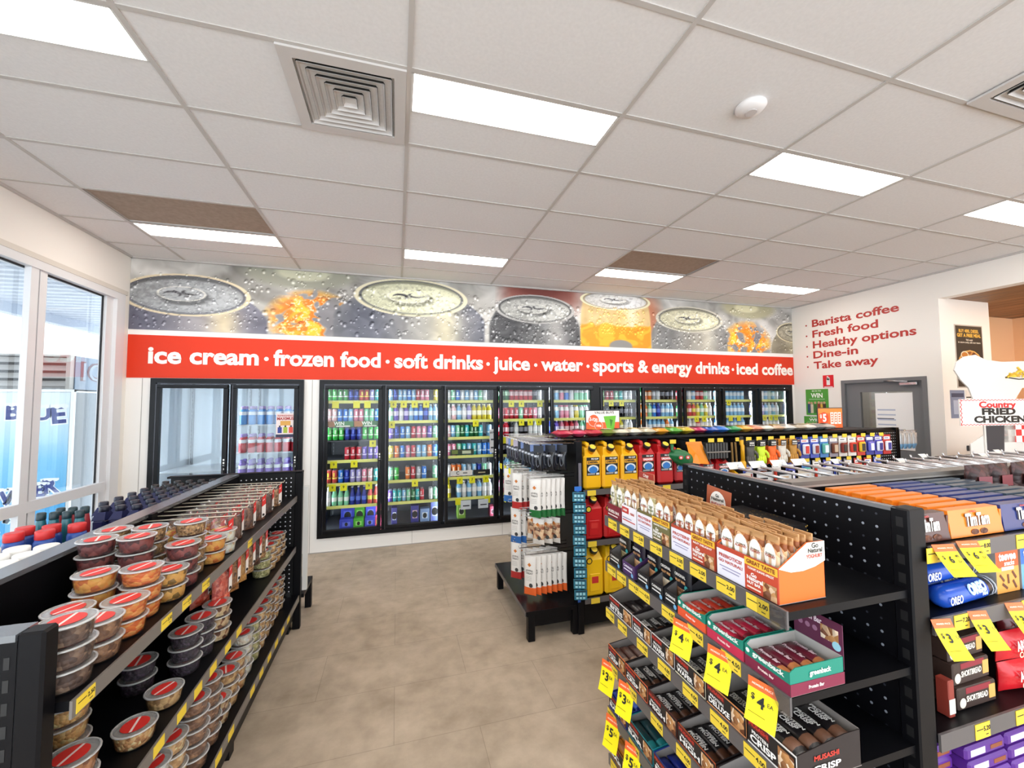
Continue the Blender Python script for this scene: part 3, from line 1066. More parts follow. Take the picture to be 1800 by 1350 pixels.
ROWS = {
 0: [('c', 'G G g g N N r r L T'), ('C', 'p p B B b P P m m B'), ('C', 'G G G N N N G G G'), ('C', '- - - R R R V V V'), ('C', 'r r B N L L P p T'), ('u', 'w m m m N N N r r'), None],
 1: [('C', 'b N b b B b R P P . Y'), ('o', 'm V w V b B B N b b'), ('C', 'V N B b R P P V m'), ('C', 'Y O B P R b b O B'), ('C', 'm G . O R S B . m'), ('c', 'V T T b m D T R . w m'), None],
 2: [('c', 'w m B w b w b m w .'), ('o', 'w p b w L Y Y Y Y'), ('C', 'p b m D T D D T . b'), ('C', 'P P m T b T b B B'), ('C', 'w O O b S b N m w'), ('o', 'Y . b w b w b w w'), None],
 3: [('o', 'D D R R R R R K w'), ('C', 'P R R R m R R P w'), ('o', 'R R K w K K w w w'), ('o', 'K K b B b b w w'), ('o', 'b b m m b b w w'), ('o', 'P P R R m m w w'), None],
 4: [('k', 'w b P B w m m m'), ('k', 'K b P P w Y m m'), ('o', 'N V P R R P m m'), ('o', 'b N V R w w m m'), None, None, None],
}
ROWB = {
 0: [('c', 'G G R R m T w w'), ('o', 'K K K K K K K K'), ('o', 'b L Y L w Y w w')],
 1: [('o', 'D O O S w K K K'), ('o', 'O O m B N b b b'), ('o', 'O w b b b b O b')],
 2: [('o', 'R b w b R R m w'), ('o', 'g r R r Y m Y w'), ('o', 'w w w w R w w w')],
 3: [('o', 'b b b b b b b'), ('o', 'b B b b b b b'), ('o', 'B B b B b B b')],
 4: [('o', 'w b w b w b w'), ('o', 'L N L b w b w'), ('o', 'w w b w w w w')],
}
for d, rows in ROWS.items():
    lv = LV if d < 3 else LB
    for s, rw in enumerate(rows):
        if rw: place_row(rw[0], rw[1], D1[0] + d * DW + 0.06, D1[0] + (d + 1) * DW - 0.055, lv[s] + 0.001, SHN[s], E1 % ON[d])
for d, rows in ROWB.items():
    for s, rw in enumerate(rows):
        x = D1[0] + (5 + d) * DW
        place_row(rw[0], rw[1], x + 0.06, x + DW - 0.055 - (0.08 if d > 2 else 0), LB[s] + 0.001, SHN[s], E2 % ON[d])
for s, (z, a, cap, nm) in enumerate(((1.56, '#2f8fd8', '#b79ad0', 'blue'), (1.225, '#cf2836', '#a58ad0', 'red'), (0.92, '#8a6ac8', '#7a64c0', 'purple'), (0.6, '#e08a3a', '#7a64c0', 'orange'))):
    me = sport_mesh(a, cap)
    for i in range(7):
        for rw in range(2):
            o = bpy.data.objects.new('sports_bottle', me)
            COL.objects.link(o)
            o.location = (D0[0] + 0.77 + 0.085 + i * 0.0945, WY + SY + 0.05 + rw * 0.09, z + 0.001)
            lab = '%s sports drink bottle with lilac cap in the two-door fridge' % nm
            tag(o, lab, 'bottle', lab)
# multipacks on the fridge floor
def carton(name, label, x, w, y, d, z, h, col, col2, txt=None):
    q = MB().box(-w / 2, w / 2, 0, d, 0, h, M(col, 0.45), 0.003)
    q.box(-w * 0.3, w * 0.3, -0.001, 0, h * 0.25, h * 0.72, M(col2, 0.5))
    q.disc((0, -0.0016, h * 0.48), h * 0.16, INK, right=(1, 0, 0), ry=h * 0.2)
    o = q.build(name, None, (x, y, z))
    tag(o, label, 'multipack')
ZB = 0.237
for i, (x, w, c, c2, nm) in enumerate(((-0.60, 0.16, '#3a48c8', '#6a7aec', 'blue'), (-0.455, 0.12, '#4fbf2e', '#a6ec7a', 'lime green'), (-0.32, 0.12, '#4450d8', '#8a96f4', 'bright blue'), (-0.215, 0.085, '#e85a86', '#f4e04a', 'pink and yellow'))):
    carton('drink_multipack', '%s multipack on the fridge floor, nearest the glass' % nm, x, w, WY + 0.10, 0.12, ZB, 0.115, c, c2)
    carton('drink_multipack', '%s multipack standing tall behind its twin on the fridge floor' % nm, x, w, WY + 0.24, 0.12, ZB, 0.26, c, c2)
for x, w, h, c, c2, nm, kk in ((-0.02, 0.07, 0.21, '#3f3f8a', '#dfe8f2', 'white and navy', 'with gap beside it'), (0.24, 0.1, 0.22, '#39389a', '#e8c8d8', 'violet', 'in the middle'), (0.37, 0.12, 0.17, '#8aa8d8', '#dfeaf6', 'pale blue', 'low'), (0.5, 0.11, 0.26, '#7a88d8', '#cfd8f6', 'tall lavender', 'by the hinge'),
                               (0.86, 0.11, 0.2, '#8fbf4a', '#e2f2b8', 'lime', 'alone under the third door'), (1.3, 0.09, 0.13, '#8a3048', '#d88a9a', 'maroon', 'small, at the side')):
    carton('drink_multipack', '%s drinks pack on the fridge floor, %s' % (nm, kk), x, w, WY + 0.13, 0.12, ZB, h, c, c2)
# strips and notices standing on the shelf fronts
def notice(name, label, x0, x1, z0, z1, back, items, y=WY + SY - 0.016, cat='notice'):
    q = MB().box(x0, x1, y, y + 0.002, z0, z1, M(back, 0.5))
    for it in items:
        if it[0] == 't': q.text(it[1], it[2], M(it[5], 0.5), (it[3], y - 0.0008, it[4]), bold=0.03)
        else: q.box(it[1], it[2], y - 0.0006, y, it[3], it[4], M(it[5], 0.5))
    tag(q.build(name), label, cat)
for k, (a, b) in enumerate(((-0.85, -0.52), (-0.52, -0.2))):
    notice('promotion_strip', 'green WIN promotion strip on the %s half of the first door' % ('near window' if k == 0 else 'far'), a, b - 0.01, 1.515, 1.585, '#2f7a3a',
           [('b', a, a + 0.1, 1.515, 1.585, '#a86a2a'), ('t', 'WIN', 0.06, a + 0.15, 1.555, '#f4f8ee'), ('b', a + 0.12, b - 0.05, 1.515, 1.53, '#f0f4e8')])
notice('shelf_sign', 'white and black sign with a letter C on the third door shelf', 0.70, 1.0, 0.825, 0.895, '#f0ece6', [('t', 'C', 0.06, 0.80, 0.86, '#161616'), ('b', 0.87, 0.93, 0.85, 0.87, '#8a8a8a')])
notice('shelf_sign', 'black sign standing beside the white C sign on the third door', 1.01, 1.25, 0.825, 0.895, '#1c1a1c', [('b', 1.08, 1.18, 0.85, 0.862, '#d8c8a0')])
notice('shelf_sign', 'dark green picture strip on the third fridge door', 0.70, 1.02, 1.11, 1.18, '#2a3a24', [('b', 0.72, 0.8, 1.12, 1.17, '#7a8a3a'), ('b', 0.86, 0.98, 1.12, 1.16, '#c8d0b0')])
notice('price_notice', 'tall pale notice with dark arcs on the third fridge door', 1.22, 1.31, 1.13, 1.45, '#b9bcbc', [('t', 'WW', 0.045, 1.265, 1.40, '#2a2a2a'), ('b', 1.235, 1.295, 1.30, 1.32, '#22262a'), ('b', 1.235, 1.295, 1.19, 1.21, '#22262a')], y=WY - 0.03)
notice('price_notice', 'white notice hanging under the third door sixth shelf, first of two', 0.84, 0.98, 0.37, 0.49, '#dfe4ea', [('b', 0.87, 0.96, 0.41, 0.425, '#222233')])
notice('price_notice', 'white notice hanging under the third door sixth shelf, second of two', 1.08, 1.22, 0.37, 0.49, '#dfe4ea', [('b', 1.11, 1.2, 0.41, 0.425, '#222233')])
# poster on the two-door fridge glass
t = thing('bottle_poster', 'small poster of three drink bottles stuck on the fridge glass', 'poster', (-1.28, WY - 0.029, 1.55))
q = MB().box(-0.1, 0.1, 0, 0.002, -0.14, 0.145, M('#e9d9d6', 0.5))
q.text('REFRESHING', 0.03, M('#b02a2a', 0.5), (0, -0.001, 0.115), fit=0.17)
q.text('MAXIMUS', 0.045, M('#b02a2a', 0.5), (0, -0.001, 0.08), fit=0.18, bold=0.04)
q.box(-0.055, 0.055, -0.001, 0, 0.0, 0.055, M('#d8a04a', 0.5))
for x, c in ((-0.06, '#2a3a8a'), (0.0, '#a8b83a'), (0.06, '#d84a3a')):
    q.box(x - 0.022, x + 0.022, -0.001, 0, -0.09, -0.02, M(c, 0.5))
    q.box(x - 0.009, x + 0.009, -0.001, 0, -0.02, 0.0, M('#2a2a34', 0.5))
q.box(-0.1, 0.1, -0.001, 0, -0.14, -0.105, M('#2a2a4a', 0.5))
q.build('sheet', t)
# ------------------------------------------------------------------ gondola pieces
HOLE_LIT = M('#b9bcc4', 0.6)  # pale disc colour imitates light coming through the peg holes
def holes(q, fixed, axis, a0, a1, z0, z1, step=0.033, r=0.0045, skip=None, m=HOLE_LIT):
    """rows of discs painted for pegboard holes, pale where light shows through, on a panel face (fixed coordinate on axis, facing its sign side)"""
    na, nz = int(abs(a1 - a0) / step), int((z1 - z0) / step)
    for i in range(na + 1):
        for j in range(nz + 1):
            a, z = a0 + (a1 - a0) * i / max(1, na), z0 + (z1 - z0) * j / max(1, nz)
            if skip and skip(a, z): continue
            if axis == 'y': q.disc((a, fixed, z), r, m, (1, 0, 0), (0, 0, 1), 6)
            else: q.disc((fixed, a, z), r, m, (0, 1, 0), (0, 0, 1), 6)
    return q

def ticket(q, axis, fixed, a, z, w=0.062, h=0.038, price='', sgn=1, fine=True):
    """yellow shelf ticket with a printed line and price; sgn = reading direction along the axis"""
    ax = (0, sgn, 0) if axis == 'x' else (sgn, 0, 0)
    def pt(d, zz, off): return (fixed + off, a + sgn * d, zz) if axis == 'x' else (a + sgn * d, fixed + off, zz)
    return pt, ax

def add_ticket(parent, axis, fixed, out, a, z, w=0.062, h=0.038, price='', sgn=1):
    q = MB()
    o = out
    if axis == 'x': q.box(fixed, fixed + o * 0.0015, a - w / 2, a + w / 2, z - h / 2, z + h / 2, TICK)
    else: q.box(a - w / 2, a + w / 2, fixed, fixed + o * 0.0015, z - h / 2, z + h / 2, TICK)
    f = fixed + o * 0.002
    rgt = (0, sgn, 0) if axis == 'x' else (sgn, 0, 0)
    def P(d, zz): return (f, a + sgn * d, zz) if axis == 'x' else (a + sgn * d, f, zz)
    if price:
        q.text(price, h * 0.42, INK, P(w * 0.27, z + h * 0.1), rgt, (0, 0, 1), 0.03)
        for d0, d1, zz in ((-w * 0.44, 0.02 * w, z + h * 0.12), (w * 0.18, w * 0.36, z - h * 0.28)):
            q.poly([P(d0, zz - 0.0012), P(d1, zz - 0.0012), P(d1, zz + 0.0012), P(d0, zz + 0.0012)], INK)
    q.build('price_ticket', parent)

# ------------------------------------------------------------------ left gondola by the window
t = thing('gondola_shelving', 'black shelving with tubs and hanging snack bags on its aisle side, beside the window', 'shelving', (0, 0, 0))
GL_ = t
PX = -1.19
ya, yb = 1.30, 3.66
RAIL = M('#8f9499', 0.25, 0.7)
MB().box(PX - 0.02, PX, ya, yb, 0.12, 1.235, BLACK).build('back_panel', t)
MB().box(PX - 0.075, PX + 0.005, ya, yb, 1.235, 1.252, RAIL).build('top_rail', t)
for y in (2.48,):
    MB().box(PX - 0.04, PX + 0.02, y - 0.025, y + 0.025, 0.0, 1.25, BLACK).build('post', t)
q = MB().box(-1.66, -0.86, 1.268, 1.292, 0.05, 1.235, BLACK).box(-0.859, -0.806, 1.262, 1.31, 0.0, 1.253, BLACK, 0.006)
q.box(-1.66, -0.86, 1.262, 1.325, 1.236, 1.252, RAIL)
for k, z in enumerate(np.arange(0.3, 1.2, 0.052)):
    q.disc((-0.895, 1.2675, z), 0.004, HOLE_LIT)
    q.box(-0.883, -0.872, 1.2672, 1.268, z - 0.012, z + 0.016, INK)
    q.disc((-0.93, 1.2675, z), 0.004, M('#5a5f6a', 0.5))
q.build('end_panel', t)
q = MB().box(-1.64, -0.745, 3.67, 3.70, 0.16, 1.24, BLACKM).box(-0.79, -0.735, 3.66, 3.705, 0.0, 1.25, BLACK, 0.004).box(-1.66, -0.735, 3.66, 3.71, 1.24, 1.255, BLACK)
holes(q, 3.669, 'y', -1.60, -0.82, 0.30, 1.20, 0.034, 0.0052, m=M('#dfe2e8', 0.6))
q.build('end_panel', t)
q = MB().box(-0.84, -0.80, 3.64, 3.70, 0.0, 0.3, CHROME)
q.build('foot', t)
shz = [(1.055, -0.77), (0.655, -0.77), (0.27, -0.74)]
for k, (z, xf) in enumerate(shz):
    sh = MB().box(PX, xf, 1.31, yb, z - 0.025, z, BLACK).build('shelf', t)
    MB().box(xf - 0.002, xf + 0.004, 1.295, yb - 0.03, z - 0.038, z + 0.006, M('#6e6965', 0.3)).build('price_strip', sh)
    for y in ([1.34, 1.72, 1.86, 2.02, 2.55], [1.55, 1.70, 1.85, 1.98, 2.12, 2.28, 2.42], [1.98, 2.12, 2.26, 2.55, 2.7, 2.85, 3.0, 3.15, 3.3])[k]:
        add_ticket(sh, 'x', xf + 0.004, 1, y, z - 0.016, 0.065, 0.036, '2.50' if k == 0 else '', 1)
    if k < 2:
        MB().box(-1.64, PX - 0.02, 1.31, yb, z - 0.045, z - 0.025, BLACK).build('rear_shelf', t)
for y in (1.33, 2.47, 3.63):
    MB().box(-1.60, -0.80, y - 0.03, y + 0.03, 0, 0.10, BLACK).build('foot', t)
MB().box(-0.80, -0.775, 1.33, 3.63, 0.10, 0.245, BLACK).build('kick_panel', t)
# far end: low base reaching toward the fridges, with leg
MB().box(-1.6, -0.72, 3.72, 4.08, 0.22, 0.25, BLACK).build('end_base', t)
MB().box(-0.77, -0.72, 4.02, 4.07, 0.0, 0.22, BLACK).build('leg', t)
MB().box(-0.735, -0.70, 3.715, 3.75, 0.28, 1.12, M('#dcdcd8', 0.5)).build('side_card', t)

# hooks with snack bags
hy = [2.42 + 0.094 * k for k in range(11)]
WIRE = M('#d8cdb8', 0.3, 0.5)
for y in hy:
    MB().tube([(PX, y, 1.225), (-0.80, y, 1.222), (-0.795, y, 1.235)], 0.0035, WIRE, 6).build('hook', t)
hy2 = [2.42 + 0.12 * k for k in range(9)]
for y in hy2:
    MB().tube([(PX, y, 0.995), (-0.80, y, 0.993), (-0.795, y, 1.002)], 0.0035, WIRE, 6).build('hook', t)

def LNUT(a, b, c, scale, stretch=(1, 1, 1)):
    return NUT(a, b, c, scale, stretch, 1.55)
FOOD = {
 'almonds': ('almonds', LNUT('#5a3d2c', '#7d5a40', '#9a7455', 75)),
 'dark almonds': ('chocolate almonds', LNUT('#3a2a24', '#5a4438', '#7a6350', 75)),
 'apricots': ('dried apricots', LNUT('#a85420', '#c8752c', '#de9a4a', 55)),
 'orange slices': ('orange sweets', LNUT('#b04a1c', '#cc6a2c', '#d98a48', 50, (1, 1, 2))),
 'dates': ('dark red sweets', LNUT('#34161a', '#5a2426', '#7a3a34', 50)),
 'muesli': ('trail mix', LNUT('#5a4028', '#8f6d45', '#b58f5e', 120)),
 'mixed': ('mixed olives and fruit', LNUT('#5a4a20', '#b0752c', '#c89a50', 50)),
 'pale': ('pale yoghurt drops', LNUT('#c8a988', '#e4cbac', '#f0e2cc', 60)),
 'raisins': ('near-black raisins', LNUT('#140f18', '#241a24', '#38283a', 90)),
 'hazelnuts': ('hazelnuts', LNUT('#9a7040', '#c09258', '#d8b57c', 95)),
 'pecans': ('pecans', LNUT('#6a3d24', '#8a5836', '#a8764c', 60)),
 'cashews': ('cashews', LNUT('#a07a50', '#c8a070', '#e2c498', 75)),
 'walnuts': ('walnuts', LNUT('#7a5a38', '#a27c50', '#c0a070', 60)),
 'pistachios': ('pistachios', LNUT('#7a7a4a', '#a8a270', '#d2c49a', 80)),
 'peanuts': ('peanuts', LNUT('#8a5a34', '#b98a58', '#dcb888', 85)),
 'popcorn': ('white nougat', LNUT('#b8a892', '#dccdb8', '#f2e8d8', 80)),
 'brazil': ('brown mixed nuts', LNUT('#4a2a1a', '#7a4c30', '#d8b48a', 60)),
}
CLEAR = PL((0.98, 0.98, 0.98), 0.02, 0.02)
LIDC = PL((0.96, 0.96, 0.96), 0.16, 0.05)
RIM = PL((0.9, 0.9, 0.9), 0.45, 0.1)
LABR = M('#d9342f', 0.45)
LABW = M('#f0dcd6', 0.45)
def make_tub(food):
    def f():
        o = thing('snack_tub', 'x', 'tub')
        MB().lathe([(0.047, 0.0), (0.050, 0.002), (0.057, 0.050), (0.0595, 0.051)], 22, CLEAR).build('container', o)
        MB().lathe([(0.0455, 0.003), (0.048, 0.005), (0.053, 0.043), (0.046, 0.048), (0.02, 0.050)], 22, FOOD[food][1]).build('contents', o)
        ld = MB().lathe([(0.0595, 0.0512), (0.061, 0.0525, RIM), (0.061, 0.0555), (0.056, 0.0565, LIDC), (0.055, 0.0545)], 24, RIM).build('lid', o)
        q = MB().disc((0, 0, 0.0558), 0.038, LABR, (1, 0, 0), (0, 1, 0), 20)
        q.add([(-0.034, -0.016, 0.0562), (-0.030, -0.022, 0.0562), (0.034, 0.016, 0.0562), (0.030, 0.022, 0.0562)], [(0, 1, 2, 3)], LABW)
        q.build('label', ld)
        return o
    return f
TUBS = {k: Proto(make_tub(k)) for k in FOOD}
TH = 0.0572
LEVEL = {1: ['alone'], 2: ['bottom', 'top'], 3: ['bottom', 'middle', 'top'], 4: ['bottom', 'second', 'third', 'top'], 5: ['bottom', 'second', 'third', 'fourth', 'top']}
rt_ = random.Random(11)
def stack(shelf, z, x, y, n, food, where):
    for k in range(n):
        w = LEVEL[n][k]
        lab = ('single tub of %s on the %s shelf, %s' % (FOOD[food][0], shelf, where)) if n == 1 else ('%s tub of %s in the stack %s, %s shelf' % (w, FOOD[food][0], where, shelf))
        TUBS[food].put((x + rt_.uniform(-0.002, 0.002), y + rt_.uniform(-0.002, 0.002), z + 0.001 + k * TH), rt_.uniform(0.5, 1.4), lab, 'snack tubs on the %s shelf' % shelf)
S1 = [(-0.835, 1.38, 3, 'dark almonds', 'against the near post'), (-0.84, 1.505, 2, 'almonds', 'second along the front edge'), (-0.84, 1.63, 2, 'orange slices', 'third along the front edge'),
      (-0.965, 1.60, 2, 'orange slices', 'one row in from the edge'), (-1.04, 1.47, 2, 'apricots', 'furthest in beside the near post'), (-0.86, 1.755, 3, 'orange slices', 'fourth along the front edge'), (-0.985, 1.74, 3, 'apricots', 'behind the tall orange stack'),
      (-0.835, 1.88, 2, 'mixed', 'with dark pieces'), (-0.845, 2.005, 3, 'dates', 'on the front edge'), (-0.975, 1.95, 4, 'dates', 'one row in'), (-1.10, 1.95, 4, 'dates', 'against the back panel'),
      (-0.87, 2.13, 4, 'muesli', 'on the front edge'), (-0.995, 2.08, 4, 'muesli', 'one row in'), (-1.12, 2.08, 4, 'muesli', 'against the back panel'), (-0.835, 2.255, 2, 'apricots', 'last but one before the bags'), (-0.835, 2.38, 2, 'pale', 'under the first hanging bag')]
for x, y, n, f, w in S1: stack('upper', 1.055, x, y, n, f, w)
S2 = [(-0.86, 1.46, 3, 'pecans', 'beside the near post'), (-0.975, 1.62, 4, 'hazelnuts', 'tallest of its shelf'), (-0.845, 1.72, 1, 'peanuts', 'nearer of two'), (-0.845, 1.90, 1, 'walnuts', 'farther of two'), (-0.99, 2.02, 2, 'raisins', 'set back'),
      (-0.865, 2.10, 3, 'raisins', 'third from the bags'), (-0.86, 2.225, 3, 'raisins', 'second from the bags'), (-0.84, 2.35, 3, 'brazil', 'touching the bags'),
      (-0.86, 3.10, 3, 'pistachios', 'beyond the bags'), (-0.86, 3.225, 3, 'cashews', 'beyond the bags'), (-0.86, 3.35, 3, 'peanuts', 'beyond the bags'), (-0.86, 3.475, 3, 'brazil', 'beyond the bags')]
for x, y, n, f, w in S2: stack('middle', 0.655, x, y, n, f, w)
S3 = [(-0.845, 1.83, 4, 'popcorn', 'nearest of the row'), (-0.845, 1.955, 4, 'cashews', 'second of the row'), (-0.82, 2.08, 5, 'almonds', 'tall and nearer'), (-0.82, 2.205, 5, 'almonds', 'tall and farther'), (-0.825, 2.33, 2, 'brazil', 'lowest of the row'),
      (-0.83, 2.455, 3, 'walnuts', 'after the low stack'), (-0.835, 2.58, 3, 'peanuts', 'after the walnuts'), (-0.84, 2.705, 4, 'popcorn', 'in mid row'), (-0.84, 2.83, 4, 'pistachios', 'green in mid row'), (-0.845, 2.955, 4, 'cashews', 'past the green one'),
      (-0.85, 3.08, 4, 'walnuts', 'fourth from the end'), (-0.855, 3.205, 4, 'muesli', 'third from the end'), (-0.86, 3.33, 4, 'peanuts', 'second from the end'), (-0.86, 3.455, 4, 'brazil', 'touching the end panel')]
for x, y, n, f, w in S3: stack('bottom', 0.27, x, y, n, f, w)

def make_bag(food, w, h, d):
    def f():
        o = thing('snack_bag', 'x', 'bag')
        MB().pillow(w, h * 0.78, d, FOOD2[food], (0, 0, -h), 7, 8, rnd=0.004, seed=len(food)).build('contents', o)
        MB().pillow(w * 1.03, h, d * 1.06, PL((0.95, 0.95, 0.95), 0.05, 0.05), (0, 0, -h), 7, 8).build('film', o)
        q = MB()
        x0, x1 = w * 0.16, w * 0.46
        y = -d * 0.55
        q.add([(x0, y, -h * 0.10), (x1, y * 0.5, -h * 0.04), (x1, y * 0.5, -h * 0.34), (x0, y, -h * 0.40)], [(3, 2, 1, 0)], LABR)
        q.add([(x0, y, -h * 0.40), (x1, y * 0.5, -h * 0.34), (x1, y * 0.5, -h * 0.70), (x0, y, -h * 0.76)], [(3, 2, 1, 0)], M('#ece6e0', 0.5))
        q.add([(x0 + 0.004, y - 0.0008, -h * 0.2), (x1 - 0.004, y * 0.5 - 0.0008, -h * 0.14), (x1 - 0.004, y * 0.5 - 0.0008, -h * 0.17), (x0 + 0.004, y - 0.0008, -h * 0.23)], [(3, 2, 1, 0)], M('#f3e6e0', 0.5))
        q.disc((w * 0.27, y * 0.92, -h * 0.66), 0.008, INK, n=10)
        q.build('label', o)
        return o
    return f
FOOD2 = {'orange snakes': NUT('#c8501c', '#e08a2c', '#d8c040', 60, (1, 1, 3)), 'noodles': NUT('#b87a34', '#d89a4c', '#e8b86a', 110, (3, 3, 0.7)), 'brown lumps': NUT('#4a2c20', '#6a4430', '#8a5f44', 60),
         'chocolate': NUT('#2a1814', '#4a2c22', '#63402e', 55), 'red jellies': NUT('#a8281c', '#d04a2c', '#e8826a', 55), 'pretzels': NUT('#4a2c16', '#9a6230', '#c08a4c', 70), 'nut mix': NUT('#6a4428', '#a07448', '#d0a878', 80)}
kinds = ['orange snakes', 'noodles', 'brown lumps', 'chocolate', 'brown lumps', 'chocolate', 'brown lumps', 'nut mix', 'chocolate', 'brown lumps', 'nut mix']
BAGS = {k: Proto(make_bag(k, 0.105, 0.20, 0.05)) for k in FOOD2}
for i, y in enumerate(hy):
    for j, x in enumerate((-0.855, -0.93, -1.005, -1.08)):
        if i % 2 and j == 0: continue
        BAGS[kinds[i]].put((x + rt_.uniform(-0.008, 0.008), y - 0.004, 1.218), R(58 + rt_.uniform(-16, 12)), 'clear bag of %s, %s on the %s hook of the upper row' % (kinds[i], ['front', 'second', 'third', 'last'][j], ORD[i]), 'snack bags on the upper hooks')
kinds2 = ['red jellies', 'pretzels', 'noodles', 'nut mix', 'chocolate', 'nut mix']
for i, y in enumerate(hy2[:6]):
    for j, x in enumerate((-0.85, -0.94)):
        BAGS[kinds2[i]].put((x, y, 0.99), R(62), 'clear bag of %s, %s on the %s hook of the lower row' % (kinds2[i], ['front', 'rear'][j], ORD[i]), 'snack bags on the lower hooks')

# bottles and jars on the window side
def make_oil(col, cap):
    def f():
        o = thing('oil_bottle', 'x', 'bottle')
        q = MB()
        cm = M(col, 0.3)
        q.box(-0.031, 0.031, -0.048, 0.048, 0, 0.165, cm, 0.012)
        q.add([(-0.029, -0.046, 0.16), (0.029, -0.046, 0.16), (0.029, 0.046, 0.16), (-0.029, 0.046, 0.16), (-0.018, -0.02, 0.198), (0.018, -0.02, 0.198), (0.018, 0.02, 0.198), (-0.018, 0.02, 0.198)],
              [(0, 1, 5, 4), (1, 2, 6, 5), (2, 3, 7, 6), (3, 0, 4, 7), (4, 5, 6, 7)], cm)
        q.build('body', o)
        MB().lathe([(0.019, 0.196), (0.021, 0.2), (0.021, 0.222), (0.017, 0.226)], 14, M(cap, 0.4)).build('cap', o)
        MB().box(0.0311, 0.0316, -0.034, 0.034, 0.03, 0.14, M('#2a3a8a', 0.4)).build('label', o)
        return o
    return f
pn, pk = Proto(make_oil('#1d2450', '#14182c')), Proto(make_oil('#17171f', '#101014'))
for r_ in range(7):
    for c in range(5):
        x, y = -1.285 - 0.072 * c, 2.70 + 0.125 * r_
        if r_ == 0 and c == 4: continue
        p = pn if r_ < 5 else pk
        p.put((x, y, 1.031), rt_.uniform(-0.05, 0.05), '%s oil bottle by the window, %s row from the fridges, %s from the rail' % ('navy' if r_ < 5 else 'black', ORD[6 - r_], ORD[c]), 'oil bottles on the window side shelf')
def make_slim(col, cap):
    def f():
        o = thing('additive_bottle', 'x', 'bottle')
        MB().lathe([(0.019, 0), (0.022, 0.006), (0.022, 0.18), (0.016, 0.225), (0.014, 0.23)], 14, M(col, 0.3)).build('body', o)
        MB().lathe([(0.016, 0.228), (0.017, 0.231), (0.017, 0.258), (0.013, 0.262)], 14, M(cap, 0.4)).build('cap', o)
        return o
    return f
ptl, prd = Proto(make_slim('#1f6470', '#17343c')), Proto(make_slim('#9a2430', '#17343c'))
for i in range(4):
    ptl.put((-1.60 + 0.048 * i, 2.45, 1.031), 0, 'slim teal bottle with dark cap by the window, %s of four' % ORD[i], 'slim teal and red bottles')
for i in range(3):
    prd.put((-1.585 + 0.048 * i, 2.54, 1.031), 0, 'slim red bottle behind the teal ones by the window, %s of three' % ORD[i], 'slim teal and red bottles')
def make_round(col, cap, h, r, nm):
    def f():
        o = thing(nm, 'x', 'bottle')
        MB().lathe([(r * 0.9, 0), (r, 0.006), (r, h - 0.05), (r * 0.86, h - 0.036)], 18, M(col, 0.35)).build('body', o)
        MB().lathe([(r * 0.84, h - 0.036), (r * 0.9, h - 0.034), (r * 0.9, h - 0.003), (r * 0.84, h)], 18, M(cap, 0.4)).build('cap', o)
        return o
    return f
pb = Proto(make_round('#2a4f9c', '#cc2f30', 0.225, 0.034, 'coolant_bottle'))
for i, (x, y) in enumerate(((-1.585, 2.345), (-1.495, 2.35), (-1.40, 2.345), (-1.56, 2.255), (-1.46, 2.26))):
    pb.put((x, y, 1.031), 0, 'blue bottle with red cap by the window, %s' % ('%s of the rear three' % ORD[i] if i < 3 else '%s of the front two' % ORD[i - 3]), 'blue bottles with red caps')
pw = Proto(make_round('#e9e9e6', '#f2f2ef', 0.185, 0.042, 'white_jar'))
k = 0
for y in (2.165, 2.07, 1.975, 1.88):
    for x in (-1.58, -1.485, -1.39):
        pw.put((x, y, 1.031), 0, 'white jar with flat white lid on the window side, row %s, %s in' % (['one', 'two', 'three', 'four'][k // 3], ORD[2 - k % 3]), 'white lidded jars')
        k += 1
# ------------------------------------------------------------------ right-hand gondola, end bay facing the aisle (bars)
EX, EY0, EY1 = 1.33, 0.764, 1.661
XF = 0.905
t = thing('gondola_end_bay', 'black end bay of shelves with cartons of snack bars, nearest the viewer on the aisle', 'shelving', (0, 0, 0))
EB = t
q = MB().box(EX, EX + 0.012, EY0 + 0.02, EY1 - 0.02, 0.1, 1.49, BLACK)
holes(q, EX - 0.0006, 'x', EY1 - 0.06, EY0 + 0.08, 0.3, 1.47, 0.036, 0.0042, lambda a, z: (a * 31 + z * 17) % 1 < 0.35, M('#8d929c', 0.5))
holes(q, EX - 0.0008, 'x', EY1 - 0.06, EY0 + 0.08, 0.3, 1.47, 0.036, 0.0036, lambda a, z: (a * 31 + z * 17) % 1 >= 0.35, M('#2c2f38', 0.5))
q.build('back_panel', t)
MB().box(EX - 0.004, EX + 0.02, EY0 + 0.03, EY1 - 0.03, 1.488, 1.499, RAIL).build('top_rail', t)
for y, n in ((EY0, 0), (EY1 - 0.045, 1)):
    q = MB().box(EX - 0.005, EX + 0.06, y, y + 0.045, 0, 1.5, BLACK, 0.004)
    for z in np.arange(0.35, 1.47, 0.05):
        q.box(EX - 0.0056, EX - 0.005, y + 0.014, y + 0.03, z, z + 0.026, M('#050507', 0.6))
    q.build('post', t)
SZ = [1.285, 1.085, 0.885, 0.665, 0.46, 0.26]
PRC = ['2.00', '4.50', '4.00', '4.00', '5.50', '5.50']
TY = [[1.585, 1.49, 1.39, 1.28, 1.17, 1.07, 0.96, 0.855], [1.60, 1.52, 1.43, 1.36, 1.22, 1.09, 0.95], [1.62, 1.52, 1.38, 1.25, 1.12, 1.0, 0.88], [1.6, 1.46, 1.3, 1.16, 1.0], [1.62, 1.45, 1.25], [1.6, 1.4]]
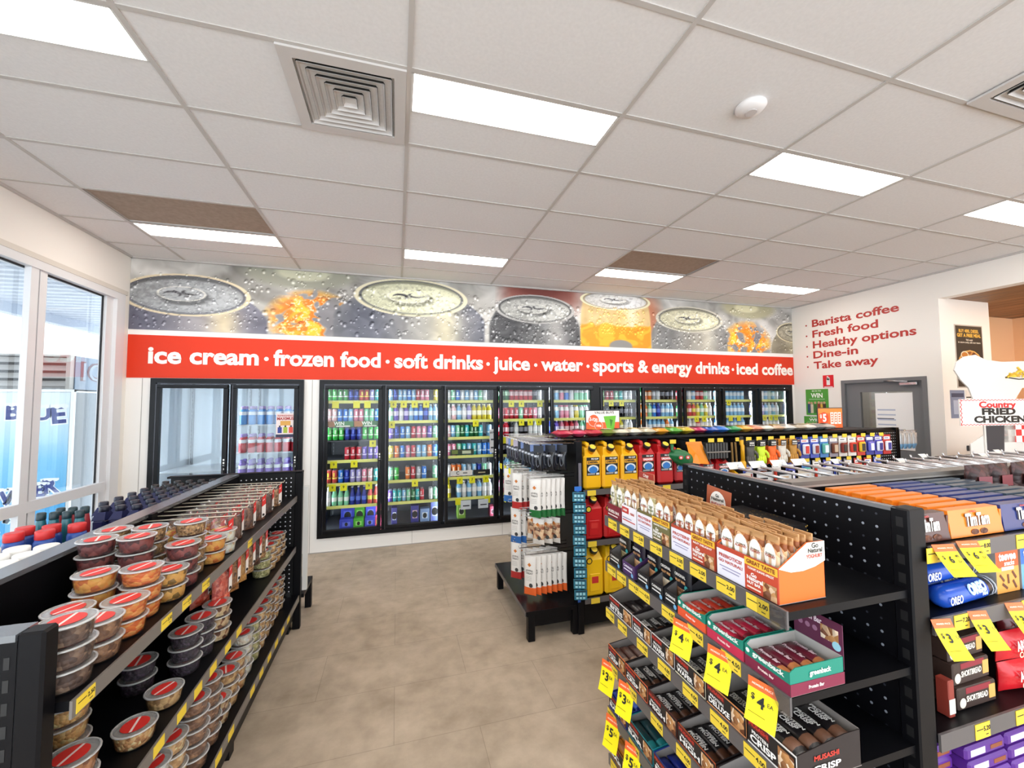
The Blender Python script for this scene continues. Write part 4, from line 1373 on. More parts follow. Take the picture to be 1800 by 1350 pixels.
for k, z in enumerate(SZ):
    sh = MB().box(XF + 0.004, EX, EY0 + 0.012, EY1 - 0.01, z - 0.02, z, BLACK).build('shelf', t)
    MB().box(XF - 0.002, XF + 0.004, EY0 + 0.01, EY1 - 0.005, z - 0.04, z + 0.004, STRIP).build('price_strip', sh)
    for y in TY[k]:
        add_ticket(sh, 'x', XF - 0.0025, -1, y, z - 0.018, 0.068, 0.038, PRC[k], -1)
    if k in (0, 1):
        MB().box(XF - 0.006, XF - 0.004, EY0 + 0.01, EY0 + 0.09, z - 0.044, z + 0.002, GL((0.95, 0.95, 0.95), 0.06)).build('ticket_holder', sh)
MB().box(XF + 0.03, EX, EY0 + 0.02, EY1 - 0.02, 0.06, 0.24, BLACK).build('kick_panel', t)

def tray(label, w, d, hf, hb, face, items, side=None, inner='#8f8a86', loc=(0, 0, 0), rz=-PI / 2, scoop=0.0, cut=0.45, side_items=(), group=None, flap=None, name='display_carton'):
    """open cardboard display carton; front faces local -y, width along x centred"""
    o = thing(name, label, 'carton', loc, rz, group)
    e = 0.0022
    fm, sm_, im = M(face, 0.5), M(side or face, 0.5), M(inner, 0.7)
    q = MB()
    q.box(-w / 2, w / 2, 0, d, 0.0005, e, im)
    q.box(-w / 2, w / 2, d - e, d, e, hb, im)
    n = 8
    top = [(-w / 2 + w * i / n, hf - scoop * math.sin(PI * i / n)) for i in range(n + 1)]
    q.prism([(-w / 2, e), (w / 2, e)] + top[::-1], 'y', 0, e, fm)
    q.prism([(-w / 2 + e, e), (w / 2 - e, e), (w / 2 - e, hf - scoop - 0.002), (-w / 2 + e, hf - scoop - 0.002)], 'y', e, e + 0.0006, im)
    pr = [(e, e), (d, e), (d, hb), (d * cut, hb), (e, hf)]
    for s in (-1, 1):
        q.prism(pr, 'x', s * w / 2 - (e if s > 0 else 0), s * w / 2 + (0 if s > 0 else e), sm_)
        q.prism([(e * 2, e), (d - e, e), (d - e, hb - 0.002), (d * cut, hb - 0.002), (e * 2, hf - 0.003)], 'x', s * (w / 2 - e) - (0.0006 if s > 0 else 0), s * (w / 2 - e) + (0 if s > 0 else 0.0006), im)
    q.build('tray', o)
    q = MB()
    y = -0.0006
    for it in items:
        y -= 0.0002
        if it[0] == 't': q.text(it[1], it[2], M(it[5], 0.5), (it[3], y - 0.0006, it[4]), bold=0.035, fit=it[6] if len(it) > 6 else None)
        elif it[0] == 'b': q.box(it[1], it[2], y, y + 0.0006, it[3], it[4], M(it[5], 0.5))
        elif it[0] == 'd': q.disc((it[1], y - 0.0003, it[2]), it[3], M(it[4], 0.5))
        elif it[0] == 'n': q.box(it[1], it[2], y - 0.0003, y + 0.0003, it[3], it[4], NUT('#6a3a20', '#c08a52', '#efe0c8', 60))
    x = w / 2 + 0.0006
    for it in side_items:
        x += 0.0003
        if it[0] == 't': q.text(it[1], it[2], M(it[5], 0.5), (x + 0.0008, it[3], it[4]), (0, 1, 0), (0, 0, 1), 0.03, fit=it[6] if len(it) > 6 else None)
        elif it[0] == 'b': q.box(x - 0.0006, x + 0.0004, it[1], it[2], it[3], it[4], M(it[5], 0.5))
        elif it[0] == 'p': q.poly([(x + 0.0005, a, b) for a, b in it[1]], M(it[2], 0.5))
    q.build('print', o)
    if flap:
        fh, fc, fitems = flap
        q = MB().box(-w / 2, w / 2, d, d + 0.002, hb * 0.5, hb + fh, M(fc, 0.5))
        for it in fitems:
            if it[0] == 't': q.text(it[1], it[2], M(it[5], 0.5), (it[3], d - 0.002, hb + it[4]), bold=0.03, fit=it[6] if len(it) > 6 else None)
            elif it[0] == 'd': q.disc((it[1], d - 0.001, hb + it[2]), it[3], M(it[4], 0.5), ry=it[5] if len(it) > 5 else None)
            elif it[0] == 'n': q.box(it[1], it[2], d - 0.0006, d, hb + it[3], hb + it[4], NUT('#6a3a20', '#c08a52', '#efe0c8', 60))
            elif it[0] == 'b': q.box(it[1], it[2], d - 0.0006, d, hb + it[3], hb + it[4], M(it[5], 0.5))
        q.build('header_card', o)
    return o

def make_upright(top, body, food, word, oval='#f2efe8', ink='#a8402c', fin='#b98a58'):
    """snack bar standing on end, its face to local -y"""
    def f():
        o = thing('snack_bar', 'x', 'snack bar')
        w, h, d = 0.047, 0.152, 0.016
        tm, bm = NUT(*top, 70), M(body, 0.4)
        q = MB().pillow(w, h, d, tm, (0, 0, 0), 5, 9, [(0.40, NUT(*food, 60)), (0.7, bm), (0.92, tm), (1.0, M(fin, 0.5))])
        q.box(-w / 2, w / 2, -0.004, 0.001, h * 0.955, h, M(fin, 0.5))
        q.build('wrapper', o)
        q = MB()
        q.disc((0, -d / 2 - 0.0005, h * 0.64), 0.020, M(oval, 0.5), ry=0.033)
        q.text('Go Natural', 0.006, M('#4a4a3a', 0.5), (0, -d / 2 - 0.0012, h * 0.68), bold=0.02)
        for k, wd in enumerate(word):
            q.text(wd, 0.0092, M(ink, 0.5), (0, -d / 2 - 0.0012, h * 0.64 - k * 0.0105), bold=0.03, fit=min(0.034, 0.0065 * len(wd)))
        q.build('label', o)
        return o
    return f
BR = {'yog': Proto(make_upright(('#8a4a20', '#c88a54', '#e8c8a0'), '#d8b894', ('#f2eee8', '#d08038', '#f0e0cc'), ('YOGHURT',))),
      'almond': Proto(make_upright(('#96501e', '#cf9258', '#ecd8b8'), '#d6b48c', ('#f6f2ec', '#c87a3a', '#f4eadc'), ('ALMOND',))),
      'nut': Proto(make_upright(('#a8652c', '#cf9a5c', '#eedcb8'), '#b8824a', ('#8a4a24', '#b87838', '#e8c898'), ('NUT', 'DELIGHT'))),
      'fruit': Proto(make_upright(('#8a4a22', '#c48a50', '#e6c896'), '#c0825a', ('#7a3820', '#b8683a', '#ecd0a8'), ('FRUIT &', 'NUT', 'DELIGHT'))),
      'pro': Proto(make_upright(('#9a6a3a', '#d0aa78', '#f0e4cc'), '#cfae84', ('#9a6238', '#c89a68', '#f0e0c8'), ('PROTEIN',))),
      'oat': Proto(make_upright(('#a89a6a', '#d8cca0', '#f2eedc'), '#c8bd94', ('#98844a', '#c8b888', '#f4eedc'), ('NUT', 'DELIGHT'), ink='#5a6a3a'))}
def fill_upright(kinds, loc, w, z, rows, lab, pitch=0.0205, x0=0.012):
    n = len(kinds)
    for i, kd in enumerate(kinds):
        for j in range(rows):
            y = loc[1] + w / 2 - w * (i + 0.5) / n
            x = loc[0] + x0 + 0.008 + j * pitch
            BR[kd].put((x, y + rt_.uniform(-0.002, 0.002), z + 0.002 + 0.004 * (j % 2) + rt_.uniform(0, 0.010)), -PI / 2 + rt_.uniform(-0.16, 0.16), lab, lab, (0.0, 0.0))
Z1 = SZ[0] + 0.001
LIL, INKR = '#e6e3ee', '#b84a3c'
def gn_front(col, msg, w, line):
    h = w / 2
    return [('b', -h, 0, 0.002, 0.078, LIL), ('t', msg, 0.013, -h / 2, 0.062, INKR, h * 0.82), ('t', 'GO NATURAL!', 0.011, -h / 2, 0.047, INKR, h * 0.85), ('b', -h * 0.9, -h * 0.15, 0.030, 0.033, '#9a96b4'), ('b', -h * 0.8, -h * 0.2, 0.022, 0.025, '#9a96b4'),
            ('b', 0, h, 0.002, 0.088, col), ('b', 0, h, 0.068, 0.088, '#e9b83a'), ('t', 'GREAT TASTE', 0.014, h / 2, 0.078, '#8a3a1a', h * 0.86), ('t', line, 0.008, h / 2, 0.062, '#f6efe6', h * 0.8),
            ('t', 'Go', 0.014, h * 0.3, 0.046, '#f8f4ee'), ('t', 'Natural', 0.015, h * 0.33, 0.036, '#f8f4ee', h * 0.5), ('t', 'NUT BAR', 0.010, h * 0.3, 0.024, '#f8f4ee', h * 0.42), ('b', h * 0.08, h * 0.5, 0.010, 0.014, '#f0d8c8'),
            ('n', h * 0.58, h * 0.97, 0.004, 0.042)]
WA = 0.2
tray('orange snack bar carton lettered YOGHURT on its end, nearest on the top shelf', WA, 0.155, 0.09, 0.145, '#b8432c', gn_front('#c2472e', 'PREBIOTICS?', WA, 'YOGHURT ALMOND APRICOT'), '#ea6a20', loc=(XF + 0.012, 0.905, Z1), cut=0.62,
     side_items=[('p', [(0.0005, 0.089), (0.04, 0.077), (0.08, 0.0765), (0.12, 0.083), (0.155, 0.095), (0.155, 0.145), (0.096, 0.145)], '#efe6dc'), ('t', 'Go', 0.018, 0.122, 0.136, '#3a3a34'), ('t', 'Natural', 0.016, 0.122, 0.124, '#3a3a34'), ('t', 'YOGHURT', 0.013, 0.118, 0.110, INKR, 0.055)])
fill_upright(['almond', 'almond', 'yog', 'yog'], (XF + 0.012, 0.905), WA - 0.01, Z1, 6, 'upright snack bar in the orange ended YOGHURT carton, top shelf')
tray('red brown snack bar carton with a PROTEIN panel, second from near on the top shelf', WA, 0.155, 0.088, 0.135, '#b0452c', gn_front('#b4472f', 'PROTEIN?', WA, 'NUT DELIGHT'), '#a04028', loc=(XF + 0.012, 1.112, Z1), cut=0.62)
fill_upright(['fruit', 'fruit', 'nut', 'nut'], (XF + 0.012, 1.112), WA - 0.01, Z1, 6, 'upright snack bar in the red brown PROTEIN carton, top shelf')
o = tray('olive snack bar carton with a raised fruit and nut header card, top shelf', WA, 0.175, 0.088, 0.135, '#6a6238', gn_front('#6f6a44', 'PROTEIN?', WA, 'ALMOND COCONUT'), '#6a6238', loc=(XF + 0.012, 1.319, Z1), cut=0.62,
         flap=None)
fill_upright(['pro', 'oat', 'nut', 'fruit'], (XF + 0.012, 1.319), WA - 0.01, Z1, 7, 'upright snack bar in the olive GREAT TASTE carton, top shelf')
q = MB()
hx = XF + 0.245
q.prism([(1.20, 1.34), (1.315, 1.34), (1.30, 1.478), (1.185, 1.468)], 'x', hx, hx + 0.002, M('#b05c3c', 0.5))
q.disc((hx - 0.001, 1.249, 1.418), 0.038, M('#f4f0ea', 0.5), (0, -1, 0), (0, 0, 1), 20, 0.044)
for s, z, c in (('Go', 1.445, '#4a4a40'), ('Natural', 1.432, '#4a4a40'), ('FRUIT & NUT', 1.413, INKR), ('DELIGHT', 1.399, INKR)):
    q.text(s, 0.016, M(c, 0.5), (hx - 0.0022, 1.249, z), (0, -1, 0), (0, 0, 1), 0.03, fit=min(0.062, 0.0085 * len(s)))
q.build('header_card', o).matrix_parent_inverse = Matrix.Translation((XF + 0.012, 1.319, Z1)).inverted() if False else Matrix.Identity(4)
hc = o.children[-1] if o.children else None
hdr = [x for x in bpy.data.objects if x.name.startswith('header_card')][-1]
hdr.matrix_parent_inverse = (Matrix.Translation((XF + 0.012, 1.319, Z1)) @ Matrix.Rotation(-PI / 2, 4, 'Z')).inverted()
tray('white snack bar carton with red print, fourth on the top shelf', 0.105, 0.165, 0.082, 0.13, '#ece8ee', [('b', -0.05, 0.0, 0.05, 0.074, '#c23a34'), ('t', 'HIGH', 0.012, -0.025, 0.062, '#f8f4ee'), ('t', 'FIBRE', 0.012, 0.027, 0.055, INKR), ('b', -0.045, 0.045, 0.02, 0.024, '#c23a34'), ('b', -0.045, 0.02, 0.03, 0.033, '#8884a0')], loc=(XF + 0.012, 1.479, Z1), cut=0.6)
fill_upright(['pro', 'pro'], (XF + 0.012, 1.479), 0.1, Z1, 7, 'upright snack bar in the white and red carton, top shelf')
tray('maroon snack bar carton at the far end of the top shelf', 0.115, 0.165, 0.06, 0.13, '#7a1e2c', [('t', 'MUESLI BAR', 0.016, 0, 0.03, '#f2e6dc', 0.09), ('b', -0.05, 0.03, 0.012, 0.016, '#f2e6dc')], loc=(XF + 0.012, 1.596, Z1), cut=0.5,
     flap=(0.062, '#d8b48a', [('b', -0.0575, 0.0575, 0.035, 0.062, '#a83a2c'), ('t', 'Crispy', 0.02, 0, 0.048, '#f4ece2', 0.04), ('t', 'MUESLI', 0.022, -0.005, 0.015, '#3a2418', 0.075)]))
fill_upright(['oat', 'oat'], (XF + 0.012, 1.596), 0.11, Z1, 7, 'upright snack bar in the maroon carton, top shelf')
t = thing('chocolate_box', 'black box with gold speckled corner behind the bars on the top shelf', 'box', (1.245, 1.16, Z1))
q = MB().box(-0.06, 0.06, -0.13, 0.13, 0, 0.105, M('#1a1718', 0.4), 0.003)
for k in range(60):
    a, b = rt_.random(), rt_.random()
    if k < 35: q.disc((0.058 - 0.03 * a * a, -0.1304, 0.005 + 0.095 * b), 0.0028, M('#d8b25a', 0.4, 0.5), n=6)
    else: q.disc((-0.05 + 0.1 * a, -0.12 + 0.2 * b, 0.1054), 0.0028, M('#d8b25a', 0.4, 0.5), (1, 0, 0), (0, 1, 0), 6)
q.build('body', t)

def lying(w, cols, txt=None, r=0.017, name='snack_bar', L=None):
    """wrapped bar lying along x"""
    def f():
        o = thing(name, 'x', 'snack bar')
        wm, pm = M(cols[0], 0.3), M(cols[1], 0.4)
        L_ = w
        q = MB()
        n = 8
        v = []
        ks = [(-0.5, 0.12, 1.0), (-0.44, 0.15, 1.05), (-0.40, 0.8, 0.95), (-0.15, 1.0, 1.0), (0.2, 1.0, 1.0), (0.40, 0.8, 0.95), (0.44, 0.15, 1.05), (0.5, 0.12, 1.0)]
        for a, b, c in ks:
            for j in range(n):
                g = 2 * PI * (j + 0.5) / n
                v.append((a * L_, math.cos(g) * r * c, r * 0.62 + math.sin(g) * r * 0.62 * b))
        F0, F1 = [], []
        for i in range(len(ks) - 1):
            for j in range(n):
                fc = (i * n + j, (i + 1) * n + j, (i + 1) * n + (j + 1) % n, i * n + (j + 1) % n)
                (F1 if i in (4,) else F0).append(fc)
        F0 += [tuple(range(n)), tuple((len(ks) - 1) * n + j for j in range(n))[::-1]]
        q.add(v, F0, wm, True)
        i1 = q.slot(pm)
        q.f += F1
        q.mi += [i1] * len(F1)
        q.sm += [True] * len(F1)
        q.build('wrapper', o)
        if txt:
            q = MB()
            for k, s in enumerate(txt):
                q.text(s, r * (0.55 if len(txt) > 1 and k == 0 else 0.9), M(cols[2], 0.5), (-w * 0.1, r * 0.30 - k * r * 0.62, r * 1.265), (1, 0, 0), (0, 1, 0), 0.035, fit=min(w * 0.5, w * 0.075 * len(s)))
            q.build('label', o)
        return o
    return f
def fill_lying(p, xc, y0, d, n, layers, lab, z, lift=0.022, tiltx=0.0):
    """bars across the width (world y), side by side along world x"""
    for k in range(layers):
        for j in range(n):
            x = xc + d * (j + 0.5) / n
            p.put((x, y0 + rt_.uniform(-0.002, 0.002), z + 0.003 + k * lift), -PI / 2 + rt_.uniform(-0.03, 0.03), lab, lab)

# shelf 2: dark granola packs at the far end, green cartons near
Z2 = SZ[1] + 0.001
def make_pouch(a, b, c):
    def f():
        o = thing('snack_pouch', 'x', 'pouch')
        MB().pillow(0.085, 0.14, 0.02, M(a, 0.3), (0, 0, 0), 5, 8, [(0.42, NUT(b, c, '#e8cfa8', 55)), (1.0, M(a, 0.3))]).build('wrapper', o)
        q = MB().text('ORIGINAL', 0.014, M('#e8e4dc', 0.5), (-0.004, -0.0125, 0.095), bold=0.03, fit=0.055)
        q.text('FRUIT FREE', 0.012, M('#d8a06a', 0.5), (-0.004, -0.0122, 0.076), bold=0.03, fit=0.05)
        q.disc((0.026, -0.0125, 0.062), 0.009, M('#3a9a9a', 0.5))
        q.build('label', o)
        return o
    return f
P2 = [Proto(make_pouch('#2a2620', '#6a5a38', '#9a8a60')), Proto(make_pouch('#241c2c', '#c08a5a', '#e0b080')), Proto(make_pouch('#14161c', '#a0623a', '#c88a5c')), Proto(make_pouch('#14161a', '#c0a080', '#e6d4b8')), Proto(make_pouch('#181a22', '#6a4026', '#8a5c3c'))]
D2 = [(1.64, 1.545, '#1d1a18', '#e8e2da', 'of khaki and black pouches, farthest on the second shelf', 4), (1.532, 1.443, '#4a2f5c', '#e6dff0', 'with purple edges, second from far on the second shelf', 2), (1.425, 1.345, '#16151a', '#e8e6e2', 'third from far on the second shelf', 3),
      (1.337, 1.262, '#141318', '#e8e6e2', 'fourth from far on the second shelf', 2), (1.257, 1.186, '#1a1a1e', '#e8e6e2', 'mostly empty, beside the green cartons', 1)]
for i, (a, b, c, w_, nm, n) in enumerate(D2):
    w = a - b - 0.003
    tray('dark open carton ' + nm, w, 0.2, 0.052, 0.13, c, [('t', 'CARMANS', 0.012, 0, 0.036, w_, w * 0.75), ('b', -w * 0.38, w * 0.3, 0.02, 0.024, w_), ('d', w * 0.34, 0.012, 0.008, '#7ab0d8')], inner='#6f6b6a', loc=(XF + 0.01, (a + b) / 2, Z2), cut=0.8)
    for j in range(n):
        P2[i].put((XF + 0.065 + 0.026 * j, (a + b) / 2, Z2 + 0.006), -PI / 2 + rt_.uniform(-0.03, 0.03), 'dark snack pouch in the carton ' + nm, 'pouches on the second shelf', (0, 0))
GRN = '#17806c'
def green_front(w, col):
    return [('b', -w / 2, w / 2, 0.002, 0.03, col), ('t', 'greenback', 0.017, 0.006, 0.045, '#e6efe8', w * 0.7), ('d', -w * 0.42, 0.045, 0.006, '#e6efe8'), ('t', 'Protein Bar', 0.010, 0.0, 0.018, '#f2dcd6', w * 0.35)]
for (a, b, col, bar, nm, hd) in ((1.178, 1.052, '#e0552f', ('#d8402c', '#e8702c', '#f4dcd2'), 'orange striped green carton of protein bars, farthest of three', None), (1.046, 0.912, '#c02c4a', ('#c02844', '#8a2434', '#f4dce0'), 'crimson striped green carton of protein bars, middle of three', None),
                                 (0.908, 0.776, '#7a1f3c', ('#6e2233', '#c07a4a', '#f2d4dc'), 'maroon striped green carton of protein bars, nearest, with raised lid', (0.075, '#5c2340', [('t', 'Protein Bar', 0.02, -0.02, 0.06, '#f0dce4', 0.07), ('d', -0.045, 0.035, 0.007, '#9a6a84'), ('d', -0.025, 0.035, 0.007, '#9a6a84'), ('d', -0.005, 0.035, 0.007, '#9a6a84'), ('n', 0.01, 0.055, 0.02, 0.055), ('d', 0.05, 0.016, 0.011, '#9ad0e0')]))):
    w = a - b - 0.002
    tray(nm, w, 0.175, 0.058, 0.066, GRN, green_front(w, col), GRN, '#b8b4ae', loc=(XF + 0.004, (a + b) / 2, Z2), scoop=0.012, cut=0.1, flap=hd,
         side_items=[('b', 0, 0.175, 0.002, 0.03, col), ('t', 'greenback', 0.017, 0.095, 0.047, '#e6efe8', 0.07), ('d',), ('t', 'Protein Bar', 0.011, 0.08, 0.016, '#f2dcd6', 0.05)] if True else ())
    pb_ = Proto(lying(w * 0.93, bar, ('Protein Bar',), 0.018))
    fill_lying(pb_, XF + 0.003, (a + b) / 2, 0.162, 4, 2, 'protein bar in the ' + nm.split(' of ')[0] + ' carton'.replace(' carton', '') + ' on the second shelf', Z2, 0.023)

def musashi(nm, a, b, z, col, word, bar, bartxt, d=0.18, h=0.062, n=4, layers=2, head='MUSASHI', lid=False, side=None, hb=None):
    w = a - b - 0.002
    its = [('b', -w / 2, w / 2, h * 0.04, h * 0.96, '#1b1718'), ('b', -w / 2, -w * 0.02, h * 0.66, h * 0.96, '#5a1f1c'), ('t', head, h * 0.2, -w * 0.25, h * 0.8, '#c8382c', w * 0.42),
           ('t', 'PROTEIN', h * 0.17, -w * 0.22, h * 0.54, '#eceae6', w * 0.36), ('t', word, h * 0.33, -w * 0.16, h * 0.3, '#f4f2ee', w * 0.56), ('n', w * 0.16, w * 0.47, h * 0.1, h * 0.88), ('b', -w / 2, w / 2, 0.002, h * 0.1, col)]
    tray(nm, w, d, h, hb or h * 1.25, col, its, side or '#241c1c', '#8a837e', loc=(XF + 0.006, (a + b) / 2, z + 0.001), cut=0.75, scoop=0.0,
         side_items=[('t', head, 0.016, d * 0.45, h * 0.75, '#c8382c', 0.08), ('t', word, 0.02, d * 0.45, h * 0.4, '#eceae6', 0.09)])
    p = Proto(lying(w * 0.93, bar, bartxt, d / n / 2 * 0.9))
    fill_lying(p, XF + 0.012, (a + b) / 2, d - 0.012, n, layers, 'bar inside the ' + nm, z + 0.001, 0.022)
Z3 = SZ[2]
BKB = ('#1c1a1c', '#5a3a2a', '#eceae6')
musashi('white fronted wafer carton, farthest on the third shelf', 1.64, 1.46, Z3, '#e6e2de', 'BITES', ('#2a2022', '#7a4a34', '#eceae6'), None, n=3, layers=1, hb=0.1)
musashi('dark wafer carton, second from far on the third shelf', 1.456, 1.335, Z3, '#e6e2de', 'WAFER', BKB, ('PROTEIN', 'WAFER'))
musashi('dark wafer carton, third from far on the third shelf', 1.331, 1.205, Z3, '#e6e2de', 'WAFER', BKB, ('PROTEIN', 'WAFER'))
musashi('black wafer carton with vanilla picture, fourth from far on the third shelf', 1.20, 1.062, Z3, '#ded6b8', 'WAFER', ('#1c1a1c', '#d8cba0', '#eceae6'), ('PROTEIN', 'WAFER'))
musashi('black and peach DELUXE carton, second from near on the third shelf', 1.056, 0.913, Z3, '#d8905a', 'DELUXE', BKB, ('PROTEIN', 'DELUXE'), layers=1)
musashi('big black CRISP carton, nearest on the third shelf', 0.908, 0.77, Z3, '#e6e2de', 'CRISP', ('#1e1b1d', '#6a4836', '#eceae6'), ('PROTEIN', 'CRISP'), d=0.21, layers=3, n=4, h=0.07)
Z4 = SZ[3]
musashi('orange topped CRISP carton, farthest on the fourth shelf', 1.655, 1.52, Z4, '#e87a3a', 'CRISP', ('#5a3a30', '#a8846a', '#eceae6'), None)
musashi('white and orange CRISP carton, second from far on the fourth shelf', 1.515, 1.365, Z4, '#e46a40', 'CRISP', BKB, ('PROTEIN', 'CRISP'))
musashi('brown HIGH carton, third from far on the fourth shelf', 1.36, 1.20, Z4, '#5a2a20', 'HIGH', BKB, ('HIGH', 'PROTEIN'))
musashi('rust HIGH carton, fourth from far on the fourth shelf', 1.195, 1.03, Z4, '#a8502c', 'HIGH', BKB, ('HIGH', 'PROTEIN'))
musashi('dark HIGH carton, nearest on the fourth shelf', 1.025, 0.86, Z4, '#3a2a28', 'HIGH', BKB, None, layers=1)
Z5 = SZ[4]
musashi('blue carton of bars, farthest on the fifth shelf', 1.655, 1.515, Z5, '#2a3f9a', 'BAR', ('#2444a8', '#5a7ad8', '#eceae6'), None, head='PROTEIN', layers=3, side='#2a3f9a')
musashi('teal carton of bars, second from far on the fifth shelf', 1.51, 1.34, Z5, '#1f8a94', 'BAR', ('#1c4a50', '#2f9aa0', '#eceae6'), None, head='PROTEIN', layers=2, side='#1f8a94')
musashi('navy carton of bars, third from far on the fifth shelf', 1.335, 1.16, Z5, '#223a8a', 'BAR', ('#1f2f8a', '#4a6ad0', '#eceae6'), None, head='PROTEIN', layers=2, side='#223a8a')
Z6 = SZ[5]
musashi('tan carton of bars, farthest on the lowest shelf', 1.65, 1.50, Z6, '#b8782c', 'BAR', ('#c07a2a', '#e0a85a', '#3a2418'), None, head='PROTEIN', layers=3, side='#b8782c')
musashi('pale teal carton of bars, second on the lowest shelf', 1.495, 1.33, Z6, '#4a9aa0', 'BAR', ('#8a5a34', '#c8a06a', '#3a2418'), None, head='PROTEIN', layers=2, side='#4a9aa0')

# hanging price flags
def flag(label, price, loc, rz, w=0.062, h=0.098, small='EA', curl=0.0, lean=0.0):
    o = thing('price_flag', label, 'price tag', loc, rz)
    n = 8
    v, F, FO = [], [], []
    for j in range(n + 1):
        u = j / n
        y = -0.002 - curl * u * u - lean * u
        for s in (-1, 1): v.append((s * w / 2, y, -u * h))
    for j in range(n):
        (FO if j < 2 else F).append((2 * j, 2 * j + 2, 2 * j + 3, 2 * j + 1))
    q = MB().add(v, F, M('#fbe714', 0.5))
    i = q.slot(M('#f0692e', 0.5))
    q.f += FO
    q.mi += [i] * len(FO)
    q.sm += [False] * len(FO)
    q.build('card', o)
    q = MB()
    def at(u): return -0.0035 - curl * u * u - lean * u
    upv = Vector((0, (curl * 1.1 + lean), h)).normalized()
    d_, c_ = (price.split('.') + [''])[:2]
    q.text(d_, h * 0.36, INK, (-0.002, at(0.5) - 0.001, -h * 0.5), (1, 0, 0), upv, 0.03)
    q.text('$', h * 0.2, INK, (-w * 0.3, at(0.42) - 0.001, -h * 0.43), (1, 0, 0), upv, 0.02)
    if c_: q.text(c_, h * 0.16, INK, (w * 0.3, at(0.4) - 0.001, -h * 0.40), (1, 0, 0), upv, 0.02)
    q.text(small, h * 0.13, INK, (w * 0.3, at(0.56) - 0.001, -h * (0.56 if c_ else 0.44)), (1, 0, 0), upv, 0.01)
    q.text('MEMBER PRICE', h * 0.07, M('#fbe0c8', 0.5), (0, at(0.12) - 0.001, -h * 0.12), (1, 0, 0), upv, 0.01, fit=w * 0.7)
    q.box(-w * 0.4, w * 0.15, at(0.78) - 0.0012, at(0.78) - 0.0006, -h * 0.785, -h * 0.775, M('#7a6a1a', 0.6))
    q.build('lettering', o)
    return o
for i, (y, nm) in enumerate(((1.138, 'farthest'), (0.985, 'middle'), (0.842, 'nearest'))):
    flag('yellow $4 price flag under the second bar shelf, %s of three' % nm, '4', (XF - 0.006, y, 1.083), -PI / 2 + 0.25, 0.074, 0.098, curl=0.02, lean=0.006)
for i, (y, nm) in enumerate(((1.63, 'farther'), (1.49, 'nearer'))):
    flag('yellow $3 price flag under the fourth bar shelf, %s of two' % nm, '3', (XF - 0.006, y, 0.665), -PI / 2 + 0.35, 0.074, 0.12, curl=0.02, lean=0.01)
for i, (y, nm) in enumerate(((1.60, 'farther'), (1.45, 'nearer'))):
    flag('yellow $5 price flag under the fifth bar shelf, %s of two' % nm, '5', (XF - 0.006, y, 0.455), -PI / 2 + 0.35, 0.074, 0.12, curl=0.02, lean=0.01)

# ------------------------------------------------------------------ gondola run with biscuits, facing the viewer
GF, GP, G0, G1 = 0.76, 1.165, 1.392, 3.75
t = thing('gondola_shelving', 'black shelving of biscuits facing the viewer, its top lined with silver hooks', 'shelving', (0, 0, 0))
MB().box(G0, G1, GP, GP + 0.03, 0.1, 1.475, BLACK).build('back_panel', t)
q = MB().box(G0, G1, GP - 0.012, GP + 0.05, 1.475, 1.497, M('#6d6862', 0.35, 0.3))
q.box(G0, G1, GP - 0.013, GP - 0.012, 1.475, 1.482, M('#a9a59f', 0.3, 0.6))
q.build('top_rail', t)
BZ = [1.395, 1.205, 0.905, 0.6, 0.28]
for k, z in enumerate(BZ):
    sh = MB().box(G0, G1, GF + 0.004, GP, z - 0.022, z, BLACK).build('shelf', t)
    MB().box(G0, G1, GF - 0.002, GF + 0.004, z - 0.042, z + 0.003, STRIP).build('price_strip', sh)
    for x in [[1.405, 1.61, 1.795, 2.0], [1.50, 1.80, 2.0], [1.56, 1.74, 1.95], [], []][k]:
        add_ticket(sh, 'y', GF - 0.0025, -1, x, z - 0.02, 0.062, 0.04, ['8.00', '7.20', '5.20', '', ''][k], 1)
    MB().box(G0, G1, GP + 0.03, 1.6, z - 0.222, z - 0.2, BLACK).build('rear_shelf', t) if k in (2, 4) else None
for x in (2.6, 3.7):
    MB().box(x, x + 0.05, GP - 0.005, GP + 0.035, 0.0, 1.48, BLACK).build('post', t)
HK = M('#d9dade', 0.25, 0.7)
hkx = [1.50, 1.63, 1.76, 1.89] + [2.0 + 0.066 * k for k in range(26)]
for i, x in enumerate(hkx):
    ln = 0.36 if i % 2 == 0 or i < 4 else 0.27
    q = MB().tube([(x, GP + 0.03, 1.482), (x + 0.03, GP + ln, 1.486)], 0.0065, HK, 6)
    q.tube([(x + 0.03, GP + ln, 1.486), (x + 0.03, GP + ln + 0.005, 1.503)], 0.004, HK, 6)
    hk = q.build('hook', t)
    if i % 5 == 1 or i < 4:
        q = MB()
        k_ = 1.6 if i < 4 else 1.0
        A = Vector((x + 0.03, GP + ln + 0.008, 1.482))
        q.add([A + Vector((-0.028 * k_, 0, 0)), A + Vector((0.028 * k_, 0, 0)), A + Vector((0.028 * k_, 0.022, 0.018 * k_)), A + Vector((-0.028 * k_, 0.022, 0.018 * k_))], [(0, 1, 2, 3)], M('#e3e0da', 0.5))
        q.build('ticket_holder', hk)
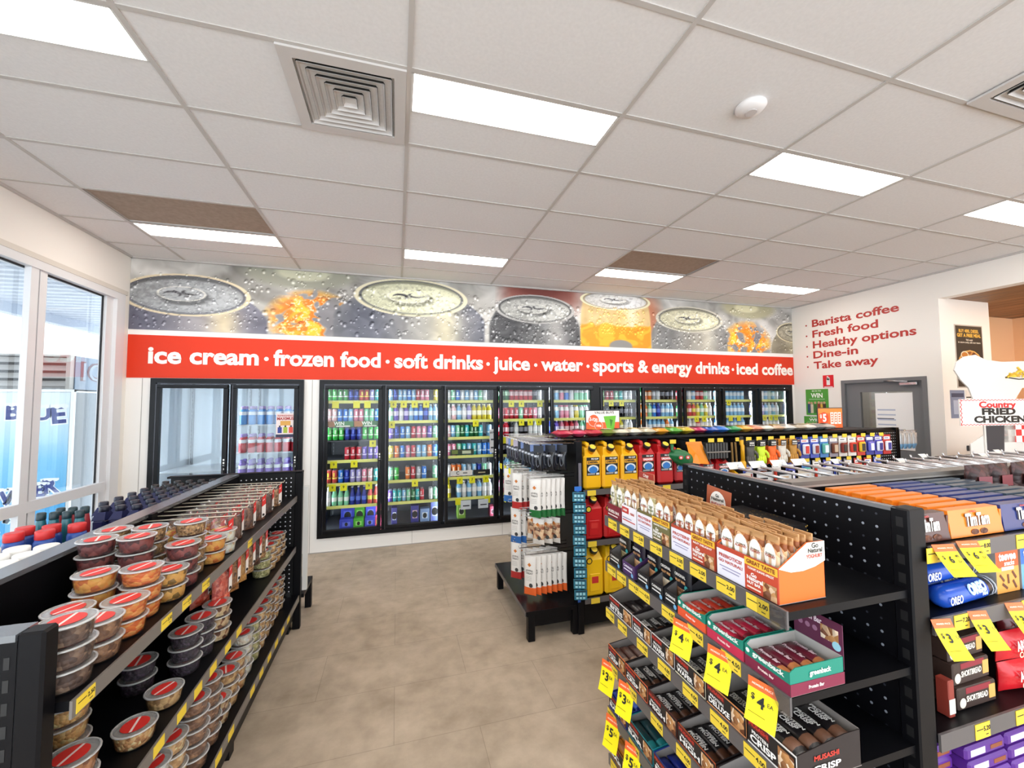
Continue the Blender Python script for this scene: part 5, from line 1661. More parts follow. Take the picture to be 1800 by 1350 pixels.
def make_blister(top, mid, low, w=0.09, h=0.17):
    def f():
        o = thing('blister_pack', 'x', 'pack')
        MB().box(-w / 2, w / 2, 0, 0.002, -h, 0, M(top, 0.4)).build('card', o)
        q = MB().box(-w * 0.38, w * 0.38, -0.025, 0, -h * 0.82, -h * 0.32, M(mid, 0.25), 0.01)
        q.box(-w * 0.2, w * 0.2, -0.03, -0.024, -h * 0.76, -h * 0.4, M(low, 0.4), 0.004)
        q.build('blister', o)
        q = MB().box(-w * 0.4, w * 0.4, -0.0006, 0, -h * 0.24, -h * 0.1, M('#f2f0ee', 0.5))
        q.box(-w * 0.33, w * 0.2, -0.0012, -0.0006, -h * 0.19, -h * 0.15, M(low, 0.5))
        q.build('print', o)
        return o
    return f
for i in range(17):
    c = [('#e8d8c4', '#c8a888', '#a06a4a'), ('#d9d9de', '#7a7a86', '#2a2a30'), ('#2a2a30', '#8a3a2a', '#d8b48a')][i % 3]
    p = Proto(make_blister(*c))
    p.put((1.52 + 0.125 * i, GP + 0.33, 1.468), 0.0, 'hanging card pack on the %s silver hook behind the biscuits' % ORD[i], 'packs on the silver hooks')

def make_tim(col, w=0.236, txt='TimTam'):
    def f():
        o = thing('biscuit_pack', 'x', 'biscuits')
        cm = M(col, 0.28)
        h, d = 0.078, 0.043
        v = [(-w / 2, 0, 0.002), (w / 2, 0, 0.002), (w / 2, d, 0.002), (-w / 2, d, 0.002), (-w / 2 + 0.006, 0.010, h), (w / 2 - 0.006, 0.010, h), (w / 2 - 0.006, d - 0.006, h), (-w / 2 + 0.006, d - 0.006, h)]
        q = MB().add(v, [(0, 3, 2, 1), (4, 5, 6, 7), (0, 1, 5, 4), (1, 2, 6, 5), (2, 3, 7, 6), (3, 0, 4, 7)], cm)
        q.box(-w / 2 - 0.004, -w / 2 + 0.004, 0.006, d - 0.01, 0.02, h - 0.01, cm).box(w / 2 - 0.004, w / 2 + 0.004, 0.006, d - 0.01, 0.02, h - 0.01, cm)
        q.build('wrapper', o)
        q = MB()
        u = Vector((0, 0.008, h)).normalized()
        q.text(txt, 0.047, M('#3a1c12', 0.5), (0.0055, 0.0030, 0.0455), (1, 0, 0), u, 0.05, shear=0.1, fit=w * 0.46)
        q.text(txt, 0.047, M('#f6f1e8', 0.5), (0.004, 0.0018, 0.0468), (1, 0, 0), u, 0.04, shear=0.1, fit=w * 0.45)
        q.text("Arnott's", 0.009, M('#b8281e', 0.5), (-0.01, 0.0055, 0.0712), (1, 0, 0), u, 0.03)
        for k in range(2):
            q.disc((-0.012 + 0.04 * k, 0.0004, 0.0135), 0.018, NUT('#4a2414', '#6a3a22', '#8a5634', 60), (1, 0, 0), u, 10, 0.008)
        q.build('print', o)
        return o
    return f
pt, pbk, pbr = Proto(make_tim('#df7d1e')), Proto(make_tim('#27356f')), Proto(make_tim('#4a2419', 0.165))
for r_ in range(8):
    pt.put((1.647, GF + 0.022 + 0.0455 * r_, BZ[0] + 0.001), rt_.uniform(-0.01, 0.01), 'orange biscuit pack on the top biscuit shelf, %s from the front' % ORD[r_], 'orange biscuit packs')
    pbk.put((1.889, GF + 0.022 + 0.0455 * r_, BZ[0] + 0.001), rt_.uniform(-0.01, 0.01), 'dark blue biscuit pack on the top biscuit shelf, %s from the front' % ORD[r_], 'dark blue biscuit packs')
pbr.put((1.442, GF + 0.022, BZ[0] + 0.001), 0, 'brown biscuit pack between the post and the front orange pack', 'brown biscuit packs')
pgr = Proto(make_tim('#3a4a58'))
for r_ in range(8):
    pgr.put((2.131, GF + 0.022 + 0.0455 * r_, BZ[0] + 0.001), 0, 'slate green biscuit pack at the photo edge, %s from the front' % ORD[r_], 'slate biscuit packs')
def make_choc():
    o = thing('chocolate_bag', 'x', 'bag')
    MB().pillow(0.13, 0.13, 0.05, NUT('#24100f', '#3a1a18', '#5a2c26', 40), (0, 0, 0), 6, 8).build('film', o)
    MB().box(-0.035, 0.035, -0.0275, -0.027, 0.04, 0.085, M('#7a2a34', 0.4)).build('label', o)
    return o
pc = Proto(make_choc)
for i in range(3):
    pc.put((2.33 + 0.14 * i, 1.10, BZ[0] + 0.002), 0.1 * (i - 1), 'dark chocolate bag standing at the back of the biscuit shelf, %s from the blue packs' % ORD[i], 'dark chocolate bags')
# second biscuit shelf
Zb = BZ[1]
def make_roll():
    o = thing('biscuit_roll', 'x', 'biscuits')
    bl = M('#1f4fb4', 0.25)
    q = MB()
    L, r = 0.255, 0.029
    n = 14
    ks = [(-0.5, 0.4), (-0.46, 0.8), (-0.42, 1), (0.30, 1), (0.36, 0.97), (0.44, 0.95), (0.48, 0.6), (0.5, 0.3)]
    v = [(a * L, math.cos(2 * PI * j / n) * r * b, r + math.sin(2 * PI * j / n) * r * b) for a, b in ks for j in range(n)]
    F = {0: [], 1: []}
    for i in range(len(ks) - 1):
        for j in range(n): F[1 if i >= 3 else 0].append((i * n + j, (i + 1) * n + j, (i + 1) * n + (j + 1) % n, i * n + (j + 1) % n))
    F[0].append(tuple(range(n)))
    F[1].append(tuple((len(ks) - 1) * n + j for j in range(n))[::-1])
    q.add(v, F[0], bl, True)
    i = q.slot(M('#20242e', 0.2))
    q.f += F[1]
    q.mi += [i] * len(F[1])
    q.sm += [True] * len(F[1])
    for k in range(3):
        q.lathe([(r * 0.975, 0), (r * 0.975, 0.003)], 14, M('#c9ced8', 0.3))
        for a in range(28):
            x, y, z = q.v[-1][a]
            q.v[-1][a] = (0.325 * L + 0.017 * k + z, x, y + r)
    q.build('wrapper', o)
    q = MB()
    q.text('OREO', 0.034, M('#9ac8f0', 0.5), (0.02, -r * 0.92, r * 1.55), (1, 0, 0.05), (0, 0.42, 0.9), 0.09, fit=0.085)
    q.text('OREO', 0.034, M('#f4f6fa', 0.5), (0.02, -r * 0.93 - 0.001, r * 1.55), (1, 0, 0.05), (0, 0.42, 0.9), 0.04, fit=0.08)
    q.text('Mini', 0.016, M('#cfe4f8', 0.5), (0.052, -r * 1.03, r * 0.95), (1, 0, 0), (0, 0, 1), 0.03)
    q.text('OREO', 0.03, M('#f4f6fa', 0.5), (-0.09, -r * 1.03, r * 0.95), (1, 0, 0), (0, 0, 1), 0.03, fit=0.06)
    q.build('print', o)
    return o
po = Proto(make_roll)
po.put((1.60, 0.805, Zb + 0.001), 0.06, 'blue biscuit roll at the front of the second biscuit shelf', 'blue biscuit rolls')
po.put((1.60, 0.868, Zb + 0.001), 0.06, 'blue biscuit roll behind the front roll on the second biscuit shelf', 'blue biscuit rolls')
po.put((1.585, 0.84, Zb + 0.052), 0.03, 'blue biscuit roll lying on top of the other two rolls', 'blue biscuit rolls')
def make_tv(c1, c2):
    def f():
        o = thing('biscuit_box', 'x', 'box')
        q = MB().box(-0.055, 0.055, 0, 0.2, 0, 0.075, M(c2, 0.45)).box(-0.055, 0.055, 0, 0.2, 0.075, 0.145, M(c1, 0.45))
        q.box(-0.0555, -0.055, 0.0, 0.2, 0, 0.145, M('#9a9690', 0.6))
        q.build('carton', o)
        q = MB().text('teevee', 0.034, M('#f8f0e4', 0.5), (0, -0.001, 0.108), bold=0.045, fit=0.085)
        q.text('snacks', 0.02, M('#f8f0e4', 0.5), (0.008, -0.001, 0.087), bold=0.03, fit=0.05)
        q.box(-0.03, 0.03, -0.0008, 0, 0.066, 0.077, M('#f4e4c4', 0.5))
        for a, b, g in ((-0.03, 0.045, 0.8), (0.0, 0.04, 1.5), (0.03, 0.05, -0.9), (-0.018, 0.02, 0.6), (0.03, 0.022, -1.0)):
            d = Vector((math.cos(g), 0, -abs(math.sin(g)) if g > 0 else math.sin(g))) * 0.014
            e = Vector((-d.z, 0, d.x)).normalized() * 0.004
            c = Vector((a, -0.001, b))
            q.poly([c - d - e, c + d - e, c + d + e, c - d + e], M('#6a3a20', 0.5))
        q.build('print', o)
        return o
    return f
Proto(make_tv('#e25a22', '#e8a04a')).put((1.812, 0.80, Zb + 0.001), 0, 'orange teevee snack box on the second biscuit shelf', 'teevee boxes')
Proto(make_tv('#2a6ac8', '#6aa8e0')).put((1.935, 0.80, Zb + 0.001), 0, 'blue snack box beside the orange teevee box at the photo edge', 'teevee boxes')
# third biscuit shelf
Zc = BZ[2]
def make_short():
    o = thing('shortbread_box', 'x', 'box')
    q = MB().box(-0.085, 0.085, 0, 0.06, 0, 0.06, M('#3a2a24', 0.45), 0.003)
    q.box(-0.05, 0.06, -0.0006, 0.0, 0.042, 0.058, M('#8a2430', 0.5))
    q.build('carton', o)
    q = MB().text('SHORTBREAD', 0.022, M('#efe6d8', 0.5), (-0.003, -0.0015, 0.028), bold=0.03, fit=0.095)
    q.disc((-0.066, -0.001, 0.02), 0.014, M('#d8cfc0', 0.5))
    q.box(0.052, 0.08, -0.001, 0, 0.012, 0.05, M('#d8a458', 0.5))
    q.build('print', o)
    return o
ps = Proto(make_short)
for j in range(3):
    ps.put((1.635 + 0.004 * j, 0.80 + 0.012 * j, Zc + 0.001 + 0.0605 * j), 0.02 * j, 'dark shortbread box with cream lettering, %s of its stack' % ['bottom', 'middle', 'top'][j], 'shortbread boxes')
def make_red(txt, c='#c81f28', w=0.18):
    def f():
        o = thing('biscuit_bag', 'x', 'biscuits')
        q = MB().pillow(w, 0.085, 0.06, M(c, 0.25), (0, 0.03, 0), 8, 6, rnd=0.004, seed=9)
        q.build('wrapper', o)
        q = MB().text("ARNOTTS", 0.036, M('#f4ece2', 0.5), (0, -0.0035, 0.058), (1, 0, 0.05), (0, 0.1, 1), 0.04, fit=w * 0.62)
        q.text(txt, 0.024, M('#f0d8b0', 0.5), (-0.01, -0.004, 0.032), (1, 0, 0.04), (0, 0, 1), 0.03)
        q.disc((w * 0.34, -0.003, 0.035), 0.018, M('#c88a4a', 0.5))
        q.build('print', o)
        return o
    return f
pr_ = Proto(make_red('Creams'))
for j in range(2):
    pr_.put((1.86, 0.785 + 0.004 * j, Zc + 0.002 + 0.087 * j), -0.05 + 0.03 * j, 'red biscuit bag with white lettering, %s of two beside the shortbread' % ['lower', 'upper'][j], 'red biscuit bags')
pm_ = Proto(make_red('Assorted', '#5c1a20', 0.2))
for j, (x, y, z) in enumerate(((1.60, 0.96, 0.001), (1.60, 0.95, 0.09), (1.61, 0.94, 0.178), (1.81, 0.94, 0.178), (2.02, 0.86, 0.001), (2.03, 0.86, 0.09), (2.02, 0.86, 0.178))):
    pm_.put((x, y, Zc + z), 0.03, 'maroon biscuit bag on the third biscuit shelf, %s' % ['behind the shortbread at the bottom', 'behind the shortbread in the middle', 'behind the shortbread on top', 'on top behind the red bags', 'lowest at the photo edge', 'middle at the photo edge', 'top at the photo edge'][j], 'maroon biscuit bags')
ob = tag(MB().box(-0.012, 0.012, 0, 0.03, 0, 0.10, M('#8a3428', 0.5), 0.002).box(-0.0125, 0.0125, -0.0006, 0.0, 0.01, 0.05, M('#d8cfc6', 0.5)).build('biscuit_box', None, (1.505, 0.79, Zc + 0.001)), 'narrow rust coloured box between the post and the shortbread', 'box')
Zd = BZ[3]
def make_purple():
    o = thing('chocolate_block', 'x', 'chocolate')
    MB().box(-0.09, 0.09, 0, 0.13, 0, 0.035, M('#5a2a8a', 0.3), 0.006).build('wrapper', o)
    q = MB().prism([(-0.07, 0.03), (0.02, 0.02), (0.06, 0.05), (-0.02, 0.08)], 'z', 0.0352, 0.0358, M('#d8c4b8', 0.5))
    q.box(-0.01, 0.07, 0.095, 0.103, 0.0352, 0.0358, M('#c8b4e0', 0.5)).box(0.0, 0.07, 0.11, 0.118, 0.0352, 0.0358, M('#c8b4e0', 0.5))
    q.disc((-0.01, 0.048, 0.0362), 0.018, M('#6a3a24', 0.5), (1, 0, 0), (0, 1, 0))
    q.box(-0.07, -0.005, -0.0006, 0.0, 0.009, 0.027, M('#e8dcf4', 0.5)).box(0.02, 0.075, -0.0006, 0.0, 0.012, 0.024, M('#8a4a2c', 0.5))
    q.build('print', o)
    return o
pp_ = Proto(make_purple)
for i in range(3):
    for j in range(5):
        pp_.put((1.50 + 0.188 * i, 0.79 + (0.006 * j if i else 0.05), Zd + 0.001 + 0.036 * j), 0, 'purple chocolate block, %s of the %s stack from the post' % (ORD[j], ORD[i]), 'purple chocolate blocks')
for i in range(2):
    flag('yellow $6.49 price flag over the teevee boxes, %s' % ['nearer the post', 'over the orange box'][i], '6.49', (1.43 + 0.1 * i, GF - 0.006, BZ[0] + 0.008), -0.2, 0.066, 0.066, curl=0.02, lean=0.03)
for i, x in enumerate((1.405, 1.555, 1.72)):
    flag('yellow $3 price flag under the second biscuit shelf, %s from the post' % ORD[i], '3', (x, GF - 0.006, BZ[1] + 0.004), -0.2, 0.058, 0.078, curl=0.02, lean=0.03)
# ------------------------------------------------------------------ middle gondola: jerry cans, gloves, tools; its end bay with pet treats
MX, MY0, MY1 = 1.42, 2.955, 3.87
t = thing('gondola_end_bay', 'black low end bay with a leg base and hanging pet treat bags in mid floor', 'shelving', (0, 0, 0))
MB().box(MX - 0.02, MX - 0.004, MY0 + 0.02, MY1, 0.2, 1.46, BLACK).build('back_panel', t)
q = MB().box(0.945, MX, MY0 + 0.01, MY1 + 0.08, 0.195, 0.222, M('#1c191b', 0.18))
q.box(0.943, 0.947, MY0 + 0.01, MY1 + 0.08, 0.19, 0.224, STRIP).box(0.95, MX, MY0 + 0.008, MY0 + 0.012, 0.19, 0.224, BLACK)
q.build('base_shelf', t)
MB().box(0.97, MX, MY0 + 0.03, MY0 + 0.06, 0.10, 0.195, BLACK).build('apron', t)
for x, y in ((0.965, MY0 + 0.01), (0.955, MY1 + 0.0), (MX - 0.09, MY0 + 0.01), (MX - 0.09, MY1 + 0.0)):
    MB().box(x, x + 0.055, y, y + 0.055, 0.0, 0.195, BLACK, 0.004).lathe([(0.02, 0), (0.022, 0.006)], 10, CHROME, (x + 0.027, y + 0.027, 0)).build('leg', t)
MB().box(MX - 0.05, MX, MY0 - 0.005, MY0 + 0.045, 0, 1.49, BLACK, 0.003).build('post', t)
MB().box(MX - 0.035, MX - 0.012, MY0 - 0.009, MY0 - 0.004, 1.1, 1.32, M('#6f6c74', 0.4)).build('bracket_cover', t)
hk = []
for z, ys, ln in ((1.47, [3.03 + 0.085 * k for k in range(10)], 0.40), (1.20, [3.06 + 0.14 * k for k in range(6)], 0.40), (0.90, [3.08 + 0.16 * k for k in range(5)], 0.42), (0.60, [3.08 + 0.16 * k for k in range(4)], 0.42)):
    for y in ys:
        q = MB().tube([(MX - 0.02, y, z), (MX - 0.02 - ln, y, z + 0.004), (MX - 0.025 - ln, y, z + 0.02)], 0.0035, CHROME, 6)
        q.tube([(MX - 0.02, y, z + 0.028), (MX - 0.02 - ln, y, z + 0.03)], 0.0025, CHROME, 6)
        h_ = q.build('hook', t)
        hk.append((y, z, ln))
for y, z in ((3.70, 1.19), (3.86, 1.19), (3.72, 0.90), (3.55, 1.19)):
    MB().box(MX - 0.435, MX - 0.432, y - 0.03, y + 0.03, z - 0.03, z + 0.02, YTAG).build('price_ticket', t)

def make_treat(foot, logo='#c8742c', food=None, w=0.105, h=0.30):
    def f():
        o = thing('pet_treat_bag', 'x', 'bag')
        fm, wm = M(foot, 0.35), M('#e6e2dc', 0.4)
        q = MB().pillow(w, h, 0.028, wm, (0, 0, -h), 6, 10, [(0.2, fm), (1.0, wm)] if not food else [(0.2, fm), (0.8, food), (1.0, wm)])
        q.build('film', o)
        q = MB()
        q.disc((0, -0.0145, -h * 0.22), 0.016, M(logo, 0.5), n=4)
        for k, (s, b) in enumerate((('JOYFUL', 0.012), ('TREAT', 0.012))):
            q.text(s, b * 1.5, M('#5a544e', 0.5), (0, -0.0152, -h * (0.37 + 0.07 * k)), bold=0.03, fit=0.06)
        for k in range(4): q.box(-0.03, 0.02, -0.0152, -0.0147, -h * (0.52 + 0.035 * k), -h * (0.515 + 0.035 * k), M('#8a847c', 0.5))
        q.disc((0.012, -0.0152, -h * 0.74), 0.016, M('#3a3a3a', 0.5))
        q.build('print', o)
        return o
    return f
TR = {'green': Proto(make_treat('#1f6a34')), 'orange': Proto(make_treat('#e8662a')), 'red': Proto(make_treat('#b82f30')), 'blue': Proto(make_treat('#2f6ab0')), 'brown': Proto(make_treat('#d8d2ca', food=NUT('#8a4a30', '#b8805a', '#e0c09a', 40), h=0.2))}
def treats(kind, y, z, n, hook, x0=1.03, dx=0.045, rz=-0.75, dz=0.0):
    for j in range(n):
        TR[kind].put((x0 + dx * j, y + 0.003 * j, z - 0.004), rz + rt_.uniform(-0.12, 0.12), '%s footed pet treat bag on the %s' % (kind, hook), '%s footed pet treat bags on the %s' % (kind, hook))
treats('green', 3.06, 1.198, 6, 'nearest second row hook', 1.06, 0.042)
treats('green', 3.20, 1.198, 5, 'second hook of the second row', 1.12, 0.05)
treats('red', 3.36, 1.198, 6, 'third hook of the second row', 1.0, 0.045)
treats('blue', 3.62, 1.198, 4, 'last hook of the second row', 1.0, 0.05)
treats('blue', 3.40, 0.898, 2, 'third row middle hook', 1.0, 0.05)
treats('brown', 3.10, 0.875, 3, 'third row nearest hook', 1.10, 0.07)
treats('brown', 3.24, 0.875, 2, 'third row second hook', 1.10, 0.07)
treats('orange', 3.08, 0.598, 7, 'nearest bottom hook', 1.02, 0.045)
treats('orange', 3.22, 0.598, 4, 'second bottom hook', 1.08, 0.06)
treats('red', 3.40, 0.598, 2, 'third bottom hook', 1.0, 0.05)
def make_cable(c1, c2, w=0.085, h=0.2):
    def f():
        o = thing('phone_accessory_pack', 'x', 'pack')
        MB().box(-w / 2, w / 2, 0, 0.002, -h * 0.3, 0, M(c1, 0.4)).build('card', o)
        q = MB().pillow(w * 0.9, h * 0.72, 0.03, M(c2, 0.2), (0, 0.001, -h), 6, 7, rnd=0.006, seed=4)
        q.build('blister', o)
        q = MB().tube([(0.012 * math.cos(a), -0.017, -h * 0.62 + 0.045 * math.sin(a)) for a in np.linspace(0.4, 5.6, 14)], 0.003, M('#6a6d76', 0.4), 5).box(-0.028, 0.01, -0.0165, -0.0155, -h * 0.46, -h * 0.38, M('#c8ccd6', 0.4))
        q.build('cable', o)
        return o
    return f
CB = [Proto(make_cable('#6f86b8', '#2a3040')), Proto(make_cable('#20242e', '#16181e')), Proto(make_cable('#c8b45a', '#2e2e34')), Proto(make_cable('#b0a8b8', '#3a3844'))]
CN = ['blue carded', 'black carded', 'yellow carded', 'grey carded']
for i in range(10):
    y = 3.03 + 0.085 * i
    k = [1, 0, 1, 1, 0, 1, 3, 2, 0, 3][i]
    for j in range(3):
        CB[k].put((1.08 + 0.1 * j - (0.02 if i > 5 else 0), y, 1.462), -0.7 + rt_.uniform(-0.1, 0.1), '%s phone accessory on the top row, %s hook from the jerry cans' % (CN[k], ORD[i]), '%s phone accessories, top row hook %s' % (CN[k], ORD[i]))
for i in range(5):
    TR_ = None
# clip strip with teal sachets
t = thing('clip_strip', 'blue clip strip hanging from the corner post beside the jerry cans', 'clip strip', (1.375, MY0 - 0.012, 1.11))
MB().box(-0.012, 0.012, -0.002, 0, -0.86, 0.02, M('#2f62b8', 0.4)).box(-0.03, 0.03, -0.004, -0.002, -0.005, 0.03, M('#3a78d0', 0.4)).build('strip', t)
def make_sachet():
    o = thing('sachet_pack', 'x', 'pack')
    q = MB().box(-0.05, 0.05, -0.012, 0.0, -0.075, 0, M('#1f6d84', 0.4), 0.003)
    q.build('card', o)
    q = MB()
    for k in range(3):
        q.box(-0.036 + 0.026 * k, -0.018 + 0.026 * k, -0.0135, -0.012, -0.065, -0.018, M('#9fd4e0', 0.4))
        q.box(-0.036 + 0.026 * k, -0.018 + 0.026 * k, -0.0138, -0.0135, -0.05, -0.038, M('#1b4a5c', 0.4))
    q.box(-0.042, 0.042, -0.0128, -0.012, -0.014, -0.005, M('#1b3a4c', 0.4))
    q.build('print', o)
    return o
pscp = Proto(make_sachet)
for i in range(10):
    pscp.put((1.375 + 0.004 * (i % 2), MY0 - 0.028, 1.10 - 0.083 * i), -0.35 + 0.1 * (i % 2), 'teal sachet card on the clip strip, %s from the top' % ORD[i], 'teal sachet cards')

t = thing('gondola_shelving', 'black shelving of jerry cans, gloves and tools running across mid floor', 'shelving', (0, 0, 0))
t0_ = t
GX0, GX1 = 1.43, 5.72
MB().box(GX0, GX1, 3.38, 3.41, 0.12, 1.49, BLACK).build('back_panel', t)
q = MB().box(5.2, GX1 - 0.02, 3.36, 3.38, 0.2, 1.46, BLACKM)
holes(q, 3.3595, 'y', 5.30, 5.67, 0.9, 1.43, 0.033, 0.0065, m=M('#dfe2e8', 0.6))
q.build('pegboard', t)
MB().box(GX0 - 0.02, 5.05, 3.08, 3.70, 1.485, 1.505, BLACK).build('top_shelf', t)
JZ = [1.10, 0.70, 0.26]
for k, z in enumerate(JZ):
    x1 = 2.42 if k == 0 else GX1
    sh = MB().box(GX0, x1, MY0 + 0.005, 3.38, z - 0.025, z, BLACK).build('shelf', t)
    MB().box(GX0, x1, MY0, MY0 + 0.006, z - 0.04, z + 0.004, STRIP).build('price_strip', sh)
    for x in ((1.50, 1.80, 2.2), (1.50, 1.85, 2.3), (1.52, 1.9))[k]:
        add_ticket(sh, 'y', MY0 - 0.0005, -1, x, z - 0.022, 0.075, 0.042, '', 1)
sh = MB().box(2.42, GX1, MY0 + 0.06, 3.38, 1.03, 1.055, BLACK).build('shelf', t)
MB().box(GX0, GX1, MY0 + 0.03, MY0 + 0.05, 0.05, 0.235, BLACK).build('kick_panel', t)
for x in (GX0, 2.62, 3.82, GX1 - 0.05):
    MB().box(x, x + 0.05, 3.35, 3.40, 0, 1.49, BLACK).build('post', t)
hx = [2.30, 2.50, 2.70, 2.80, 3.0, 3.12, 3.24, 3.38, 3.52, 3.64] + [3.80 + 0.13 * k for k in range(9)]
for i, x in enumerate(hx):
    MB().tube([(x, 3.38, 1.455), (x, 3.0, 1.458), (x, 2.995, 1.475)], 0.0035, CHROME, 6).build('hook', t)
    add_ticket(t, 'y', 2.99, -1, x, 1.458, 0.062, 0.034, '', 1)
for i in range(8):
    x = 3.85 + 0.14 * i
    MB().tube([(x, 3.38, 1.225), (x, 3.03, 1.228), (x, 3.025, 1.245)], 0.0035, CHROME, 6).build('hook', t)
    add_ticket(t, 'y', 3.02, -1, x, 1.228, 0.062, 0.034, '', 1)

def make_jerry(col, lab, back=False, w=0.158, d=0.30, h=0.33):
    def f():
        o = thing('jerry_can', 'x', 'jerry can')
        cm = M(col, 0.38)
        q = MB().box(-w / 2, w / 2, 0, d, 0, h * 0.84, cm, 0.018)
        a = h * 0.83
        v = [(-w / 2 + 0.008, 0.006, a - 0.02), (w / 2 - 0.008, 0.006, a - 0.02), (w / 2 - 0.008, d - 0.01, a - 0.02), (-w / 2 + 0.008, d - 0.01, a - 0.02), (-w * 0.3, 0.055, h), (w * 0.3, 0.055, h), (w * 0.3, d * 0.86, h), (-w * 0.3, d * 0.86, h)]
        q.add(v, [(4, 5, 6, 7), (0, 1, 5, 4), (1, 2, 6, 5), (2, 3, 7, 6), (3, 0, 4, 7)], cm)
        if back:
            q.box(-w * 0.28, w * 0.28, -0.006, 0.002, h * 0.12, h * 0.5, cm, 0.005)
        q.build('body', o)
        q = MB().tube([(0, d * 0.30, h - 0.01), (0, d * 0.34, h + 0.022), (0, d * 0.5, h + 0.030), (0, d * 0.82, h + 0.026), (0, d * 0.88, h - 0.02)], 0.017, cm, 8)
        q.build('handle', o)
        q = MB()
        T = Matrix.Translation((0, 0.03, h * 0.93)) @ Matrix.Rotation(R(38), 4, 'X')
        q.T = T
        q.lathe([(0.024, -0.02, cm), (0.024, 0.012, M('#17171a', 0.4)), (0.031, 0.013), (0.031, 0.042), (0.026, 0.046, M('#e8c83a', 0.4)), (0.02, 0.0475), (0.012, 0.048)], 16, cm)
        q.T = None
        q.build('cap', o)
        if not back:
            q = MB().box(-w * 0.36, w * 0.36, -0.0012, 0, h * 0.34, h * 0.78, M('#1b1b1c', 0.45))
            q.box(-w * 0.34, w * 0.34, -0.0018, -0.0012, h * 0.615, h * 0.70, M(lab, 0.5))
            q.text('PRO QUIP', 0.015, M('#f4f4f2', 0.5), (w * 0.1, -0.002, h * 0.74), bold=0.04, fit=w * 0.4)
            q.text('DIESEL' if lab != '#d83a34' else 'UNLEADED', 0.022, M('#1b1b1c' if lab != '#d83a34' else '#f4f4f2', 0.5), (0, -0.0024, h * 0.657), bold=0.05, fit=w * 0.58)
            q.disc((0, -0.0018, h * 0.50), w * 0.31, M('#d9dcde', 0.5), ry=h * 0.095)
            q.disc((0, -0.0022, h * 0.475), w * 0.24, M('#2f78c4', 0.5), ry=h * 0.085)
            q.disc((0, -0.0026, h * 0.535), w * 0.10, M('#2f78c4', 0.5), ry=h * 0.03)
            q.box(w * 0.16, w * 0.33, -0.0024, -0.0018, h * 0.355, h * 0.405, M('#d8d8d4', 0.5)).box(-w * 0.32, w * 0.1, -0.0024, -0.0018, h * 0.36, h * 0.40, M('#9a9a98', 0.5))
            q.build('label', o)
        else:
            q = MB().disc((-w * 0.28, -0.0015, h * 0.78), 0.026, M('#17171a', 0.4)).disc((-w * 0.28, -0.002, h * 0.78), 0.018, M('#e8c83a' if lab != 'y' else col, 0.4))
            q.box(-0.028, 0.028, -0.0075, -0.006, h * 0.3, h * 0.44, M('#c8302c', 0.5))
            q.build('label', o)
        return o
    return f
jy, jr = Proto(make_jerry('#efb414', '#e8a81c')), Proto(make_jerry('#bf1f22', '#d83a34'))
for i, x in enumerate((1.522, 1.688, 1.862)):
    jy.put((x, 2.965, JZ[0] + 0.001), 0, 'yellow jerry can with a dark label on the top shelf, %s from the end bay' % ORD[i], 'yellow jerry cans on the top shelf')
for i, x in enumerate((2.045, 2.225)):
    jr.put((x, 2.985, JZ[0] + 0.001), 0, 'tall red jerry can on the top shelf, %s the yellow cans' % ['right beside', 'one further from'][i], 'red jerry cans on the top shelf')
jb, jyb = Proto(make_jerry('#bf1f22', 'r', True, 0.165, 0.3, 0.315)), Proto(make_jerry('#f0c015', 'y', True, 0.165, 0.3, 0.36))
for i in range(5):
    jb.put((1.525 + 0.178 * i, 2.97, JZ[1] + 0.001), 0, 'red jerry can turned backwards on the middle shelf, %s from the end bay' % ORD[i], 'red jerry cans on the middle shelf')
    jyb.put((1.525 + 0.178 * i, 2.97, JZ[2] + 0.001), 0, 'yellow jerry can on the lowest shelf, %s from the end bay' % ORD[i], 'yellow jerry cans on the lowest shelf')
jl, js = Proto(make_jerry('#c02024', '#d83a34', False, 0.10, 0.2, 0.26)), Proto(make_jerry('#b81c20', '#d83a34', False, 0.155, 0.2, 0.235))
jl.put((2.39, 3.02, JZ[0] - 0.0 + 0.001), 0, 'narrow dark red fuel can half hidden behind the black panel post', 'small red fuel cans')
for i, x in enumerate((2.53, 2.70, 2.87)):
    js.put((x, 3.03, 1.056), 0, 'small red fuel can under the hanging tools, %s from the tall cans' % ORD[i], 'small red fuel cans')
t = thing('funnel', 'yellow funnel lying beside the small red fuel cans', 'funnel', (3.04, 3.05, 1.056))
q = MB()
q.T = Matrix.Translation((0, 0, 0.055)) @ Matrix.Rotation(R(100), 4, 'Y') @ Matrix.Rotation(R(10), 4, 'X')
q.lathe([(0.055, -0.06), (0.052, -0.05), (0.018, 0.02), (0.012, 0.09)], 18, M('#e8b818', 0.4))
q.build('cone', t)
t = thing('measuring_jug', 'yellow measuring jug below the funnel, seen over the black panel', 'jug', (3.03, 2.99, 1.056))
MB().box(-0.11, 0.11, -0.03, 0.03, 0.0, 0.04, M('#e2b52a', 0.4), 0.01).build('body', t)
MB().tube([(-0.09, 0, 0.035), (-0.08, 0, 0.05), (0.08, 0, 0.05), (0.09, 0, 0.035)], 0.006, M('#e2b52a', 0.4)).build('handle', t)

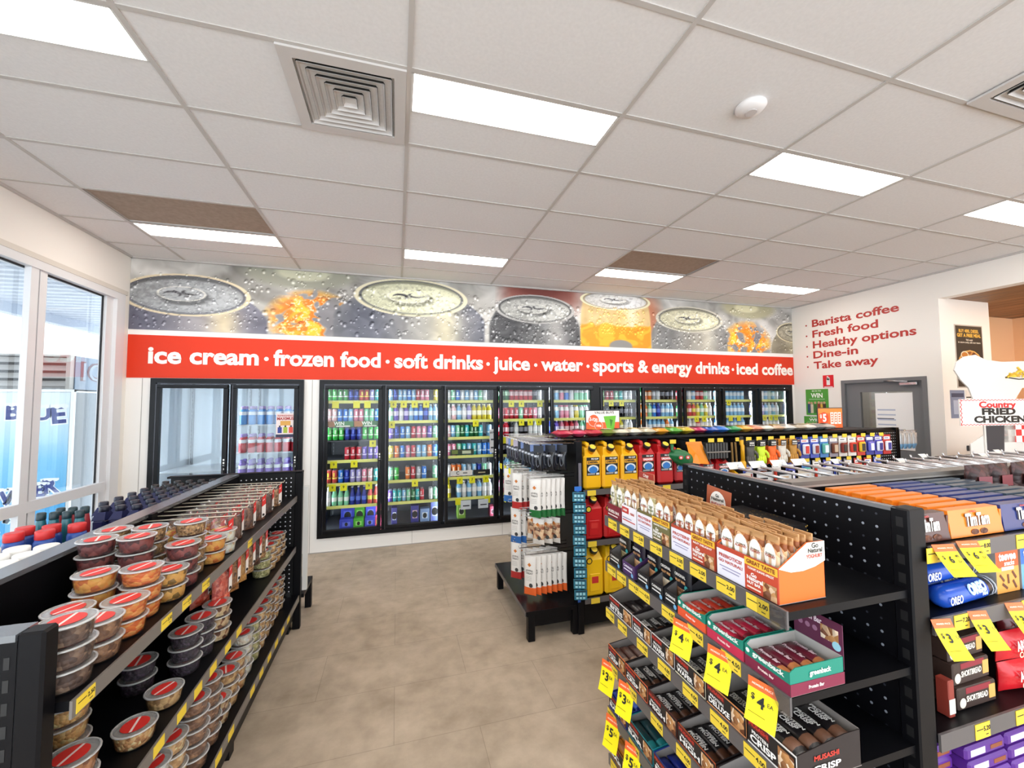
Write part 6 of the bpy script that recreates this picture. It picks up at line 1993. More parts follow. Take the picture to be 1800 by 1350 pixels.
# hanging tools and gloves
ZH = 1.452
t = thing('scoop', 'green plastic scoop hanging beside the red jerry cans', 'scoop', (2.36, 2.99, ZH))
q = MB()
gm = M('#1c6a3c', 0.35)
n, k = 10, 6
v, F = [], []
for i in range(n + 1):
    for j in range(k + 1):
        a, b = i / n, j / k
        an = (b - 0.5) * PI
        r = 0.07 * math.sin(min(1, a * 1.6 + 0.12) * PI / 2) * (1 if a < 0.8 else 1 - (a - 0.8) * 1.4)
        v.append((0.22 * (a - 0.5), -r * math.cos(an) * 0.8, -0.13 - 0.05 * (a - 0.5) + r * math.sin(an)))
for i in range(n):
    for j in range(k): F.append((i * (k + 1) + j, (i + 1) * (k + 1) + j, (i + 1) * (k + 1) + j + 1, i * (k + 1) + j + 1))
q.add(v, F, gm, True)
q.build('bowl', t)
MB().tube([(-0.07, 0, -0.02), (-0.08, -0.01, -0.06), (-0.06, -0.01, -0.1)], 0.014, gm).build('handle', t)
q = MB()
for x in (-0.03, 0.04):
    q.disc((x, -0.062, -0.125), 0.022, M('#d84a4a', 0.4), ry=0.016)
    q.disc((x, -0.0625, -0.125), 0.010, M('#f2ece6', 0.4), ry=0.008)
q.build('sticker', t)
t = thing('plastic_sheet_pack', 'orange folded warning flag hanging between the green scoop and the black filters', 'flag', (2.53, 2.985, ZH))
q = MB().add([(-0.10, 0, 0), (0.06, 0, 0), (0.13, -0.01, -0.20), (0.02, -0.03, -0.19), (-0.06, -0.015, -0.205), (-0.09, -0.02, -0.1), (0, 0.004, -0.1)], [(0, 6, 1), (1, 6, 2), (2, 6, 3), (3, 6, 4), (4, 6, 5), (5, 6, 0)], M('#ef8f1d', 0.35))
q.box(-0.10, 0.06, -0.002, 0.004, -0.02, 0.0, M('#ef8f1d', 0.35))
q.build('flag', t)
q = MB().prism([(0.062, -0.02), (0.085, -0.06), (0.15, -0.2), (0.14, -0.2), (0.07, -0.07)], 'y', -0.018, -0.014, M('#1c1a18', 0.5))
q.build('stripe', t)
def make_clamp():
    o = thing('hose_clamp_pack', 'x', 'pack')
    q = MB().box(-0.012, 0.012, 0, 0.10, -0.16, -0.02, M('#2a2826', 0.35), 0.003)
    q.build('card', o)
    MB().lathe([(0.03, -0.006), (0.038, -0.006), (0.038, 0.006), (0.03, 0.006)], 14, M('#8a8884', 0.3, 0.8), (0, -0.006, -0.1), sy=0.3).build('clamp', o)
    return o
phc = Proto(make_clamp)
for i in range(8):
    phc.put((2.655 + 0.031 * i, 2.99, ZH), 0, 'dark hose clamp pack hanging in a row, %s from the orange flag' % ORD[i], 'hose clamp packs')
t = thing('tow_strap', 'tan rope bundle hanging beside the yellow torch', 'strap', (2.955, 3.0, ZH))
MB().tube([(-0.02, 0, -0.02), (-0.025, -0.01, -0.2), (0.0, -0.02, -0.23), (0.02, -0.01, -0.2), (0.02, 0, -0.02)], 0.009, M('#7a5c2c', 0.8)).build('rope', t)
t = thing('torch', 'long yellow torch hanging beside the grey gloves', 'torch', (3.03, 2.985, ZH))
MB().tube([(0, 0, 0.0), (0, 0, -0.04), (0, -0.01, -0.05), (0, -0.01, -0.19)], 0.017, M('#e2a818', 0.4), 12).build('barrel', t)
q = MB()
q.lathe([(0.026, -0.25), (0.027, -0.245), (0.026, -0.2), (0.017, -0.185)], 14, M('#e2a818', 0.4), (0, -0.01, 0))
q.build('head', t)
MB().box(-0.02, 0.02, -0.004, 0.004, -0.005, 0.03, INK).build('tag', t)

def make_glove(palm, cuff, back=None, tag_='#2a2826'):
    def f():
        o = thing('work_glove', 'x', 'glove')
        pm, cm = M(palm, 0.6), M(cuff, 0.7)
        q = MB().pillow(0.085, 0.12, 0.035, pm, (0, 0, -0.175), 6, 7)
        for k, (x, ln, a) in enumerate(((-0.033, 0.062, -0.10), (-0.011, 0.078, -0.03), (0.011, 0.074, 0.03), (0.032, 0.058, 0.1))):
            z0 = -0.16
            q.tube([(x, -0.002, z0 + 0.015), (x + a * ln * 0.5, -0.006, z0 - ln * 0.5), (x + a * ln, -0.002, z0 - ln * 0.9), (x + a * ln, 0.0, z0 - ln)], [0.0125, 0.0118, 0.0105, 0.004], pm, 8)
        q.tube([(0.034, -0.004, -0.10), (0.055, -0.012, -0.125), (0.060, -0.014, -0.155), (0.060, -0.013, -0.168)], [0.014, 0.013, 0.0115, 0.004], pm, 8)
        q.build('hand', o)
        MB().pillow(0.078, 0.065, 0.03, cm, (0, 0.0, -0.065), 6, 4).build('cuff', o)
        q = MB().box(-0.028, 0.028, -0.0235, -0.0215, -0.055, -0.005, M(tag_, 0.5))
        q.box(-0.022, 0.022, -0.0241, -0.0235, -0.03, -0.018, M('#d8d4cc', 0.5))
        for k in range(3): q.disc((-0.018 + 0.018 * k, -0.0241, -0.044), 0.006, M('#d8d4cc', 0.5))
        q.build('tag', o)
        return o
    return f
for i, (x, palm, cuff, nm) in enumerate(((3.13, '#55534f', '#2c2a28', 'dark grey'), (3.255, '#d6f03a', '#1c1c1c', 'lime and black'), (3.385, '#f26a22', '#1c1c1c', 'orange and black'), (3.505, '#d9d4c8', '#c8801f', 'off-white'), (3.64, '#b88434', '#c88a2c', 'tan leather'))):
    p = Proto(make_glove(palm, cuff))
    for j in range(2):
        p.put((x + 0.012 * j, 2.985 + 0.055 * j, ZH - 0.006), -0.15 + 0.1 * j, '%s work glove hanging on its hook, %s' % (nm, ['in front', 'behind its twin']  [j]), '%s work gloves' % nm)
    if nm.startswith('dark') or nm.startswith('tan') : pass
q_ = [('#2a3f9a', '#d8dce8', '#c8302c'), ('#3a52b0', '#c8ccd8', '#8a2a2a'), ('#3a7ab8', '#5aa89a', '#d8e8f0'), ('#8a8490', '#6a3a2a', '#c0a890'), ('#c8c4c0', '#7a2a24', '#2a2a2a'), ('#d8d4ce', '#c83a2a', '#1c1c1c'), ('#c23a34', '#d8b02a', '#2a2a2a'), ('#3a3f90', '#5a5fc0', '#e8e8f0'), ('#4a4aa8', '#d8dce8', '#2a2a7a'), ('#b83434', '#e0e0e4', '#3a3a8a'), ('#8a2a34', '#d8a83a', '#2a2a30')]
cn_ = ['blue and red', 'royal blue', 'sky blue', 'grey and brown', 'white and maroon', 'white and red', 'red and yellow', 'indigo', 'violet blue', 'red and white', 'wine and yellow']
BP = [Proto(make_blister(*c, 0.11, 0.2)) for c in q_]
for i in range(10):
    for j in range(2):
        BP[i].put((3.80 + 0.125 * i, 2.995 + 0.045 * j, ZH), 0.0, '%s hanging pack right of the gloves, top row, %s' % (cn_[i], ['front', 'second'][j]), 'hanging packs on the top row')
for i in range(8):
    k = (i * 3 + 2) % 11
    BP[k].put((3.85 + 0.14 * i, 3.03, 1.222), 0.0, '%s hanging pack, lower row, %s from the gloves' % (cn_[k], ORD[i]), 'hanging packs on the lower row')
for i in range(4):
    k = (i * 2 + 1) % 11
    BP[k].put((3.15 + 0.17 * i, 3.04, 1.215), 0.0, '%s hanging pack under the gloves, %s' % (cn_[k], ORD[i]), 'hanging packs under the gloves')
    MB().tube([(3.15 + 0.17 * i, 3.38, 1.217), (3.15 + 0.17 * i, 3.035, 1.22)], 0.0035, CHROME, 6).build('hook', t0_)
# white packs on the far side rack
def make_cleaner():
    o = thing('cleaning_brush_pack', 'x', 'pack')
    q = MB().pillow(0.09, 0.21, 0.05, PL((0.96, 0.96, 0.96), 0.55, 0.1), (0, 0, -0.21), 6, 7, [(0.3, M('#7aaed8', 0.4)), (1.0, PL((0.96, 0.96, 0.96), 0.55, 0.1))])
    q.build('film', o)
    MB().box(-0.03, 0.03, -0.02, -0.018, -0.07, -0.02, M('#e8e6e2', 0.5)).build('label', o)
    return o
pcl = Proto(make_cleaner)
MB().box(GX1 - 0.018, GX1, 3.345, 3.70, 0.1, 1.47, BLACK).build('end_panel', t0_)
for j in range(2):
    MB().tube([(GX1, 3.37 + 0.11 * j, 1.447), (GX1 + 0.34, 3.37 + 0.11 * j, 1.45)], 0.0035, CHROME, 6).build('hook', t0_)
    for i in range(4):
        pcl.put((GX1 + 0.06 + 0.075 * i, 3.37 + 0.11 * j, 1.442), 0.2, 'clear and blue hanging pack beside the grey door, %s from the pegboard, %s' % (ORD[i], ['front', 'rear'][j]), 'clear and blue packs')
# packets laid on the top shelf
pal = [('#c02a4a', 'crimson'), ('#d84a6a', 'pink'), ('#c8384a', 'rose red'), ('#7a8a3a', 'olive'), ('#d8d0b8', 'cream'), ('#e0dccc', 'off-white'), ('#ccc4a8', 'sand'), ('#e09a2a', 'amber'), ('#5aa83a', 'green'), ('#c8b02a', 'mustard'), ('#b82a5a', 'magenta'), ('#2a5ab8', 'blue'), ('#3a7ad0', 'bright blue'), ('#3a9a5a', 'leaf green'), ('#e0a83a', 'gold'),
       ('#d88a6a', 'salmon'), ('#e8e2d4', 'ivory'), ('#c8a88a', 'tan'), ('#d8d8d4', 'pale grey'), ('#bcae9a', 'beige'), ('#e2ded6', 'chalk'), ('#8a8a8a', 'grey'), ('#c8c2ba', 'stone')]
for i, (c, nm) in enumerate(pal):
    x = 1.36 + 0.135 * i
    if 1.62 < x < 1.88 and False: continue
    o = thing('soup_packet', '%s packet lying on the thin black top shelf over the tools' % nm, 'packet', (x, 3.20, 1.506), rt_.uniform(-0.3, 0.3), 'packets on the top shelf')
    q = MB()
    q.T = Matrix.Rotation(R(-90), 4, 'X') @ Matrix.Translation((0, -0.033, -0.1))
    q.pillow(0.15, 0.2, 0.062, M(c, 0.3), (0, 0, 0), 6, 7, rnd=0.008, seed=i)
    q.T = None
    q.build('wrapper', o)
    MB().box(-0.04, 0.04, -0.05, 0.05, 0.0645, 0.0655, M(['#f2ead8', '#3a2a2a', '#d8c03a'][i % 3], 0.4)).build('label', o)

# sign holders on the top shelf
def sign_holder(name, label, x, w, h, z, y, draw):
    o = thing(name, label, 'sign', (x, y, 1.505))
    zc = z - 1.505
    q = MB().box(-w / 2, w / 2, 0, 0.01, zc - h / 2, zc + h / 2, M('#202024', 0.4), 0.003)
    q.build('frame', o)
    MB().box(-0.006, 0.006, 0.002, 0.008, 0.0, zc - h / 2, M('#202024', 0.4)).box(-0.05, 0.05, -0.03, 0.04, 0.0, 0.004, M('#202024', 0.4)).build('stand', o)
    q = MB()
    draw(q, w - 0.016, h - 0.016, zc)
    q.build('sheet', o)
def d1(q, w, h, z):
    Y = -0.001
    q.box(-w / 2, w / 2, Y, 0, z - h / 2, z + h / 2, M('#f0e9e2', 0.5))
    q.box(-w / 2, w / 2, Y - 0.0006, Y, z - h * 0.38, z + h * 0.02, M('#ee5a24', 0.5))
    q.text('VALUE BUYS', 0.03, M('#3a3a3a', 0.5), (w * 0.04, Y - 0.001, z + h * 0.42), bold=0.02, fit=w * 0.6)
    q.disc((-w * 0.28, Y - 0.0012, z + h * 0.1), w * 0.165, M('#f7e6dc', 0.5))
    q.disc((-w * 0.28, Y - 0.0016, z + h * 0.1), w * 0.155, M('#ee5a24', 0.5))
    q.disc((-w * 0.13, Y - 0.002, z - h * 0.13), w * 0.125, M('#f7e6dc', 0.5))
    q.disc((-w * 0.13, Y - 0.0024, z - h * 0.13), w * 0.115, M('#ee5a24', 0.5))
    q.text('2-$20', 0.04, M('#fbf2ea', 0.5), (-w * 0.29, Y - 0.003, z + h * 0.13), (1, 0, -0.15), (0.15, 0, 1), 0.035, fit=w * 0.24)
    q.text('HERB', 0.025, M('#fbf2ea', 0.5), (-w * 0.13, Y - 0.003, z - h * 0.13), (1, 0, -0.1), (0.1, 0, 1), 0.035, fit=w * 0.15)
    q.prism([(w * 0.02, z + h * 0.27), (w * 0.40, z + h * 0.29), (w * 0.34, z - h * 0.26), (w * 0.24, z - h * 0.34), (w * 0.12, z - h * 0.27)], 'y', Y - 0.0016, Y - 0.0012, M('#6ab82c', 0.5))
    q.prism([(w * 0.2, z + h * 0.15), (w * 0.24, z - h * 0.2), (w * 0.3, z + h * 0.1)], 'y', Y - 0.002, Y - 0.0016, M('#3a7a1c', 0.5))
sign_holder('sign_holder', 'framed VALUE BUYS sign with a green shape standing above the yellow cans', 1.755, 0.34, 0.225, 1.622, 3.22, d1)
def d2(q, w, h, z):
    Y = -0.001
    q.box(-w / 2, w / 2, Y, 0, z - h / 2, z + h / 2, M('#ee6a2c', 0.5))
    q.box(-w / 2, w / 2, Y - 0.0004, Y, z + h * 0.25, z + h * 0.5, M('#f08a3a', 0.5))
    q.disc((-w * 0.27, Y - 0.001, z), w * 0.19, M('#e2481c', 0.5))
    q.text('5', 0.11, M('#fbf2ea', 0.5), (-w * 0.25, Y - 0.002, z), bold=0.04)
    q.text('$', 0.05, M('#fbf2ea', 0.5), (-w * 0.40, Y - 0.002, z + h * 0.1), bold=0.03)
    for a in range(3):
        q.box(w * (0.0 + 0.155 * a), w * (0.13 + 0.155 * a), Y - 0.001, Y - 0.0004, z - h * 0.3, z + h * 0.3, M('#f8ece0', 0.5))
        for b in range(4):
            q.box(w * (0.03 + 0.155 * a), w * (0.10 + 0.155 * a), Y - 0.0016, Y - 0.001, z - h * (0.2 - 0.12 * b), z - h * (0.13 - 0.12 * b), M('#d8703a', 0.5))
sign_holder('sign_holder', 'framed orange sign with a big 5 standing near the green posters', 4.46, 0.36, 0.225, 1.622, 3.22, d2)
# ------------------------------------------------------------------ right wall: lettering, door, signs; recess with poster and standee
RW = XR - 0.001
INKW = M('#b8342c', 0.5)
t = thing('wall_lettering', 'dark red painted list from Barista coffee to Take away on the right wall', 'lettering', (RW, 0, 0))
for s, y0, y1, z in (('Barista coffee', 5.06, 3.84, 3.105), ('Fresh food', 5.06, 4.10, 2.925), ('Healthy options', 5.06, 3.66, 2.745), ('Dine-in', 5.06, 4.38, 2.575), ('Take away', 5.06, 4.12, 2.40)):
    q = MB().text(s, 0.165, INKW, (-0.0015, (y0 + y1) / 2, z), (0, -1, 0), (0, 0, 1), 0.025, fit=y0 - y1)
    q.disc((-0.0015, 5.16, z - 0.01), 0.014, INKW, (0, -1, 0), (0, 0, 1), 12)
    q.build('line', t)
# door
DG = M('#6f7072', 0.45)
d = struct('door_1', MB().box(XR + 0.03, XR + 0.07, DY0 + 0.05, DY1 - 0.05, 0.01, 1.12, DG).box(XR + 0.03, XR + 0.07, DY0 + 0.05, DY1 - 0.05, 1.94, DZ - 0.05, DG)
           .box(XR + 0.03, XR + 0.07, DY0 + 0.05, DY0 + 0.18, 1.12, 1.94, DG).box(XR + 0.03, XR + 0.07, DY1 - 0.24, DY1 - 0.05, 1.12, 1.94, DG))
MB().box(XR - 0.012, XR + 0.16, DY0, DY0 + 0.05, 0, DZ - 0.05, DG).box(XR - 0.012, XR + 0.16, DY1 - 0.05, DY1, 0, DZ - 0.05, DG).box(XR - 0.012, XR + 0.16, DY0, DY1, DZ - 0.05, DZ, DG).build('door_frame', d)
MB().box(XR + 0.045, XR + 0.05, DY0 + 0.18, DY1 - 0.24, 1.12, 1.94, GL((0.93, 0.93, 0.92), 0.08)).build('pane', d)
q = MB().box(XR - 0.02, XR + 0.03, DY0 + 0.10, DY0 + 0.30, 2.02, 2.06, CHROME, 0.006)
q.tube([(XR - 0.02, DY0 + 0.2, 2.07), (XR - 0.06, DY0 + 0.35, 2.085), (XR - 0.01, DY0 + 0.48, 2.09)], 0.009, CHROME, 6)
q.build('door_closer', d)
struct('wall_passage', MB().box(XR + 1.0, XR + 1.05, 4.15, DY1 + 0.6, 0, 3.0, M('#cfc7bd', 0.7)).box(XR + 0.15, XR + 1.0, DY1 + 0.55, DY1 + 0.6, 0, 3.0, M('#cfc7bd', 0.7)))
PAP = M('#f4f3f2', 0.6)
t = thing('paper_notice', 'white paper sheet taped inside the grey door window', 'notice', (XR + 0.041, 3.99, 1.55))
MB().box(0, 0.002, -0.23, 0.225, -0.42, 0.37, PAP).build('sheet', t)
q = MB()
for k in range(6): q.box(-0.0006, 0, -0.02 if k < 4 else -0.1, 0.2, 0.12 - 0.07 * k, 0.14 - 0.07 * k, M('#b9c0d4', 0.6))
q.box(-0.0006, 0, 0.0, 0.21, 0.0, 0.012, M('#4a4f5a', 0.6)).box(-0.0006, 0, -0.2, -0.06, -0.2, -0.19, M('#4a4f5a', 0.6))
q.build('print', t)
def wall_sign(name, label, y, z, w, h, draw, cat='sign'):
    o = thing(name, label, cat, (RW - 0.002, y, z), -PI / 2)
    q = MB()
    draw(q, w, h)
    q.build('sheet', o)
def dfire(q, w, h):
    q.box(-w / 2, w / 2, -0.002, 0.002, -h / 2, h / 2, M('#d8202a', 0.4))
    q.box(-w * 0.16, w * 0.16, -0.0028, -0.002, -h * 0.3, h * 0.22, WHITE).disc((0, -0.0028, h * 0.22), w * 0.16, WHITE).box(-w * 0.12, w * 0.02, -0.0028, -0.002, h * 0.24, h * 0.42, WHITE)
    q.box(-w * 0.4, w * 0.4, -0.0028, -0.002, -h * 0.48, -h * 0.42, WHITE)
wall_sign('fire_sign', 'red fire extinguisher sign above the green posters', 4.835, 2.13, 0.165, 0.2, dfire)
def dwin(q, w, h):
    q.box(-w / 2, w / 2, -0.002, 0.002, -h / 2, h / 2, M('#4f9a34', 0.5))
    q.text('WIN', h * 0.24, M('#f4f8ee', 0.5), (0, -0.003, h * 0.25), bold=0.03, fit=w * 0.52)
    q.text('BE IN TO', h * 0.08, M('#e4f0d8', 0.5), (0, -0.003, h * 0.43), bold=0.02, fit=w * 0.4)
    q.box(-w * 0.35, w * 0.35, -0.0028, -0.002, h * 0.11, h * 0.12, M('#f4f8ee', 0.5))
    for k, (c, a, b) in enumerate((('#2f4a6a', -0.36, 0.1), ('#d8c8b0', -0.24, 0.14), ('#3a6a2c', -0.08, 0.1), ('#8a3a2a', 0.08, 0.08), ('#d8a83a', 0.2, 0.12), ('#4a2a1c', 0.32, 0.1))):
        q.box(w * (a - 0.07), w * (a + 0.07), -0.0028, -0.002, -h * 0.42, -h * b * 0.6, M(c, 0.5))
        q.disc((w * a, -0.0032, -h * b * 0.4 + h * 0.02), w * 0.055, M('#c89a78', 0.5))
wall_sign('poster', 'green WIN poster on the right wall, upper of two', 5.03, 1.795, 0.37, 0.43, dwin, 'poster')
wall_sign('poster', 'green WIN poster on the right wall, lower and partly hidden', 5.08, 1.44, 0.36, 0.24, dwin, 'poster')

# recess wall
def dmeal(q, w, h):
    q.box(-w / 2, w / 2, -0.004, 0.0, -h / 2, h / 2, M('#b9b2a8', 0.4))
    q.box(-w / 2 + 0.015, w / 2 - 0.015, -0.005, -0.004, -h / 2 + 0.015, h / 2 - 0.015, M('#2a2622', 0.5))
    g = M('#e8b84a', 0.5)
    q.text('BUY 400L DIESEL', 0.06, g, (0, -0.006, h * 0.40), bold=0.03, fit=w * 0.72)
    q.text('GET A FREE MEAL', 0.06, g, (0, -0.006, h * 0.33), bold=0.04, fit=w * 0.86)
    q.text('T&Cs apply', 0.03, M('#e8e0d0', 0.5), (0, -0.006, h * 0.26), bold=0.02, fit=w * 0.25)
    q.text('in store only, ask our team', 0.03, M('#e8e0d0', 0.5), (0, -0.006, h * 0.22), bold=0.02, fit=w * 0.8)
    q.disc((0.0, -0.0056, -h * 0.12), w * 0.44, M('#d8a85a', 0.5), ry=h * 0.22)
    q.disc((0.0, -0.0062, -h * 0.12), w * 0.40, NUT('#5a2c14', '#a8642c', '#e8c070', 16), ry=h * 0.2)
    q.disc((-w * 0.2, -0.007, h * 0.02), w * 0.14, M('#e8d8b8', 0.5), ry=h * 0.06)
    q.disc((-w * 0.2, -0.0076, h * 0.02), w * 0.11, M('#b8742c', 0.5), ry=h * 0.045)
t = thing('poster', 'tall dark framed poster offering a free meal on the recess wall', 'poster', (7.245, 3.419, 2.385))
q = MB()
dmeal(q, 0.56, 0.83)
q.build('sheet', t)
t = thing('notice', 'small blue grey notice below the free meal poster', 'notice', (6.96, 3.419, 1.75))
MB().box(-0.15, 0.13, -0.003, 0, -0.17, 0.19, M('#7a86a0', 0.5)).box(-0.13, 0.11, -0.004, -0.003, 0.1, 0.15, M('#3a4560', 0.5)).box(-0.1, 0.08, -0.004, -0.003, -0.12, 0.06, M('#aab4c8', 0.5)).build('sheet', t)
t = thing('notice', 'small white notice half hidden behind the chicken standee', 'notice', (7.22, 3.419, 1.75))
MB().box(-0.1, 0.12, -0.003, 0, -0.17, 0.19, M('#e2dcd4', 0.5)).box(-0.1, 0.12, -0.004, -0.003, -0.15, -0.13, INK).box(-0.1, 0.12, -0.004, -0.003, 0.09, 0.105, INK).build('sheet', t)
t = thing('power_socket', 'dark power socket low on the recess wall beside the standee base', 'socket', (7.12, 3.419, 1.19))
MB().box(-0.05, 0.05, -0.012, 0, -0.035, 0.035, M('#2a2e34', 0.5), 0.004).build('plate', t)

# counter and standee
tag(MB().box(5.55, 7.2, 2.40, 2.91, 0, 1.18, M('#3a2c22', 0.6)).box(5.53, 7.22, 2.38, 2.93, 1.18, 1.21, M('#4a3a2e', 0.35)).build('counter'), 'dark brown counter behind the shelving, carrying the chicken sign', 'counter')
t = thing('menu_cabinet', 'dark cabinet in the recess at the photo edge beside the standee', 'cabinet', (8.15, 3.0, 0))
MB().box(0, 1.0, 0, 0.6, 0, 1.75, M('#33241b', 0.5)).build('body', t)
for k in range(3): MB().box(0.03 + 0.32 * k, 0.33 + 0.32 * k, -0.015, 0, 1.0, 1.7, M('#4a3424', 0.4)).build('door', t)
SX, SYY, SZ0 = 5.93, 2.62, 1.211
t = thing('standee', 'white cutout sign reading Country Fried Chicken, standing on the counter', 'sign', (SX, SYY, SZ0), R(-8))
WB = M('#dcd8d2', 0.5)
# plain board shapes only: base, legs panel, sign, rounded top board
q = MB().prism([(-0.33, 0.0), (0.36, 0.0), (0.36, 0.14), (0.14, 0.26), (-0.12, 0.26), (-0.33, 0.15)], 'y', 0.012, 0.022, WB)
q.build('base', t)
q = MB().prism([(-0.17, 0.05), (0.2, 0.05), (0.22, 0.35), (-0.17, 0.35)], 'y', 0.0, 0.012, WB)
q.prism([(-0.15, 0.07), (0.06, 0.07), (0.08, 0.35), (-0.15, 0.35)], 'y', -0.0012, 0.0, M('#2c3038', 0.5))
q.build('lower_board', t)
q = MB()
for i in range(4):
    for j in range(3):
        q.box(0.07 + 0.075 * i, 0.145 + 0.075 * i, 0.0, 0.010, 0.16 + 0.065 * j, 0.225 + 0.065 * j, M('#d82a2c' if (i + j) % 2 else '#f2efea', 0.5))
q.build('check_panel', t)
q = MB().box(-0.48, 0.5, -0.02, -0.008, 0.335, 0.605, M('#f2efea', 0.5))
for k in range(46):
    for e, zz in ((0, 0.339), (1, 0.587)):
        if (k + e) % 2 == 0: q.box(-0.48 + 0.0213 * k, -0.48 + 0.0213 * (k + 1), -0.0208, -0.02, zz, zz + 0.007, RED)
        else: q.box(-0.48 + 0.0213 * k, -0.48 + 0.0213 * (k + 1), -0.0208, -0.02, zz + 0.007, zz + 0.014, RED)
for k in range(12):
    for xx in (-0.478, 0.478):
        q.box(xx + (0.01 if k % 2 else 0), xx + 0.01 + (0.01 if k % 2 else 0), -0.0208, -0.02, 0.345 + 0.0213 * k, 0.345 + 0.0213 * (k + 1), RED)
q.text('Country', 0.085, RED, (-0.02, -0.0215, 0.545), bold=0.04, fit=0.46)
q.text('FRIED', 0.09, INK, (-0.01, -0.0215, 0.475), bold=0.05, fit=0.42)
q.text('CHICKEN', 0.09, INK, (0.0, -0.0215, 0.395), bold=0.05, fit=0.64)
q.build('sign_board', t)
ol = [(-0.28, 0.60), (-0.33, 0.72), (-0.42, 0.80), (-0.49, 0.90), (-0.46, 0.98), (-0.36, 1.04), (-0.22, 1.06), (-0.1, 1.01), (0.1, 0.99), (0.35, 1.0), (0.6, 0.99), (0.78, 0.96), (0.82, 0.88), (0.74, 0.78), (0.55, 0.74), (0.34, 0.72), (0.24, 0.60)]
q = MB().prism(ol, 'y', 0.0, 0.012, WB)
q.tube([(0.13, -0.001, 0.83), (0.3, -0.001, 0.81), (0.62, -0.001, 0.83)], 0.006, INK, 6)
q.build('upper_board', t)
q = MB()
for k in range(26):
    a = rt_.uniform(0.16, 0.6)
    b = 0.84 + 0.10 * (1 - abs(a - 0.4) / 0.28) * rt_.random()
    g = rt_.uniform(-0.8, 0.8)
    d_ = Vector((math.cos(g), 0, math.sin(g))) * 0.045
    e = Vector((-d_.z, 0, d_.x)).normalized() * 0.008
    c = Vector((a, -0.0012 - 0.0003 * k, b))
    q.poly([c - d_ - e, c + d_ - e, c + d_ + e, c - d_ + e], M('#e0c23a' if k % 3 else '#c8a02a', 0.5))
q.build('chips_print', t)
# warm fill lamps, added out of view to light the recess
def make_down():
    o = thing('fill_lamp', 'x', 'light')
    MB().lathe([(0.07, 0), (0.07, -0.012), (0.055, -0.014)], 20, M('#d8d4ce', 0.5)).build('trim', o)
    MB().lathe([(0.055, -0.0145), (0.05, -0.016)], 20, EM('#ffcf9a', 150)).build('lamp', o)
    return o
pdl = Proto(make_down)
for i, (x, y) in enumerate(((7.3, 2.6), (8.4, 2.9), (8.4, 1.2), (7.3, 0.8))):
    pdl.put((x, y, 3.129), 0, 'added warm fill lamp, unseen, in the timber recess ceiling, %s' % ['near poster', 'near warm-lit wall', 'deep in recess', 'close to the counter'][i], 'added recess fill lamps')
# ------------------------------------------------------------------ outside the window
struct('ground', MB().box(-14, XL - 0.18, -4, 16, -0.2, -0.06, M('#b9b6b0', 0.9, noise=0.1, scale=3)))
t = thing('carport_roof', 'pale corrugated canopy roof seen through the window', 'roof', (0, 0, 0))
q = MB()
RF = M('#c3cad6', 0.45)
y = -3.0
v, F = [], []
k = 0
while y < 13:
    for dy, z in ((0.0, 3.34), (0.03, 3.315), (0.11, 3.315), (0.14, 3.34)):
        v += [(-5.6, y + dy, z), (XL - 0.2, y + dy, z + 0.04)]
        k += 1
    y += 0.2
F = [(2 * i, 2 * i + 1, 2 * i + 3, 2 * i + 2) for i in range(k - 1)]
q.add(v, F, RF)
q.add([(a, b, c + 0.02) for a, b, c in v], [f[::-1] for f in F], RF)
q.build('sheeting', t)
MB().box(-5.65, -5.5, -3, 13, 3.18, 3.36, M('#aeb6c2', 0.5)).box(-5.72, -5.65, -3, 13, 3.25, 3.40, M('#c8d0da', 0.5)).build('gutter_beam', t)
for y in (8.6,):
    MB().box(-4.9, -4.55, y, y + 0.35, -0.06, 3.36, M('#dfe6ee', 0.6)).build('post', t)
struct('wall_outside', MB().box(-4.4, -3.05, 8.4, 8.6, -0.06, 3.3, M('#d4dce4', 0.6)))
IX = -3.56
t = thing('ice_freezer', 'outdoor ice freezer with BLUE WATER lettering and a louvred top, beyond the window', 'freezer', (0, 5.77, 0))
BC = M('#d8dde2', 0.4)
q = MB().box(-4.75, IX + 0.02, 0.02, 0.9, -0.06, 1.97, BC, 0.01)
q.box(-4.75, IX + 0.03, -0.0, 0.03, 1.955, 1.985, M('#cfd0ce', 0.35, 0.5)).box(IX, IX + 0.03, -0.002, 0.03, 0.0, 1.985, M('#cfd0ce', 0.35, 0.5))
q.box(IX + 0.02, IX + 0.024, 0.04, 0.88, 0.0, 1.95, M('#767c80', 0.5))
q.build('cabinet', t)
def grad_mat():
    m = bpy.data.materials.new('printed_ice_panel')
    m.use_nodes = True
    nt = m.node_tree
    b = nt.nodes['Principled BSDF']
    b.inputs['Roughness'].default_value = 0.35
    tc = nt.nodes.new('ShaderNodeTexCoord')
    sp = nt.nodes.new('ShaderNodeSeparateXYZ')
    r = nt.nodes.new('ShaderNodeValToRGB')
    r.color_ramp.elements[0].position = 0.35
    r.color_ramp.elements[0].color = (*lin('#4aa9e0'), 1)
    r.color_ramp.elements[1].position = 0.95
    r.color_ramp.elements[1].color = (*lin('#e4f2fa'), 1)
    e = r.color_ramp.elements.new(0.62)
    e.color = (*lin('#7cc4ea'), 1)
    mt = nt.nodes.new('ShaderNodeMath')
    mt.operation = 'MULTIPLY'
    mt.inputs[1].default_value = 0.52
    nt.links.new(tc.outputs['Object'], sp.inputs[0])
    nt.links.new(sp.outputs['Z'], mt.inputs[0])
    nt.links.new(mt.outputs[0], r.inputs[0])
    nt.links.new(r.outputs[0], b.inputs['Base Color'])
    return m
MB().box(-4.72, IX - 0.002, -0.004, 0.02, 0.02, 1.95, grad_mat()).build('door', t)
q = MB()
NV = M('#20307e', 0.5)
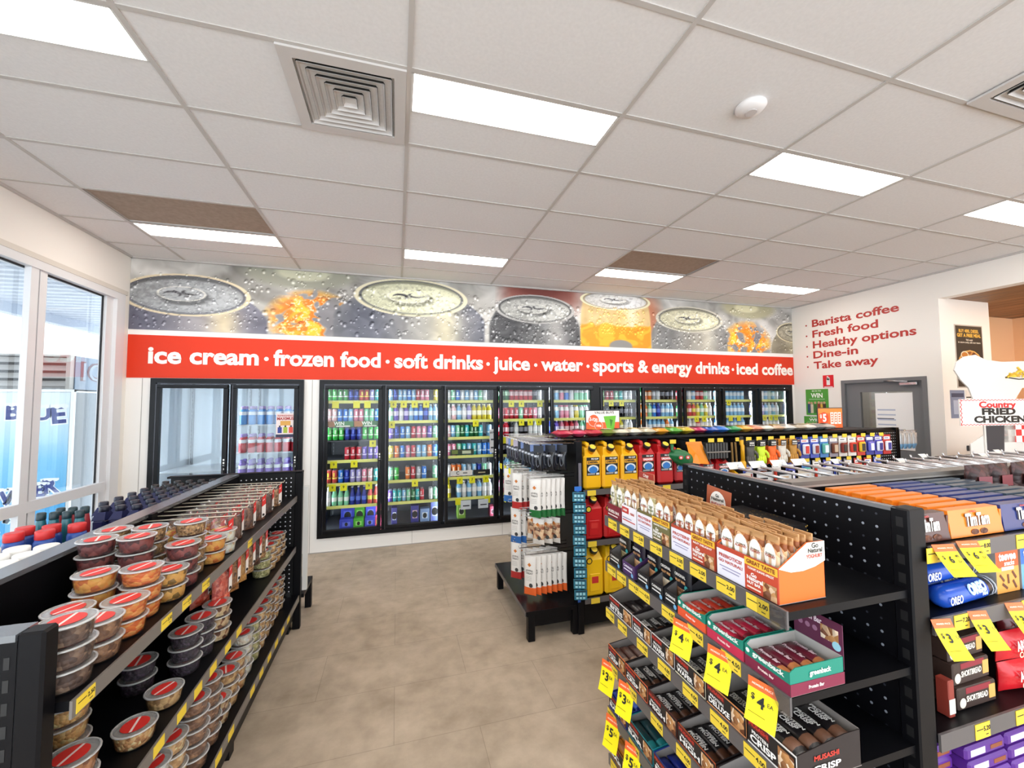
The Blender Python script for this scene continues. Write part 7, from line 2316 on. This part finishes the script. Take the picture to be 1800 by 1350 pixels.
for s, x, z, g, hh in (('B', -4.05, 1.725, 0.0, 0.17), ('L', -3.93, 1.715, 0.0, 0.16), ('U', -3.80, 1.71, 0.05, 0.16), ('E', -3.655, 1.69, 0.1, 0.2),
                       ('W', -4.12, 0.80, 0.0, 0.17), ('A', -4.0, 0.815, 0.0, 0.16), ('T', -3.88, 0.845, 0.05, 0.16), ('E', -3.79, 0.865, 0.1, 0.15), ('R', -3.69, 0.90, 0.15, 0.16)):
    rr, uu = Vector((1, 0, g)), Vector((-g, 0, 1))
    q.text(s, hh * 1.35, M('#f4f8fc', 0.5), (x, -0.0055, z), rr, uu, 0.09)
    q.text(s, hh * 1.35, NV, (x, -0.0065, z), rr, uu, 0.035)
    w = hh * 0.42
    q.prism([(x - w, z + hh * 0.6), (x + w, z + hh * 0.6), (x + w, z + hh * 0.46), (x + w * 0.6, z + hh * 0.36), (x + w * 0.25, z + hh * 0.46), (x - w * 0.2, z + hh * 0.36), (x - w * 0.6, z + hh * 0.46), (x - w, z + hh * 0.42)], 'y', -0.0078, -0.0072, M('#f4f8fc', 0.5))
for k in range(14):
    q.disc((rt_.uniform(-4.6, -3.95), -0.0046, rt_.uniform(0.3, 0.62)), rt_.uniform(0.03, 0.07), M(['#a8d8f0', '#cfeaf8', '#7cc0e4'][k % 3], 0.4), n=5)
q.build('lettering', t)
q = MB().box(-4.75, IX, 0.03, 0.9, 1.985, 2.37, M('#a9a6a2', 0.5))
for k in range(4):
    z = 2.02 + 0.088 * k
    q.add([(-4.72, -0.03, z), (IX - 0.03, -0.03, z), (IX - 0.03, 0.028, z + 0.06), (-4.72, 0.028, z + 0.06)], [(0, 1, 2, 3)], M('#c9c4be', 0.5))
    q.add([(-4.72, 0.028, z + 0.06), (IX - 0.03, 0.028, z + 0.06), (IX - 0.03, 0.029, z + 0.088), (-4.72, 0.029, z + 0.088)], [(0, 1, 2, 3)], M('#4a4744', 0.7))
q.box(-4.75, IX, -0.03, 0.03, 2.355, 2.375, M('#b9b4ae', 0.5)).box(IX - 0.035, IX + 0.002, -0.032, 0.03, 1.985, 2.375, M('#b4afa8', 0.5))
q.build('louvre_hood', t)
q = MB().box(IX, IX + 0.012, 0.03, 0.9, 1.985, 2.37, M('#6f7f90', 0.4))
q.text('ICE', 0.30, M('#5a3038', 0.5), (IX + 0.0135, 0.42, 2.19), (0, 1, 0), (0, 0, 1), 0.04, fit=0.62)
q.text('ICE', 0.30, M('#8d98a4', 0.5), (IX + 0.0145, 0.43, 2.185), (0, 1, 0), (0, 0, 1), 0.0, fit=0.56)
q.build('side_sign', t)
